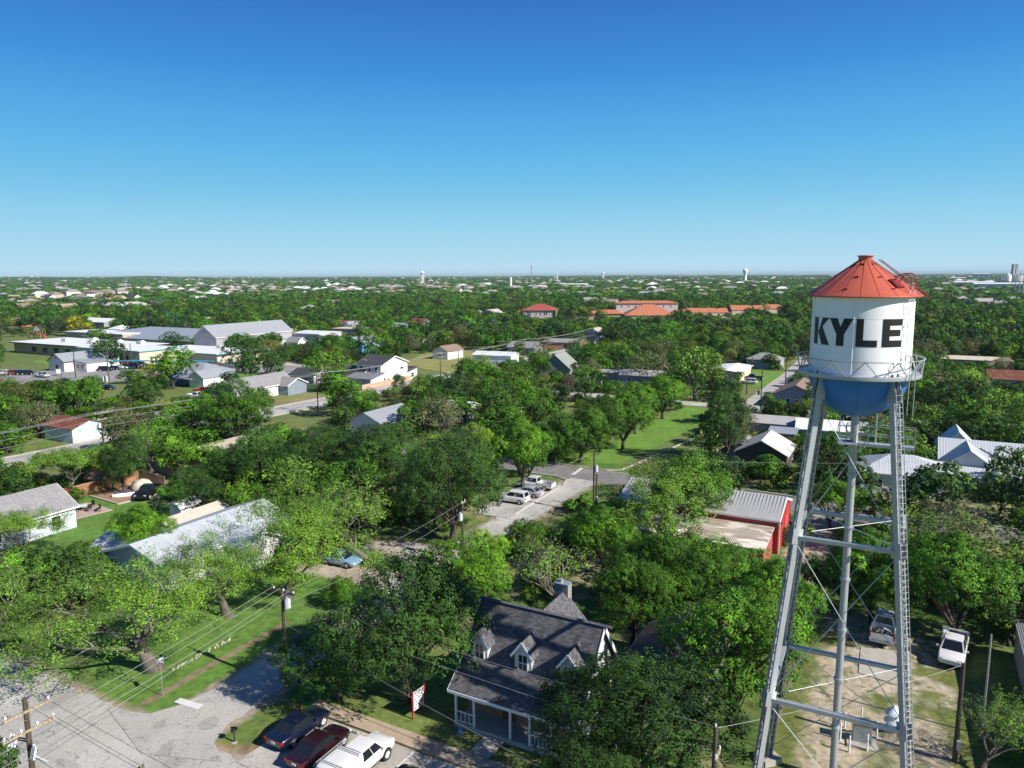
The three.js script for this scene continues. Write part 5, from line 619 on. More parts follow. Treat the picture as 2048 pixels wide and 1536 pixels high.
car('suv', 'teal', 'dark green SUV behind the beige yard wall', -116.5, 82, 0.4); car('sedan', 'black', 'dark sedan beside the green SUV behind the beige yard wall', -112, 88.5, 0.3); car('sedan', 'grey', 'grey car in tree shade beside the main road kerb', -129.5, 102, HP, { y: 0.12 });
car('sedan', 'navy', 'black car in the small marked lot below the school lawn', ...AB(215, 779), 0.5, { y: 0.06 });
car('suv', 'silver', 'silver car beside the pink brick bungalow', ...AB(1150, 694), 0.2, { y: 0.05 }); car('sedan', 'black', 'black car by the grey-roofed cottage among the middle trees', ...AB(1035, 720), 0.2, { y: 0.05 });
const WHICH = ['leftmost', 'second', 'third', 'fourth', 'fifth', 'sixth', 'seventh', 'rightmost'];
[['sedan', 'black', 4], ['suv', 'white', 14], ['sedan', 'silver', 24], ['suv', 'brick', 34], ['suv', 'navy', 48], ['suv', 'black', 58], ['pickup', 'silver', 84]].forEach(([t, p, x], i) => car(t, p, `${{ brick: 'red-brown', navy: 'dark blue' }[p] || p} ${t}, ${WHICH[i]} from the left in the row before the small white hall`, ...AB(x, 752 - (x < 60 ? 2 : -3)), i === 6 ? 0.1 : 0.55, { y: 0.06, name: 'parked_car' }));
[['suv', 'black', 212, 742], ['sedan', 'navy', 229, 740], ['sedan', 'white', 244, 738], ['sedan', 'silver', 256, 737], ['suv', 'navy', 272, 735], ['suv', 'black', 284, 732]].forEach(([t, p, x, y], i) => car(t, p, `${p} ${t}, ${WHICH[i]} from the left in the front row of the school car park`, ...AB(x, y), 0.5, { y: 0.06, name: 'parked_car' }));
[['suv', 'brick', 254, 730], ['suv', 'black', 270, 729], ['sedan', 'maroon', 283, 727], ['suv', 'grey', 297, 725], ['sedan', 'white', 312, 731]].forEach(([t, p, x, y], i) => car(t, p, `${{ brick: 'red-brown' }[p] || p} ${t}, ${WHICH[i]} from the left in the back row of the school car park`, ...AB(x, y), 0.5, { y: 0.06, name: 'parked_car' }));
// ---------------------------------------------------------------- poles, wires, signs and small things
function pole(label, a, b, h, o = {}) {
  const t = onGrid('utility_pole', label, 'utility pole', a, b, o.ry || 0, o.group), p = new B(), r = o.r || 0.14; p.cyl(0, -0.2, 0, r * 1.15, r * 0.85, h + 0.2, 10); part(t, 'pole', p, o.mat || MT.poleWood);
  for (const [y, len, off = 0, insul = 4] of o.arms || []) { const g = new B(); g.box(0.16, y, off, 0.1, 0.12, len); const am = part(t, 'crossarm', g, o.armMat || MT.paleWood); for (let k = 0; k < insul; k++) { const z = off + (k / (insul - 1) - 0.5) * (len - 0.24) * (insul === 4 && (k === 1 || k === 2) ? 1 : 1), q = new B(); q.cyl(0.16, y + 0.06, z, 0.02, 0.02, 0.1, 6); q.cyl(0.16, y + 0.14, z, 0.07, 0.05, 0.13, 8); part(am, 'insulator', q, MT.porcelain); } for (const s of [-1, 1]) { const br = new B(); br.bar(V(0.14, y - 0.02, off + s * len * 0.3), V(0.1, y - 0.6, 0), 0.03, 0.02); part(am, 'brace', br, MT.galv); } }
  for (const [y, x, z] of o.cans || []) { const g = new B(); g.cyl(x, y, z, 0.24, 0.24, 0.75, 14); g.cyl(x, y + 0.75, z, 0.25, 0.12, 0.08, 14); const c = part(t, 'transformer', g, MT.greyCan); const q = new B(); for (const s of [-0.1, 0.1]) q.cyl(x + s, y + 0.8, z, 0.03, 0.02, 0.18, 6); part(c, 'bushing', q, MT.porcelain); }
  for (const [y, dx, dz] of o.brackets || []) { const g = new B(); g.bar(V(0, y, 0), V(dx, y, dz), 0.12, 0.14); const k = part(t, 'bracket_arm', g, MT.darkWood); const q = new B(); for (let i = 0; i < 3; i++) { const f = 0.7 + i * 0.18; q.tube([V(dx * f, y + 0.25, dz * f), V(dx * f + 0.05, y - 0.35, dz * f + 0.22)], [0.06, 0.05], 8); } part(k, 'cutout', q, MT.porcelain); }
  if (o.top) { const q = new B(); q.cyl(0, h, 0, 0.05, 0.05, 0.16, 8); part(t, 'pole_cap', q, MT.porcelain); }
  if (o.meter) { const q = new B(); q.box(0.12, o.meter, r + 0.1, 0.22, 0.6, 0.16); part(t, 'meter_box', q, MT.greyCan); }
  return t;
}
function wire(label, p, q, sag, o = {}) { const A = V(gx(p[0], p[1]), p[2], gz(p[0], p[1])), Z = V(gx(q[0], q[1]), q[2], gz(q[0], q[1])), n = 16, pts = []; for (let i = 0; i <= n; i++) { const t = i / n, v = A.clone().lerp(Z, t); v.y -= sag * 4 * t * (1 - t); pts.push(v); } const b = new B(); b.tube(pts, o.r || 0.014, 4, false); lone('power_line', b, o.mat || MT.wire, label, 'wire', o.group); }
pole('nearest wooden pole with two insulator crossarms over the street at bottom left', -39.9, 19.3, 10, { r: 0.15, arms: [[9.35, 2.4, 0, 2], [8.25, 2.7, 0, 4]], brackets: [[7.6, -1.0, 0.3], [7.45, 1.0, 0.2]] });
const MIDP = [-41.3, 38.7];
pole('wooden pole with dark crossarm at the corner beside the low live oak', ...MIDP, 8, { arms: [[7.85, 2.3, 0, 3]], armMat: MT.darkWood, cans: [[6.7, 0.1, 0.42]], ry: HP });
pole('short stub pole beside the corner utility pole', -40.7, 39.4, 3.6, { r: 0.11 });
{ const e1 = AB(0, 1494, 7.3), e2 = AB(0, 1513, 7.2), e3 = AB(0, 1534, 7.1), e4 = AB(40, 1536, 6.6), ex = (e, k) => [lerp(MIDP[0], e[0], k), lerp(MIDP[1], e[1], k)]; [[e1, -1.05, 8.1, 'outer left'], [e2, -0.35, 8.1, 'middle left'], [e3, 0.6, 8.05, 'right'], [e4, 0, 7.3, 'lowest']].forEach(([e, d, h, n], i) => wire(`${n} pale wire of four crossing the corner lawn toward bottom left`, [MIDP[0] + d, MIDP[1] + 0.1, h], [...ex(e, 1.5), 7.4 - i * 0.15], 0.35, { r: 0.016 })); }
for (const [d, h, n] of [[-0.3, 10.1, 'top'], [0.9, 9.6, 'upper'], [1.15, 8.5, 'middle'], [-1.2, 8.5, 'lower']]) wire(`dark ${n} wire running right from the nearest pole`, [-39.7, 19.3 + d, h], [20, 18.6 + d, h], 0.9, { mat: MT.darkWire, r: 0.012 });
pole('dark service pole with white cap in front of the huge live oak', -7.8, 37, 8, { top: 1, mat: MT.darkWood, arms: [[6.4, 1.1, 0, 2]] });
wire('upper wire passing over the dormered house roof', [-41.3, 38.7, 7.6], [-7.8, 37, 8], 0.25); wire('second wire passing in front of the dormers', [-41.3, 38.6, 6.6], [-7.8, 36.9, 6.5], 0.3); wire('low sagging cable across the porch front', [-41.3, 38.5, 5.6], [-10, 31.5, 5.6], 0.35, { r: 0.016 }); wire('wire continuing right from the dark service pole', [-7.8, 37, 7.9], [4.4, 52.8, 6.9], 0.3); wire('guy cable left of the dark service pole', [-7.8, 37, 6.4], [-10.5, 35.5, 3.2], 0.05); wire('guy cable right of the dark service pole', [-7.8, 37, 6.4], [-5.2, 36.4, 3], 0.05);
pole('tall leaning dark pole among the sparse trees at the yard edge', 4.4, 52.8, 7, { mat: MT.darkWood, r: 0.15, meter: 1.4 }); pole('thin pale pole behind the sparse yard tree', 6.2, 57, 7.5, { r: 0.07, mat: MT.galv });
{ const [a, b] = AB(926, 1122); pole('pole with white transformer beside the green wheelie bin', a, b, 7.0, { cans: [[4.9, 0, 0.36]], r: 0.13, mat: MT.darkWood, arms: [[6.9, 0.9, 0, 2]] }); pole('slim tall pole with white transformer at the cross street corner', -36.1, 89.4, 8.6, { cans: [[5.9, 0.32, 0.0]], r: 0.13 }); pole('shorter dark pole right of the cross street corner pole', -36.6, 91.6, 4.9, { r: 0.14, mat: MT.darkWood, meter: 1.5 });
  wire('upper wire along the side street to the corner pole', [a, b, 6.9], [-36.1, 89.4, 8.5], 0.4); wire('lower wire along the side street to the corner pole', [a, b, 5.8], [-36.1, 89.4, 7.0], 0.5); wire('upper wire from the corner utility pole along the side street', [...MIDP, 7.9], [a, b, 6.9], 0.5); wire('lower wire from the corner utility pole along the side street', [...MIDP, 6.9], [a, b, 5.8], 0.6); wire('wire rising from the cross street corner pole to the meadow', [-36.1, 89.4, 8.4], [-58, 118, 8.5], 0.5); wire('wire from the cross street pole toward the dark trees', [-36.1, 89.4, 8.3], [6, 110, 7.6], 0.8); }
// the line of poles on the main road
const LINE = [[-121, 16], [-119, 74], [-121.5, 128], [-120.5, 178], [-119, 228], [-118, 290]];
LINE.forEach(([a, b], i) => pole(['pole beyond the left edge carrying the main road wires', 'tall pole with white transformer beside the mural building', 'pole among trees beside the main road bend', 'tall pole standing in front of the white two-storey house', 'pole at the corner of the dry field', 'pole by the white shed with flat metal roof'][i], a, b, 9.6, { ry: 0, arms: [[9.4, 2.4, 0, 3], [8.3, 1.6, 0, 2]], cans: i === 1 ? [[6.9, 0, 0.4]] : [] }));
for (let i = 0; i + 1 < LINE.length; i++) for (const [o, h, n] of [[-0.9, 9.6, 'left upper'], [0.1, 9.6, 'middle upper'], [0.9, 9.6, 'right upper'], [0, 8.4, 'lower'], [0.1, 7.2, 'lowest']]) wire(`${n} wire of the main road line, ${['first', 'second', 'third', 'fourth', 'fifth'][i]} span from the left`, [LINE[i][0] + o * 0.7, LINE[i][1] + o * 0.7, h], [LINE[i + 1][0] + o * 0.7, LINE[i + 1][1] + o * 0.7, h], 0.9, { r: i < 2 ? 0.022 : 0.03 });
for (const [px, py, h, l] of [[152, 757, 9, 'pole in front of the small white hall'], [219, 772, 10, 'pole beside the white sign on the school lawn'], [251, 738, 9, 'left of the two thin poles by the flat classrooms'], [264, 738, 9, 'right of the two thin poles by the flat classrooms'], [1493, 789, 5, 'short pole at the bungalow lawn corner'], [1522, 797, 8, 'pole beside the bin on the far right street'], [1570, 780, 9, 'tall dark pole beside the street near the tank'], [1503, 752, 6, 'slim pole behind the two lawn cars'], [1080, 714, 7, 'pole with white transformer right of the parked cars'], [1190, 710, 8, 'pole with white transformer before the small gabled house'], [1024, 700, 8, 'pole among trees left of the pink brick bungalow'], [1288, 672, 9, 'pole at the left of the pale field'], [1403, 660, 9, 'left pole of three before the orange-roofed houses'], [1418, 650, 9, 'middle pole of three before the orange-roofed houses'], [1456, 660, 9, 'right pole of three before the orange-roofed houses'], [1892, 822, 8, 'pole with white transformer at the far right'], [1604, 940, 5, 'thin bare pole left of the tower legs'], [917, 735, 6, 'slim pole on the right end of the dry field']]) pole(l, ...AB(px, py), h, { r: 0.15, mat: MT.darkWood, cans: /transformer/.test(l) ? [[h - 3.2, 0, 0.4]] : [] });
wire('long wire from the white shed to the pink brick bungalow pole', [...AB(992, 726), 8], [...AB(1190, 710), 8], 1.2, { r: 0.03 }); wire('second long wire above the pink brick bungalow', [...AB(900, 740), 8], [...AB(1080, 714), 7], 1.2, { r: 0.03 });
// street furniture by the corner
{ const t = onGrid('street_sign', 'corner sign post with red plate and small blue street plates', 'street sign', -48.9, 33.3); const p = new B(); p.cyl(0, 0, 0, 0.03, 0.03, 2.9, 6); part(t, 'post', p, MT.galv); const s = new B(); s.cyl(0, -0.01, 0, 0.38, 0.38, 0.02, 8); const m = part(t, 'plate', s, MT.redPaint); m.rotation.set(HP - 0.25, 0, 0.7); m.position.set(0, 2.35, 0.05); const k = new B(); k.box(0.0, 2.85, 0, 0.6, 0.16, 0.02, 0.2); k.box(0, 3.03, 0, 0.02, 0.16, 0.6); part(t, 'street_plate', k, M('blue_white_plate', [0.45, 0.55, 0.68], {})); }
{ const t = onGrid('mailbox', 'small dark mailbox on a post on the grass island', 'mailbox', -39.4, 31.9, 0.3); const p = new B(); p.box(0, 0.45, 0, 0.09, 0.9, 0.09); part(t, 'post', p, MT.darkWood); const s = new B(); s.box(0, 0.98, 0, 0.22, 0.16, 0.46); s.add(new THREE.CylinderGeometry(0.11, 0.11, 0.46, 12, 1, false, 0, Math.PI), new THREE.Matrix4().makeRotationX(HP).premultiply(new THREE.Matrix4().makeRotationY(HP).multiply(new THREE.Matrix4().makeRotationZ(0)).setPosition(0, 1.06, 0)).multiply(new THREE.Matrix4())); part(t, 'box', s, MT.dark); const f = new B(); f.box(0.05, 0.04, 0.1, 0.3, 0.08, 0.3); part(t, 'footing', f, MT.concrete); }
{ const t = onGrid('fire_hydrant', 'dull red hydrant in the shade beside the blue coupe', 'hydrant', -37.9, 36.6); const b = new B(); b.lathe([[0.16, 0], [0.16, 0.05], [0.11, 0.06], [0.11, 0.5], [0.14, 0.52], [0.1, 0.64], [0.03, 0.72]], 14); b.tube([V(-0.2, 0.4, 0), V(0.2, 0.4, 0)], 0.05, 8); part(t, 'barrel', b, MT.redPaint); }
{ // the two-post notice board: its lines cannot be read in the photograph
  const t = onGrid('notice_board', 'white notice board with dark illegible lines on two red posts', 'sign', -29.95, 40.5, HP - 0.1); for (const s of [-1, 1]) { const p = new B(); p.box(s * 0.62, 1.1, 0, 0.11, 2.2, 0.11); part(t, 'post', p, MT.redPaint); } const b = new B(); b.box(0, 1.35, 0, 1.1, 1.45, 0.05); part(t, 'board', b, MT.white);
  const art = tex(128, 160, (u, v) => { const row = Math.floor(v * 6), f = v * 6 - row; const ink = f > 0.2 && f < 0.85 && fbm(u * 2 + row * 0.3, f * 0.4 + row * 0.17, 2, 3) > 0.47 && u > 0.06 && u < 0.94; return ink ? 0.05 : 0.78; }, null); const pm = M('notice_print', [1, 1, 1], { o: { map: art } }); for (const s of [-1, 1]) { const g = new THREE.PlaneGeometry(1.06, 1.41); const m = part(t, 'print', g, pm); m.position.set(0, 1.35, s * 0.031); if (s < 0) m.rotation.y = Math.PI; } }
{ const t = onGrid('parking_sign', 'small blue parking sign on a thin leaning post by the pavement', 'sign', -24.95, 38.5, 0.5); const p = new B(); p.tube([V(0, 0, 0), V(-0.1, 1.75, 0)], 0.025, 6); part(t, 'post', p, MT.galv); const b = new B(); b.box(-0.09, 1.5, 0.03, 0.3, 0.46, 0.015); part(t, 'plate', b, M('sign_blue', [0.03, 0.16, 0.42], {})); const w = new B(); w.cyl(-0.09, 1.6, 0.045, 0.03, 0.03, 0.01, 8); w.box(-0.08, 1.5, 0.041, 0.05, 0.12, 0.004); w.box(-0.05, 1.42, 0.041, 0.1, 0.03, 0.004); part(t, 'symbol', w, MT.white); }
{ const st = tag(new THREE.Group(), 'row of pale loose stones edging the corner lawn', 'stone edging'); st.name = numbered('stone_edging'); scene.add(st); const r = rngOf(21), geos = [1, 2, 3].map((s) => { const g = new THREE.DodecahedronGeometry(0.2, 0), q = rngOf(s); for (let i = 0; i < g.attributes.position.count; i += 1) { } g.scale(1, 0.62, 0.8); return g; }); for (let k = 0; k < 34; k++) { const f = k / 33, m = part(st, 'stone', geos[k % 3], M('pale_limestone', [0.6, 0.56, 0.47], { o: { map: T.weather } })); m.position.set(gx(-51.5 + (r() - 0.5) * 0.5, lerp(36.2, 42, f)), 0.07, gz(-51.5 + (r() - 0.5) * 0.5, lerp(36.2, 42, f))); m.rotation.set(r() * 3, r() * 6, r() * 3); const s = 0.3 + r() * 0.45; m.scale.set(s, s, s); } }
{ const t = onGrid('wheelie_bin', 'dark green wheelie bin at the end of the concrete driveway', 'bin', ...AB(907, 1099), 0.2, null, 0.1); const b = new B(); b.add(loft([[-0.3, 0.27, 0.06, 0.95, 1], [0.3, 0.27, 0.06, 0.95, 1]]).geo()); part(t, 'bin_body', b, M('bin_green', [0.015, 0.05, 0.03], { o: { roughness: 0.5 } })); const l = new B(); l.box(0, 1.0, 0, 0.7, 0.06, 0.62); part(t, 'lid', l, mats.bin_green); const w = new B(); for (const s of [-1, 1]) w.tube([V(-0.28, 0.12, s * 0.24), V(-0.28, 0.12, s * 0.32)], 0.12, 10); part(t, 'wheel', w, MT.rubber); }
{ const t = onGrid('wheelie_bin', 'dark wheelie bin beside the far right street', 'bin', ...AB(1517, 790), 0.2, null, 0.06); const b = new B(); b.add(loft([[-0.3, 0.27, 0.06, 0.95, 1], [0.3, 0.27, 0.06, 0.95, 1]]).geo()); part(t, 'bin_body', b, mats.bin_green); const l = new B(); l.box(0, 1.0, 0, 0.7, 0.06, 0.62); part(t, 'lid', l, mats.bin_green); }
// the tower yard
{ const P = onGrid('chain_link_fence', 'chain-link fence with pale posts along the left of the tower yard', 'fence', -6.6, 60); for (let k = 0; k <= 12; k++) { const z = 14 - k * 2.35, p = new B(); p.cyl(0, 0, z, 0.035, 0.035, 2, 8); part(P, 'post', p, MT.galv); } for (const y of [0.1, 1.95]) { const r = new B(); r.tube([V(0, y, 14), V(0, y, -14.2)], 0.025, 6); part(P, 'rail', r, MT.galv); } const m = new B(); for (let k = 0; k < 150; k++) { const z = 14 - k * 0.188; m.bar(V(0, 0.1, z), V(0, 1.92, z - 0.7), 0.008, 0.008); m.bar(V(0, 0.1, z - 0.7), V(0, 1.92, z), 0.008, 0.008); } part(P, 'mesh', m, M('rusty_mesh', [0.3, 0.2, 0.13], {})).userData.kind = 'stuff'; const pb = new B(); pb.bar(V(0, 1.95, 5), V(1.1, 0.05, 4.4), 0.05, 0.05); part(P, 'brace', pb, MT.galv); }
{ const P = onGrid('power_cabinet', 'grey electrical cabinet on a rubble pad ringed by bollards', 'cabinet', -1.15, 52.3, 0.12); const b = new B(); b.box(0, 0.75, 0, 1.2, 1.3, 0.62); part(P, 'cabinet_body', b, M('cabinet_grey', [0.3, 0.32, 0.31], { o: { roughness: 0.5 } })); const d = new B(); for (const s of [-1, 1]) d.box(s * 0.29, 0.75, 0.315, 0.55, 1.2, 0.012); part(P, 'door', d, mats.cabinet_grey); const l = new B(); l.box(0, 1.43, 0, 1.28, 0.07, 0.7); part(P, 'lid', l, M('cabinet_lid', [0.3, 0.2, 0.12], {})); const f = new B(); f.box(0, 0.06, 0.2, 1.9, 0.16, 1.6); part(P, 'pad', f, MT.concrete); }
{ const bo = onGrid('bollard', 'white bollard in front of the cabinet, leftmost', 'bollard', -1.8, 50.6); const b = new B(); b.cyl(0, 0, 0, 0.06, 0.06, 1.22, 10); b.lathe([[0.06, 1.22], [0.045, 1.26], [0.005, 1.28]], 10); part(bo, 'pipe', b, MT.white); bo.userData.group = 'bollards round the cabinet'; [['white bollard in front of the cabinet, right corner', -0.75, 51.3], ['white bollard left of the cabinet', -2.45, 51.8], ['white bollard behind the cabinet on its left', -2.3, 53.4], ['white bollard right of the cabinet', -0.25, 53.2], ['pinkish white pipe standing behind the cabinet', -1.3, 54.6]].forEach(([l, a, q]) => { const c = bo.clone(); c.name = numbered('bollard'); c.position.set(gx(a, q), 0, gz(a, q)); c.userData = { ...bo.userData, label: l }; scene.add(c); }); }
{ const t = onGrid('warning_siren', 'white siren of two stacked cones beside the right tower leg', 'siren', 0.75, 54.6); const p = new B(); p.cyl(0, 0, 0, 0.1, 0.1, 0.8, 10); p.bar(V(-1.2, 0.1, 0.2), V(0, 0.7, 0), 0.06, 0.06); part(t, 'stand', p, MT.darkWood); const w = M('siren_white', [0.72, 0.78, 0.84], { o: { roughness: 0.35 } }); for (const [y, k] of [[0.75, 1], [1.35, 0.96]]) { const b = new B(); b.lathe([[0.25, y - 0.12], [0.62 * k, y], [0.66 * k, y + 0.04], [0.62 * k, y + 0.08], [0.12, y + 0.55], [0.02, y + 0.6]], 28); part(t, 'horn', b, w); } }
// left garden
lone('patio', flat([[-102.5, 55.5], [-102.3, 60.4], [-95.6, 60], [-96.4, 55.2]], 0.03, 0.1), M('patio_slabs', [0.5, 0.38, 0.33], { o: { map: T.concrete } }), 'pinkish paved patio behind the pale blue house', 'patio', null, 'structure');
lone('garden_bed', flat([[-104.6, 62.5], [-104.4, 69.6], [-96.6, 69], [-97.4, 62]], 0.03, 0.09), M('brown_mulch', [0.34, 0.21, 0.14], { o: { map: T.concrete } }), 'brown mulched garden bed with pale edging on the left lawn', 'garden bed', null, 'structure');
{ const b = new B(); b.bar(V(gx(-97.4, 61.9), 0.1, gz(-97.4, 61.9)), V(gx(-96.5, 69), 0.1, gz(-96.5, 69)), 0.3, 0.26); b.bar(V(gx(-104.6, 62.4), 0.1, gz(-104.6, 62.4)), V(gx(-97.4, 61.9), 0.1, gz(-97.4, 61.9)), 0.3, 0.26); lone('garden_edging', b, MT.concrete, 'pale kerb stones edging the mulched garden bed', 'edging'); }
{ const t = onGrid('patio_umbrella', 'closed red patio umbrella beside the pale blue house', 'umbrella', -101.6, 57.3); const p = new B(); p.cyl(0, 0, 0, 0.03, 0.03, 3, 6); part(t, 'pole', p, MT.galv); const c = new B(); c.lathe([[0.3, 0.75], [0.42, 0.8], [0.34, 1.6], [0.16, 2.6], [0.03, 3]], 10); part(t, 'canopy', c, M('umbrella_red', [0.55, 0.02, 0.05], {})); const f = new B(); f.cyl(0, 0.1, 0, 0.3, 0.3, 0.1, 14); part(t, 'base', f, MT.dark); }
{ const t = onGrid('patio_table', 'small pale patio table among dark chairs', 'table', -99.2, 58); const b = new B(); b.cyl(0, 0.72, 0, 0.6, 0.6, 0.04, 18); part(t, 'tabletop', b, M('pale_tabletop', [0.5, 0.6, 0.6], {})); for (const k of [0, 1, 2, 3]) { const l = new B(); l.bar(V(0.4 * Math.cos(k * HP), 0.1, 0.4 * Math.sin(k * HP)), V(0.3 * Math.cos(k * HP), 0.72, 0.3 * Math.sin(k * HP)), 0.05, 0.05); part(t, 'leg', l, MT.dark); } }
{ const c0 = onGrid('patio_chair', 'dark patio chair left of the patio table', 'chair', -100.4, 58, HP); const s = new B(); s.box(0, 0.52, 0, 0.55, 0.06, 0.55); part(c0, 'seat', s, MT.dark); const k = new B(); k.box(0, 0.85, -0.26, 0.55, 0.6, 0.05); part(c0, 'backrest', k, MT.dark); for (const x of [-1, 1]) for (const z of [-1, 1]) { const l = new B(); l.box(x * 0.24, 0.3, z * 0.24, 0.05, 0.42, 0.05); part(c0, 'leg', l, MT.dark); } c0.userData.group = 'dark chairs on the patio'; [['dark patio chair right of the patio table', -98, 58, -HP], ['dark patio chair behind the patio table', -99.2, 59.2, 0.1], ['dark patio chair in front of the patio table', -99, 56.8, Math.PI], ['dark patio chair at the right end of the patio', -96.8, 58.6, -1]].forEach(([l, a, b, r]) => { const c = c0.clone(); c.name = numbered('patio_chair'); c.position.set(gx(a, b), 0, gz(a, b)); c.rotation.y = TH + r; c.userData = { ...c0.userData, label: l }; scene.add(c); }); }
{ const t = onGrid('tarpaulin_pile', 'heaped pale tarpaulin over stored goods by the board fence', 'tarpaulin', -101.6, 68.6); const g = new THREE.SphereGeometry(1.5, 26, 14), p = g.attributes.position, r = rngOf(31); for (let i = 0; i < p.count; i++) { const x = p.getX(i), y = p.getY(i), z = p.getZ(i), n = 0.75 + 0.5 * fbm(x * 0.2 + 0.3, z * 0.2 + y * 0.1, 0, 4); p.setXYZ(i, x * n * 1.15, Math.max(0, y * n * 0.85 + 0.3), z * n); } g.computeVertexNormals(); part(t, 'cover', g, M('cream_tarp', [0.66, 0.6, 0.48], { o: { map: T.weather } })); }
{ const t = onGrid('covered_boat', 'small white and purple covered boat lying on the mulch', 'boat', -100.2, 65, 0.9); const b = new B(); b.add(loft([[-1.8, 0.2, 0.15, 0.5, 0.7], [-1, 0.5, 0.1, 0.62, 0.7], [0.8, 0.48, 0.1, 0.62, 0.7], [1.9, 0.08, 0.3, 0.6, 0.7]]).geo()); part(t, 'hull', b, MT.white); const c = new B(); c.add(loft([[-1.5, 0.3, 0.55, 0.7, 0.7], [0, 0.4, 0.58, 0.85, 0.7], [1.3, 0.2, 0.55, 0.68, 0.7]]).geo()); part(t, 'cover', c, M('purple_cover', [0.07, 0.05, 0.12], {})); }
for (const [px, py, l, h] of [[213, 771, 'white board sign on the school lawn beside a pole', 3], [267, 765, 'small white sign post on the school lawn', 2.2], [118, 752, 'notice frame beside the small white hall door', 2.4]]) { const t = onGrid('lawn_sign', l, 'sign', ...AB(px, py), 0.5); const p = new B(); for (const s of [-1, 1]) p.box(s * 0.9, h * 0.5, 0, 0.1, h, 0.1); part(t, 'post', p, MT.dark); const b = new B(); b.box(0, h * 0.66, 0, 1.7, h * 0.6, 0.08); part(t, 'board', b, MT.white); }
{ const t = onGrid('satellite_dish', 'white satellite dish behind the white gable-roofed cottage', 'satellite dish', ...AB(1511, 918)); const p = new B(); p.cyl(0, 0, 0, 0.04, 0.04, 2.6, 6); part(t, 'mast', p, MT.galv); const b = new B(); b.lathe([[0.02, 0], [0.5, 0.08], [0.9, 0.28]], 20); const m = part(t, 'dish', b, MT.white); m.position.set(0, 2.6, 0); m.rotation.set(0.7, 0, -0.4); }
{ const t = onGrid('playground', 'brown wooden playground with pointed pale roofs beyond the left school wing', 'playground', ...AB(75, 676)); for (const x of [-4, 4]) { const b = new B(); for (const i of [-1, 1]) for (const k of [-1, 1]) b.box(x + i * 1.4, 2, k * 1.4, 0.3, 4, 0.3); b.box(x, 1.8, 0, 3, 0.2, 3); part(t, 'tower', b, MT.brick); const r = new B(); r.lathe([[2.4, 4], [0.05, 6.4]], 4); part(t, 'tower_roof', r, MT.greyMetal); } const s = new B(); s.bar(V(-2.5, 2.4, 0), V(2.5, 2.4, 0), 1.2, 0.15); s.bar(V(5.5, 2, 0), V(9, 0.2, 0.5), 0.7, 0.1); part(t, 'bridge', s, MT.redPaint); }
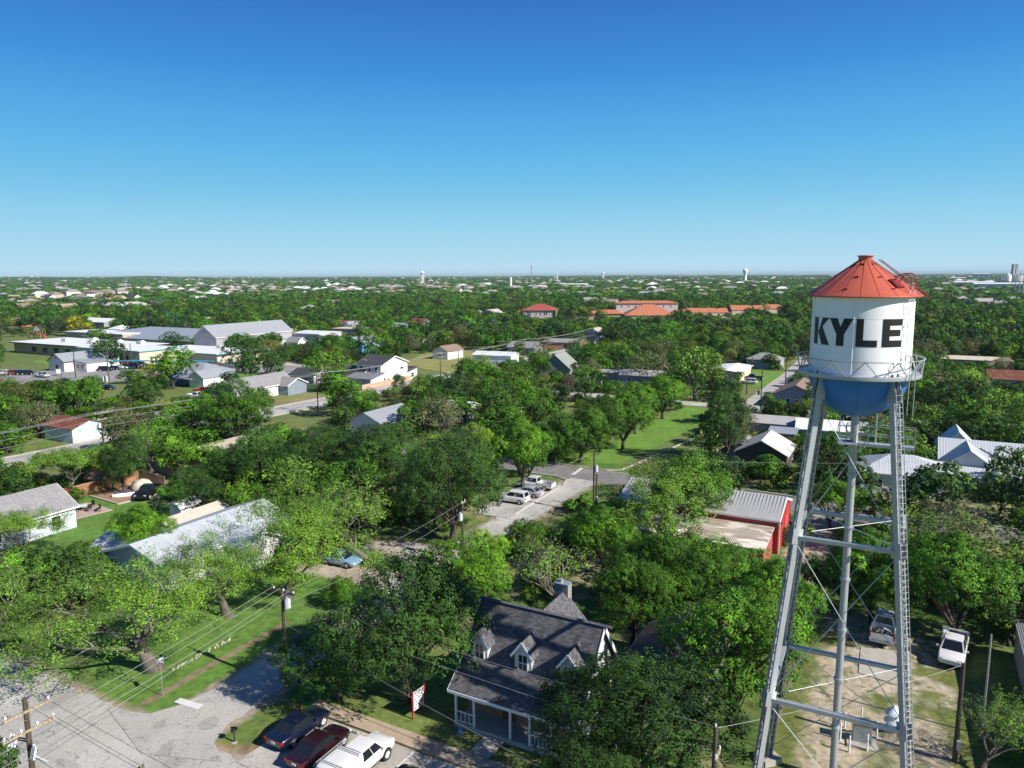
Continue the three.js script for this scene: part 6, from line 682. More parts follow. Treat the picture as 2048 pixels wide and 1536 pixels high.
// far landmarks
const spot = (px, py, d) => { const r = ray(px, py), l = Math.hypot(r[0], r[2]); return [r[0] / l * d, r[2] / l * d]; };
{ const farTank = (label, px, d, H, R) => { const [x, z] = spot(px, 560, d), t = thing('far_water_tower', label, 'water tower', x, 0, z); const b = new B(); b.lathe([[0.1, H - R * 1.3], [R * 0.6, H - R * 1.1], [R, H - R * 0.5], [R, H - R * 0.25], [R * 0.6, H + R * 0.2], [0.1, H + R * 0.4]], 24); part(t, 'tank', b, MT.white); for (let k = 0; k < 6; k++) { const l = new B(); l.cyl(R * 0.85 * Math.cos(k * 1.047), 0, R * 0.85 * Math.sin(k * 1.047), R * 0.07, R * 0.07, H - R * 0.6, 6); part(t, 'leg', l, MT.white); } const c = new B(); c.cyl(0, 0, 0, R * 0.2, R * 0.2, H - R, 10); part(t, 'riser', c, MT.white); };
  farTank('white legged water tower on the horizon left of centre', 845, 2300, 42, 6); farTank('tiny white water tower on the horizon right of the mast', 1206, 4200, 42, 8);
  { const [x, z] = spot(1490, 560, 2600), t = thing('far_water_tower', 'white pedestal water tower on the horizon left of the tank roof', 'water tower', x, 0, z); const b = new B(); b.lathe([[7, 0], [5, 12], [4, 26], [6, 33], [8.6, 38], [8.6, 42], [6, 46], [0.1, 47.5]], 24); part(t, 'pedestal', b, MT.white); }
  { const [x, z] = spot(1021, 577, 1500), t = thing('standpipe', 'slim white standpipe above the far rooftops in the centre', 'standpipe', x, 0, z); const b = new B(); b.lathe([[3, 0], [3, 25.5], [2, 26.4], [0.05, 26.8]], 20); part(t, 'shell', b, MT.white); const l = new B(); l.bar(V(0.6, 0, 3.1), V(0.6, 26, 3.1), 0.5, 0.2); part(t, 'ladder', l, MT.galv); }
  { const [x, z] = spot(1063, 565, 1900), t = thing('cell_mast', 'thin lattice mobile mast rising above the horizon in the centre', 'mast', x, 0, z); for (let k = 0; k < 3; k++) { const l = new B(); l.bar(V(1.8 * Math.cos(k * 2.09), 0, 1.8 * Math.sin(k * 2.09)), V(0.8 * Math.cos(k * 2.09), 55, 0.8 * Math.sin(k * 2.09)), 0.9, 0.9); part(t, 'leg', l, MT.galv); } const b = new B(); for (let y = 2; y < 55; y += 3) for (let k = 0; k < 3; k++) { const r0 = lerp(1.8, 0.8, y / 55), r1 = lerp(1.8, 0.8, (y + 3) / 55); b.bar(V(r0 * Math.cos(k * 2.09), y, r0 * Math.sin(k * 2.09)), V(r1 * Math.cos(k * 2.09 + 2.09), Math.min(55, y + 3), r1 * Math.sin(k * 2.09 + 2.09)), 0.45, 0.45); } part(t, 'lattice', b, MT.galv); for (const y of [50, 54]) { const a = new B(); for (let k = 0; k < 6; k++) a.box(2.6 * Math.cos(k * 1.05), y, 2.6 * Math.sin(k * 1.05), 0.7, 2.2, 0.7); part(t, 'antenna', a, MT.greyCan); } }
  { const [x, z] = spot(1115, 560, 3000), t = thing('far_spire', 'thin white spire on the horizon right of the mast', 'spire', x, 0, z); const b = new B(); b.lathe([[1.6, 0], [1.4, 26], [0.2, 50]], 8); part(t, 'spire', b, MT.white); }
  { const [x, z] = spot(213, 556, 5200), t = thing('radio_mast', 'faint thin radio mast on the left horizon', 'mast', x, 20, z); const b = new B(); b.cyl(0, 0, 0, 0.9, 0.6, 60, 6); part(t, 'mast', b, MT.galv); }
  { const [x, z] = spot(2040, 556, 2400), t = thing('cement_plant', 'grey plant with twin towers on the right horizon', 'factory', x, 0, z); const b = new B(); for (const dx of [-20, -12]) b.box(dx, 26, 0, 6, 52, 8); part(t, 'tower', b, MT.greyWall); const w = new B(); w.box(10, 12, 10, 60, 24, 30); part(t, 'hall', w, MT.whitePaint); const s = new B(); s.lathe([[9, 0], [9, 22], [0.1, 30]], 20); const m = part(t, 'silo', s, MT.white); m.position.set(-40, 0, 10); }
  for (let k = 0; k < 9; k++) { const d = 900 + k * 190, [x, z] = spot(2046 - k * 7.6, 575, d), t = thing('transmission_pole', `tall steel transmission pole, ${['nearest and rightmost', 'second', 'third', 'fourth', 'fifth', 'sixth', 'seventh', 'eighth', 'farthest and leftmost'][k]} of the line receding at the right edge`, 'pylon', x, 0, z, 0, 'transmission poles receding at the right edge'); const b = new B(); b.cyl(0, 0, 0, 0.8, 0.4, 30, 8); part(t, 'mast', b, MT.galv); const a = new B(); for (const y of [20, 24, 28]) a.box(0, y, 0, 7, 0.4, 0.4); part(t, 'crossarm', a, MT.galv); }
  for (const [px, d, w, dd, h, l] of [[1945, 1900, 70, 30, 10, 'wide white warehouse below the right horizon'], [1960, 3600, 60, 40, 24, 'white block building on the far right horizon'], [1915, 3300, 50, 30, 10, 'low white sheds on the right horizon'], [1150, 1750, 60, 20, 9, 'long white building below the mast at the centre horizon'], [1075, 1550, 36, 18, 8, 'white hall beside the foot of the mast'], [2030, 1500, 120, 40, 12, 'long white-roofed warehouse at the right edge below the horizon'], [480, 1150, 60, 16, 6, 'white and blue hall below the left horizon'], [425, 1100, 24, 18, 9, 'white steep-roofed church far left of centre']]) { const [x, z] = spot(px, 570, d), t = thing('far_hall', l, 'building', x, 0, z, TH); wing(t, { w, d: dd, h, rh: 2, wall: /blue/.test(l) ? MT.blueSiding : MT.whitePaint, roof: MT.whiteRoof, win: row('f', [-w * 0.3, 0, w * 0.3], h * 0.4, 3, h * 0.3) }); } }
// ---------------------------------------------------------------- trees: shapes
const leafMat = (name, c, tr = 0.16) => M(name, c, { phys: true, o: { vertexColors: true, roughness: 0.72, specularIntensity: 0.35, transmission: tr, thickness: 0, side: THREE.DoubleSide } });
class Leaves { // small leaf-shaped faces with soft normals
  constructor() { this.p = []; this.n = []; this.c = []; this.i = []; }
  leaf(x, y, z, nx, ny, nz, s, ox, oy, oz, col, r, w = 0.55) { // normal n, soft normal o
    let l = Math.hypot(nx, ny, nz) || 1; nx /= l; ny /= l; nz /= l; if (nx * ox + ny * oy + nz * oz < 0) { nx = -nx; ny = -ny; nz = -nz; }
    let tx = r() - 0.5, ty = r() - 0.5, tz = r() - 0.5; const d = tx * nx + ty * ny + tz * nz; tx -= d * nx; ty -= d * ny; tz -= d * nz; l = Math.hypot(tx, ty, tz) || 1; tx /= l; ty /= l; tz /= l;
    const bx = ny * tz - nz * ty, by = nz * tx - nx * tz, bz = nx * ty - ny * tx, h = s / 2, k = s * w / 2, v = this.p.length / 3;
    this.p.push(x - tx * h, y - ty * h, z - tz * h, x + bx * k, y + by * k, z + bz * k, x + tx * h, y + ty * h, z + tz * h, x - bx * k, y - by * k, z - bz * k);
    let qx = nx * 0.5 + ox * 0.7, qy = ny * 0.5 + oy * 0.7, qz = nz * 0.5 + oz * 0.7; l = Math.hypot(qx, qy, qz) || 1; qx /= l; qy /= l; qz /= l;
    // face order must agree with the soft normal: (b x?) p0 p1 p2 -> t x ... 
    for (let q = 0; q < 4; q++) { this.n.push(qx, qy, qz); this.c.push(col[0], col[1], col[2]); }
    this.i.push(v, v + 3, v + 2, v, v + 2, v + 1);
  }
  geo() { const g = new THREE.BufferGeometry(); g.setAttribute('position', new THREE.Float32BufferAttribute(this.p, 3)); g.setAttribute('normal', new THREE.Float32BufferAttribute(this.n, 3)); g.setAttribute('color', new THREE.Float32BufferAttribute(this.c, 3)); g.setIndex(this.i);
    const P = this.p, N = this.n, I = this.i; for (let k = 0; k < I.length; k += 3) { const [a, b, c] = [I[k] * 3, I[k + 1] * 3, I[k + 2] * 3]; const e = [P[b] - P[a], P[b + 1] - P[a + 1], P[b + 2] - P[a + 2]], f = [P[c] - P[a], P[c + 1] - P[a + 1], P[c + 2] - P[a + 2]]; if ((e[1] * f[2] - e[2] * f[1]) * N[a] + (e[2] * f[0] - e[0] * f[2]) * N[a + 1] + (e[0] * f[1] - e[1] * f[0]) * N[a + 2] < 0) { const t = I[k + 1]; I[k + 1] = I[k + 2]; I[k + 2] = t; } } g.setIndex(I); return g; }
}
const randDir = (r) => { const y = r() * 2 - 1, t = r() * 2 * Math.PI, h = Math.sqrt(1 - y * y); return [h * Math.cos(t), y, h * Math.sin(t)]; };
// dense crown of lobes: unit tree about 9 m tall, 5 m crown radius
function denseTree(seed, o) {
  const r = rngOf(seed), R = o.R, H = o.H, cy = o.cy, ry = H - cy, L = new Leaves(), lobes = [];
  for (let i = 0; i < o.lobes; i++) { let d; do d = randDir(r); while (d[1] < -0.45 && r() < 0.8); const f = 0.45 + 0.36 * Math.sqrt(r()), sp = o.cone ? lerp(1, 0.25, clamp((d[1] + 1) / 2)) : 1; lobes.push({ x: d[0] * R * f * sp, y: cy + d[1] * ry * f * (d[1] < 0 ? 0.75 : 1), z: d[2] * R * f * sp, r: R * (0.24 + 0.2 * r()) * (o.cone ? 0.75 : 1), t: 0.72 + 0.56 * r(), w: r() }); }
  lobes.push({ x: 0, y: cy, z: 0, r: R * 0.5, t: 0.8, w: 0.3 });
  const wsum = lobes.reduce((s, l) => s + l.r * l.r, 0), per = o.per, cl = Math.round(o.leaves / per);
  for (const l of lobes) { const n = Math.round(cl * l.r * l.r / wsum); for (let k = 0; k < n; k++) {
    let d = randDir(r); if (d[1] < -0.2 && r() < 0.6) d[1] = -d[1]; const q = l.r * (0.8 + 0.32 * r() * r() + 0.05), px = l.x + d[0] * q, py = l.y + d[1] * q * 0.86, pz = l.z + d[2] * q; if (py < o.low) continue;
    let deep = 0; for (const m of lobes) if (m !== l && Math.hypot(px - m.x, (py - m.y) / 0.86, pz - m.z) < m.r * 0.74) deep = 1; if (deep && r() < 0.8) continue;
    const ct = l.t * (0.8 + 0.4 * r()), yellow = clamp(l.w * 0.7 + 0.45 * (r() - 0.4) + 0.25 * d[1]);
    const rad = o.clump * (0.6 + 0.8 * r());
    for (let m = 0; m < per; m++) { const e = randDir(r), g = rad * Math.pow(r(), 0.45), ox = d[0] * 0.75 + e[0] * 0.5, oy = d[1] * 0.75 + e[1] * 0.5 + 0.1, oz = d[2] * 0.75 + e[2] * 0.5, ol = Math.hypot(ox, oy, oz) || 1, v = ct * (0.7 + 0.6 * r());
      L.leaf(px + e[0] * g, py + e[1] * g * 0.8, pz + e[2] * g, ox / ol + (r() - 0.5) * 1.5, oy / ol + 0.3 + (r() - 0.5) * 1.5, oz / ol + (r() - 0.5) * 1.5, o.leaf * (0.65 + 0.7 * r()), ox / ol, oy / ol, oz / ol, [lerp(o.c0[0], o.c1[0], yellow) * v, lerp(o.c0[1], o.c1[1], yellow) * v, lerp(o.c0[2], o.c1[2], yellow) * v], r); }
  } }
  const t = new B(), lean = V((r() - 0.5) * 0.6, 0, (r() - 0.5) * 0.6), fork = Math.max(0.8, o.low * 0.9); t.tube([V(0, -0.1, 0), V(0, 0.3, 0), lean.clone().multiplyScalar(0.5).setY(fork * 0.6), lean.clone().setY(fork)], [o.tr * 1.5, o.tr * 1.1, o.tr, o.tr * 0.85], o.seg || 8);
  if (o.limbs) for (let i = 0; i < o.limbs; i++) { const l = lobes[i % lobes.length], m = V(l.x * 0.45, lerp(fork, l.y, 0.55), l.z * 0.45); t.tube([lean.clone().setY(fork - 0.1), m, V(l.x, l.y, l.z)], [o.tr * 0.6, o.tr * 0.36, o.tr * 0.12], 5); }
  return { trunk: t.geo(), crown: L.geo(), H, R };
}
// open tree grown branch by branch, leaf tufts along the twigs
function openTree(seed, o) {
  const r = rngOf(seed), t = new B(), tw = new B(), L = new Leaves(), tips = [];
  const grow = (p, d, len, rad, lv) => {
    const pts = [p.clone()], rr = [rad]; let q = p.clone(), dir = d.clone(); const n = lv < 2 ? 4 : 3; for (let i = 1; i <= n; i++) { dir.add(V((r() - 0.5) * o.bend, (r() - 0.42) * o.bend * 0.8, (r() - 0.5) * o.bend)).normalize(); q = q.clone().addScaledVector(dir, len / n); pts.push(q); rr.push(lerp(rad, rad * 0.6, i / n)); if (lv === 0 && i === 1) rr[0] *= 1.4; if (lv >= o.levels - 1) tips.push([q.clone(), dir.clone(), lv]); }
    (lv >= 3 ? tw : t).tube(pts, rr, lv < 2 ? 8 : lv < 3 ? 5 : 3, false); if (lv >= o.levels) return;
    const k = lv === 0 ? o.limbs : 2 + (r() < o.fork ? 1 : 0) + (lv >= o.levels - 1 ? 1 : 0), a0 = r() * 6.28;
    for (let i = 0; i < k; i++) { const az = a0 + i * 6.283 / k + (r() - 0.5) * 0.8, sp = o.spread[Math.min(lv, o.spread.length - 1)] * (0.7 + 0.6 * r()); const u = Math.abs(dir.y) > 0.9 ? V(1, 0, 0) : V(0, 1, 0), s = V().crossVectors(dir, u).normalize(), w = V().crossVectors(s, dir); const nd = dir.clone().multiplyScalar(Math.cos(sp)).addScaledVector(s, Math.sin(sp) * Math.cos(az)).addScaledVector(w, Math.sin(sp) * Math.sin(az)); nd.y += o.up * (lv < 2 ? 1 : 0.4); nd.normalize(); grow(pts[lv > 0 && i > 0 && r() < 0.5 ? n - 1 : n], nd, len * o.ratio * (0.75 + 0.5 * r()), rr[n] * (i === 0 ? 0.85 : 0.66), lv + 1); }
  };
  grow(V(0, -0.1, 0), V((r() - 0.5) * 0.25, 1, (r() - 0.5) * 0.25).normalize(), o.trunk, o.tr, 0);
  let H = 0, Rm = 0; const rs = []; let cx = 0, cz = 0; for (const [p] of tips) { H = Math.max(H, p.y); cx += p.x; cz += p.z; } cx /= tips.length; cz /= tips.length; for (const [p] of tips) rs.push(Math.hypot(p.x - cx, p.z - cz)); rs.sort((a, b) => a - b); Rm = rs[Math.floor(rs.length * 0.93)]; const C = V(cx, H * 0.55, cz);
  for (const [p, d] of tips) { if (r() > o.leafy) continue; const tone = 0.7 + 0.6 * r(), yl = r(); for (let m = 0; m < o.per; m++) { const e = randDir(r), g = o.clump * Math.pow(r(), 0.5), out = V(p.x - C.x, p.y - C.y, p.z - C.z).normalize(), ox = out.x * 0.6 + e[0] * 0.6, oy = out.y * 0.6 + e[1] * 0.6 + 0.25, oz = out.z * 0.6 + e[2] * 0.6, ol = Math.hypot(ox, oy, oz), v = tone * (0.75 + 0.5 * r());
    L.leaf(p.x + e[0] * g, p.y + e[1] * g, p.z + e[2] * g, ox / ol + (r() - 0.5) * 1.4, oy / ol + (r() - 0.5) * 1.4 + 0.3, oz / ol + (r() - 0.5) * 1.4, o.leaf * (0.6 + 0.8 * r()), ox / ol, oy / ol, oz / ol, [lerp(o.c0[0], o.c1[0], yl) * v, lerp(o.c0[1], o.c1[1], yl) * v, lerp(o.c0[2], o.c1[2], yl) * v], r); } }
  return { trunk: t.geo(), twigs: tw.geo(), crown: L.geo(), H: H + 0.2, R: Rm };
}
// leaf colours (reflectance), dark to fresh
const CO = { oak: [[0.022, 0.058, 0.011], [0.072, 0.165, 0.022]], elm: [[0.035, 0.11, 0.009], [0.135, 0.315, 0.017]], pecan: [[0.075, 0.17, 0.018], [0.225, 0.4, 0.04]], lime: [[0.095, 0.23, 0.014], [0.26, 0.48, 0.02]], grey: [[0.12, 0.115, 0.07], [0.19, 0.21, 0.08]], blue: [[0.024, 0.075, 0.026], [0.08, 0.185, 0.05]], yellow: [[0.2, 0.22, 0.012], [0.4, 0.38, 0.015]] };
const near = (k, seed, x = {}) => denseTree(seed, { R: 5, H: 9, cy: 5.2, lobes: 30, leaves: 54000, per: 34, leaf: 0.155, clump: 0.44, low: 1.6, tr: 0.3, limbs: 9, c0: CO[k][0], c1: CO[k][1], ...x });
const mid = (k, seed, x = {}) => denseTree(seed, { R: 5, H: 9, cy: 5, lobes: 20, leaves: 5200, per: 10, leaf: 0.44, clump: 0.5, low: 1.2, tr: 0.3, limbs: 5, seg: 6, c0: CO[k][0], c1: CO[k][1], ...x });
const farT = (k, seed, x = {}) => denseTree(seed, { R: 5, H: 9, cy: 4.8, lobes: 12, leaves: 2000, per: 10, leaf: 0.62, clump: 0.6, low: 0.6, tr: 0.3, limbs: 0, seg: 4, c0: CO[k][0], c1: CO[k][1], ...x });
const PR = {
  near_oak: [near('oak', 11), near('oak', 12, { lobes: 40, leaves: 60000 }), near('oak', 13, { cy: 4.6, lobes: 22 })],
  near_elm: [near('elm', 21, { leaf: 0.18, leaves: 46000 }), near('elm', 22, { leaf: 0.18, leaves: 46000, lobes: 22, cy: 5.6 })],
  near_lime: [near('lime', 31, { leaf: 0.18, leaves: 30000, lobes: 18 })],
  pecan: [openTree(41, { trunk: 2.0, tr: 0.42, limbs: 5, levels: 6, spread: [0.85, 0.6, 0.55, 0.6, 0.7], ratio: 0.83, fork: 0.35, up: 0.12, bend: 0.45, leafy: 0.58, per: 20, clump: 0.46, leaf: 0.115, c0: CO.pecan[0], c1: CO.pecan[1] }), openTree(42, { trunk: 2.4, tr: 0.3, limbs: 4, levels: 6, spread: [0.8, 0.6, 0.5, 0.6, 0.7], ratio: 0.82, fork: 0.4, up: 0.15, bend: 0.42, leafy: 0.7, per: 19, clump: 0.46, leaf: 0.135, c0: CO.pecan[0], c1: CO.pecan[1] })],
  bare: [openTree(51, { trunk: 1.8, tr: 0.24, limbs: 5, levels: 6, spread: [0.6, 0.5, 0.45, 0.5, 0.6], ratio: 0.8, fork: 0.5, up: 0.18, bend: 0.34, leafy: 0.09, per: 8, clump: 0.35, leaf: 0.14, c0: CO.pecan[0], c1: CO.pecan[1] })],
  half: [openTree(43, { trunk: 2.2, tr: 0.3, limbs: 5, levels: 6, spread: [0.75, 0.55, 0.5, 0.6, 0.7], ratio: 0.82, fork: 0.4, up: 0.15, bend: 0.42, leafy: 0.34, per: 12, clump: 0.42, leaf: 0.14, c0: CO.pecan[0], c1: CO.pecan[1] })],
  mid_oak: [mid('oak', 61), mid('oak', 62, { lobes: 16 }), mid('oak', 63, { cy: 4.6, lobes: 26 })],
  mid_elm: [mid('elm', 71), mid('elm', 72, { lobes: 15 }), mid('elm', 73, { cy: 5.6, lobes: 24, R: 4.4 })],
  mid_pecan: [mid('pecan', 81, { leaves: 3600, clump: 0.75, per: 7, lobes: 26 }), mid('pecan', 82, { leaves: 3200, clump: 0.8, per: 6 })],
  mid_grey: [mid('grey', 91, { leaves: 3200, clump: 0.7, per: 6, leaf: 0.36, lobes: 24, tr: 0.3 })],
  mid_blue: [mid('blue', 101, { lobes: 24 })],
  mid_yellow: [mid('yellow', 105, { lobes: 16 })],
  cedar: [mid('blue', 111, { cone: 1, R: 3, H: 9, cy: 4, lobes: 30, low: 0.5 })],
  far: [farT('oak', 121), farT('oak', 122), farT('elm', 123), farT('elm', 124, { lobes: 9 }), farT('pecan', 125), farT('blue', 126)],
};
PR.thicket = [denseTree(131, { R: 3, H: 5, cy: 2.2, lobes: 16, leaves: 16000, per: 26, leaf: 0.18, clump: 0.4, low: 0.1, tr: 0.12, limbs: 5, c0: CO.elm[0], c1: CO.elm[1] }), denseTree(132, { R: 3, H: 4.6, cy: 2, lobes: 14, leaves: 15000, per: 22, leaf: 0.18, clump: 0.42, low: 0.1, tr: 0.12, limbs: 5, c0: CO.blue[0], c1: CO.pecan[0] })];
const LM = { a: leafMat('leaves', [0.92, 0.92, 0.92]), b: leafMat('deep_leaves', [0.62, 0.65, 0.64]), c: leafMat('fresh_leaves', [1.12, 1.06, 0.9]) };

// ---------------------------------------------------------------- trees: the individual ones
const treeSpots = [];
// base seen at (px, pyBase); crown top seen at pyTop; crown about w pixels wide in the photograph's own pixels
function tree(kind, label, px, pyTop, pyBase, w, o = {}) {
  const [x, z] = o.at ? [gx(...o.at), gz(...o.at)] : G(px, pyBase), dep = project(x, 3, z)[2], set = PR[kind], v = set[(o.v ?? Math.floor(Math.abs(px * 7.3 + pyBase * 3.1))) % set.length];
  const H = o.h ?? clamp(heightAt(px, pyTop, z), 2.5, 20), R = o.R ?? w * dep / 1470 / 2;
  treeAt(kind, v, label, x, z, H, R, o);
}
const NAMES = { near_oak: 'live_oak', near_elm: 'elm_tree', near_lime: 'elm_tree', pecan: 'pecan_tree', half: 'pecan_tree', bare: 'bare_tree', mid_oak: 'live_oak', mid_elm: 'elm_tree', mid_pecan: 'pecan_tree', mid_grey: 'hackberry_tree', mid_blue: 'oak_tree', mid_yellow: 'golden_tree', cedar: 'cedar_tree', thicket: 'thicket_shrub' };
function treeAt(kind, v, label, x, z, H, R, o = {}) {
  const t = thing(o.name || NAMES[kind], label, o.cat || 'tree', x, o.y ?? 0, z, o.ry ?? (x * 1.7 + z * 0.9) % 6.28, o.group);
  const s = R / v.R, sy = H / v.H; const q = 1 + 0.14 * Math.sin(x * 3.1 + z * 1.7); t.scale.set(s * q, sy, s / q);
  const grey = kind === 'half' || kind === 'pecan' || kind === 'bare' || kind === 'mid_grey' || kind === 'mid_pecan';
  part(t, 'trunk', v.trunk, grey ? MT.barkGrey : MT.bark); if (v.twigs) part(t, 'twigs', v.twigs, M('grey_twigs', [0.3, 0.275, 0.24], { o: { roughness: 1 } }));
  part(t, 'crown', v.crown, LM[o.m || 'a']); treeSpots.push([x, z, R * 0.8]); return t;
}
tree('near_oak', 'dark live oak with low crown in front of the parked blue coupe', 672, 1262, 1470, 260, { v: 0, h: 6.2, at: [-36.4, 39.2], R: 4.3 });
tree('near_oak', 'largest dark live oak left of the shingled house with dormers', 812, 1128, 1405, 315, { v: 1 });
tree('near_oak', 'huge dark live oak covering the right end of the dormered house', 1300, 1285, 1640, 420, { v: 1, at: [-12.8, 39.4], h: 9.3, R: 5.3, m: 'b' });
tree('near_elm', 'bright leafy elm rising behind the huge live oak', 1410, 1150, 1480, 330, { v: 0, at: [-9.6, 50], h: 10, R: 5.2 });
tree('near_elm', 'green elm left of the tower legs beside the yard fence', 1545, 1130, 1330, 190, { v: 1, h: 8.5 });
tree('near_elm', 'dark rounded elm between the bare tree and the red metal building', 1310, 1078, 1250, 190, { v: 1, m: 'b' });
tree('near_elm', 'bushy elm in front of the red metal building', 1450, 1085, 1235, 200, { v: 0 });
tree('near_elm', 'bright green elm left of the dormered house ridge', 925, 1085, 1262, 170, { v: 0, m: 'c' });
tree('near_lime', 'fresh-leaved elm left of the bare tree by the side street', 975, 1070, 1185, 130, { v: 0 });
tree('bare', 'nearly leafless grey tree standing behind the house chimney', 1135, 1062, 1245, 240, { v: 0 });
tree('pecan', 'spreading pecan with thick forked trunk on the corner lawn', 305, 1085, 1338, 420, { v: 0 });
tree('pecan', 'tall pecan standing over the white metal-roofed cottage', 575, 925, 1195, 260, { v: 1 });
tree('half', 'thin-crowned pecan beside the pale blue parked sedan', 742, 940, 1128, 230, { v: 1, ry: 2 });
tree('pecan', 'broad open pecan left of the red metal building', 1320, 856, 1105, 250, { v: 1, ry: 4 });
tree('near_elm', 'olive-leaved elm between the broad pecan and the red workshop roof', 1385, 915, 1090, 150, { v: 1 });
tree('pecan', 'smaller pecan against the left end of the red workshop', 1262, 960, 1085, 130, { v: 1, ry: 2.2 });
tree('pecan', 'pecan crown overhanging the pale blue house at the left edge', 40, 985, 1128, 180, { v: 1, ry: 1.2 });
tree('near_oak', 'live oak at the bottom edge right of the dark service pole cable', 1180, 1400, 1600, 200, { v: 2, at: [-14.8, 34.6], h: 6.6, R: 3.7, m: 'b' });
tree('pecan', 'pecan in front of the white cottage porch', 455, 1045, 1232, 240, { v: 0, ry: 4.4 });
tree('near_elm', 'dark elm at the lower left edge of the meadow', 1110, 840, 930, 90, { v: 0, m: 'b' });
tree('near_oak', 'dark oak between the thicket trees at the meadow edge', 1200, 800, 905, 95, { v: 1 });
tree('near_elm', 'leafy elm at the top left corner of the meadow', 1325, 755, 838, 110, { v: 1, m: 'c' });
tree('near_elm', 'olive elm right of the top of the meadow', 1270, 770, 868, 90, { v: 0 });
tree('half', 'half-bare pecan at the left edge beside the white cottage', 60, 1070, 1285, 230, { v: 0, ry: 3 });
tree('pecan', 'pecan with pale trunk behind the reddish fence', 140, 862, 990, 190, { v: 1, ry: 1 });
tree('bare', 'thin bare tree in front of the main road left of the brick building', 305, 838, 945, 110, { v: 0, ry: 2 });
tree('near_oak', 'dense dark oak between the reddish fence and the beige wall', 248, 872, 985, 105, { v: 2 });
tree('near_elm', 'large elm overhanging the main road above the brick building', 470, 765, 900, 160, { v: 0, m: 'b' });
tree('near_oak', 'broad dark oak over the side street beside the white SUV', 905, 882, 1082, 235, { v: 1 });
tree('near_oak', 'dark oak left of the broad oak over the side street', 740, 850, 1000, 190, { v: 2 });
tree('near_oak', 'dark oak behind the brick building', 520, 868, 1000, 190, { v: 0 });
tree('near_oak', 'dark oak in the thicket right of the brick building', 640, 858, 985, 170, { v: 1, ry: 2 });
tree('near_lime', 'yellow-green fresh elm at the edge of the dark oaks', 965, 865, 985, 80, { v: 0 });
tree('near_elm', 'leafy elm above the parked white pickup', 1045, 845, 978, 140, { v: 1, m: 'c' });
tree('near_elm', 'grey-green thicket tree at the meadow edge', 1160, 815, 925, 130, { v: 0, m: 'b' });
tree('near_elm', 'rounded elm at the upper left of the meadow', 1245, 790, 900, 110, { v: 1 });
tree('near_oak', 'tall dark upright oak beside the meadow', 1452, 780, 925, 105, { v: 2 });
tree('near_elm', 'elm by the kerb in front of the parking strip', 1055, 1040, 1125, 100, { v: 0, m: 'b' });
tree('near_elm', 'bushy elm below the slim corner pole', 1205, 1020, 1150, 150, { v: 1 });
tree('near_elm', 'dark elm in the shade right of the dormered house', 1265, 1120, 1290, 150, { v: 0, m: 'b' });
tree('near_elm', 'bushy tree beside the garden of the white cottage', 295, 1015, 1140, 115, { v: 1, m: 'c' });
tree('near_oak', 'dark oak over the cream extension of the white cottage', 400, 935, 1040, 110, { v: 2 });
tree('near_elm', 'tall elm right of the tower legs behind the yard pickup', 1745, 1075, 1250, 190, { v: 0 });
tree('near_elm', 'big spreading elm shading the right side of the yard', 1900, 1080, 1290, 230, { v: 1 });
tree('half', 'loose pale-leaved tree right of the tower leg', 1830, 985, 1160, 240, { v: 0, ry: 5 });
tree('near_oak', 'dark oak left of the yard pickup below the strut', 1690, 1110, 1230, 130, { v: 0 });
tree('half', 'sparse small tree with new leaves at the yard edge', 1960, 1300, 1530, 170, { v: 0, at: [5.8, 52], h: 6.4, R: 2.9 });
tree('near_elm', 'elm between the red workshop and the cross street', 1660, 960, 1060, 110, { v: 1, m: 'c' });
tree('near_oak', 'dark oak behind the metal shed at the right edge', 2020, 1120, 1260, 130, { v: 2, at: [16, 78], h: 8, R: 4.6 });
tree('near_oak', 'dark bush at the bottom right corner below the metal shed', 2000, 1470, 1600, 120, { v: 0, at: [7.6, 47], h: 3.6, R: 2.4 });
tree('near_elm', 'leafy bush under the huge live oak at the bottom edge', 1180, 1440, 1560, 120, { v: 1, at: [-15.6, 35.2], h: 2.6, R: 1.6 });
tree('mid_yellow', 'golden yellow-green tree behind the long grey school hall', 156, 632, 672, 48, {});
tree('mid_yellow', 'small bright yellow-green tree on the school lawn', 300, 727, 757, 36, {});
tree('mid_elm', 'round green tree on the school lawn beside the white sign', 258, 740, 768, 38, { m: 'b' });
tree('mid_oak', 'very dark dome-shaped oak on the school lawn', 217, 676, 735, 66, {});
tree('mid_elm', 'tall forked elm before the metal-roofed porch house', 348, 700, 778, 84, {});
tree('mid_blue', 'dark pine-like tree left of the tall gabled hall', 350, 664, 700, 55, {});
tree('mid_oak', 'dark oak in front of the tall gabled hall roof', 490, 668, 735, 90, {});
tree('mid_oak', 'dark oak below the tall gabled hall', 525, 700, 780, 90, { v: 1 });
tree('mid_elm', 'elm beside the blue two-storey house', 752, 660, 725, 75, { m: 'c' });
tree('mid_elm', 'rounded elm below the white two-storey house', 680, 752, 835, 80, { v: 1 });
tree('mid_grey', 'leafless greyish thicket tree in the middle wood', 880, 798, 880, 110, {});
tree('mid_grey', 'brownish bare thicket left of the trailer home', 1180, 720, 775, 45, {});
tree('mid_grey', 'grey leafless trees behind the trailer home', 1290, 705, 770, 90, {});
tree('mid_pecan', 'big pale-leaved tree left of the white flat bungalow', 1390, 690, 800, 115, {});
tree('mid_elm', 'olive-green tree beside the grey house near the tank', 1540, 790, 840, 55, { m: 'b' });
tree('mid_elm', 'small tree beside the white flat bungalow', 1478, 742, 768, 20, {});
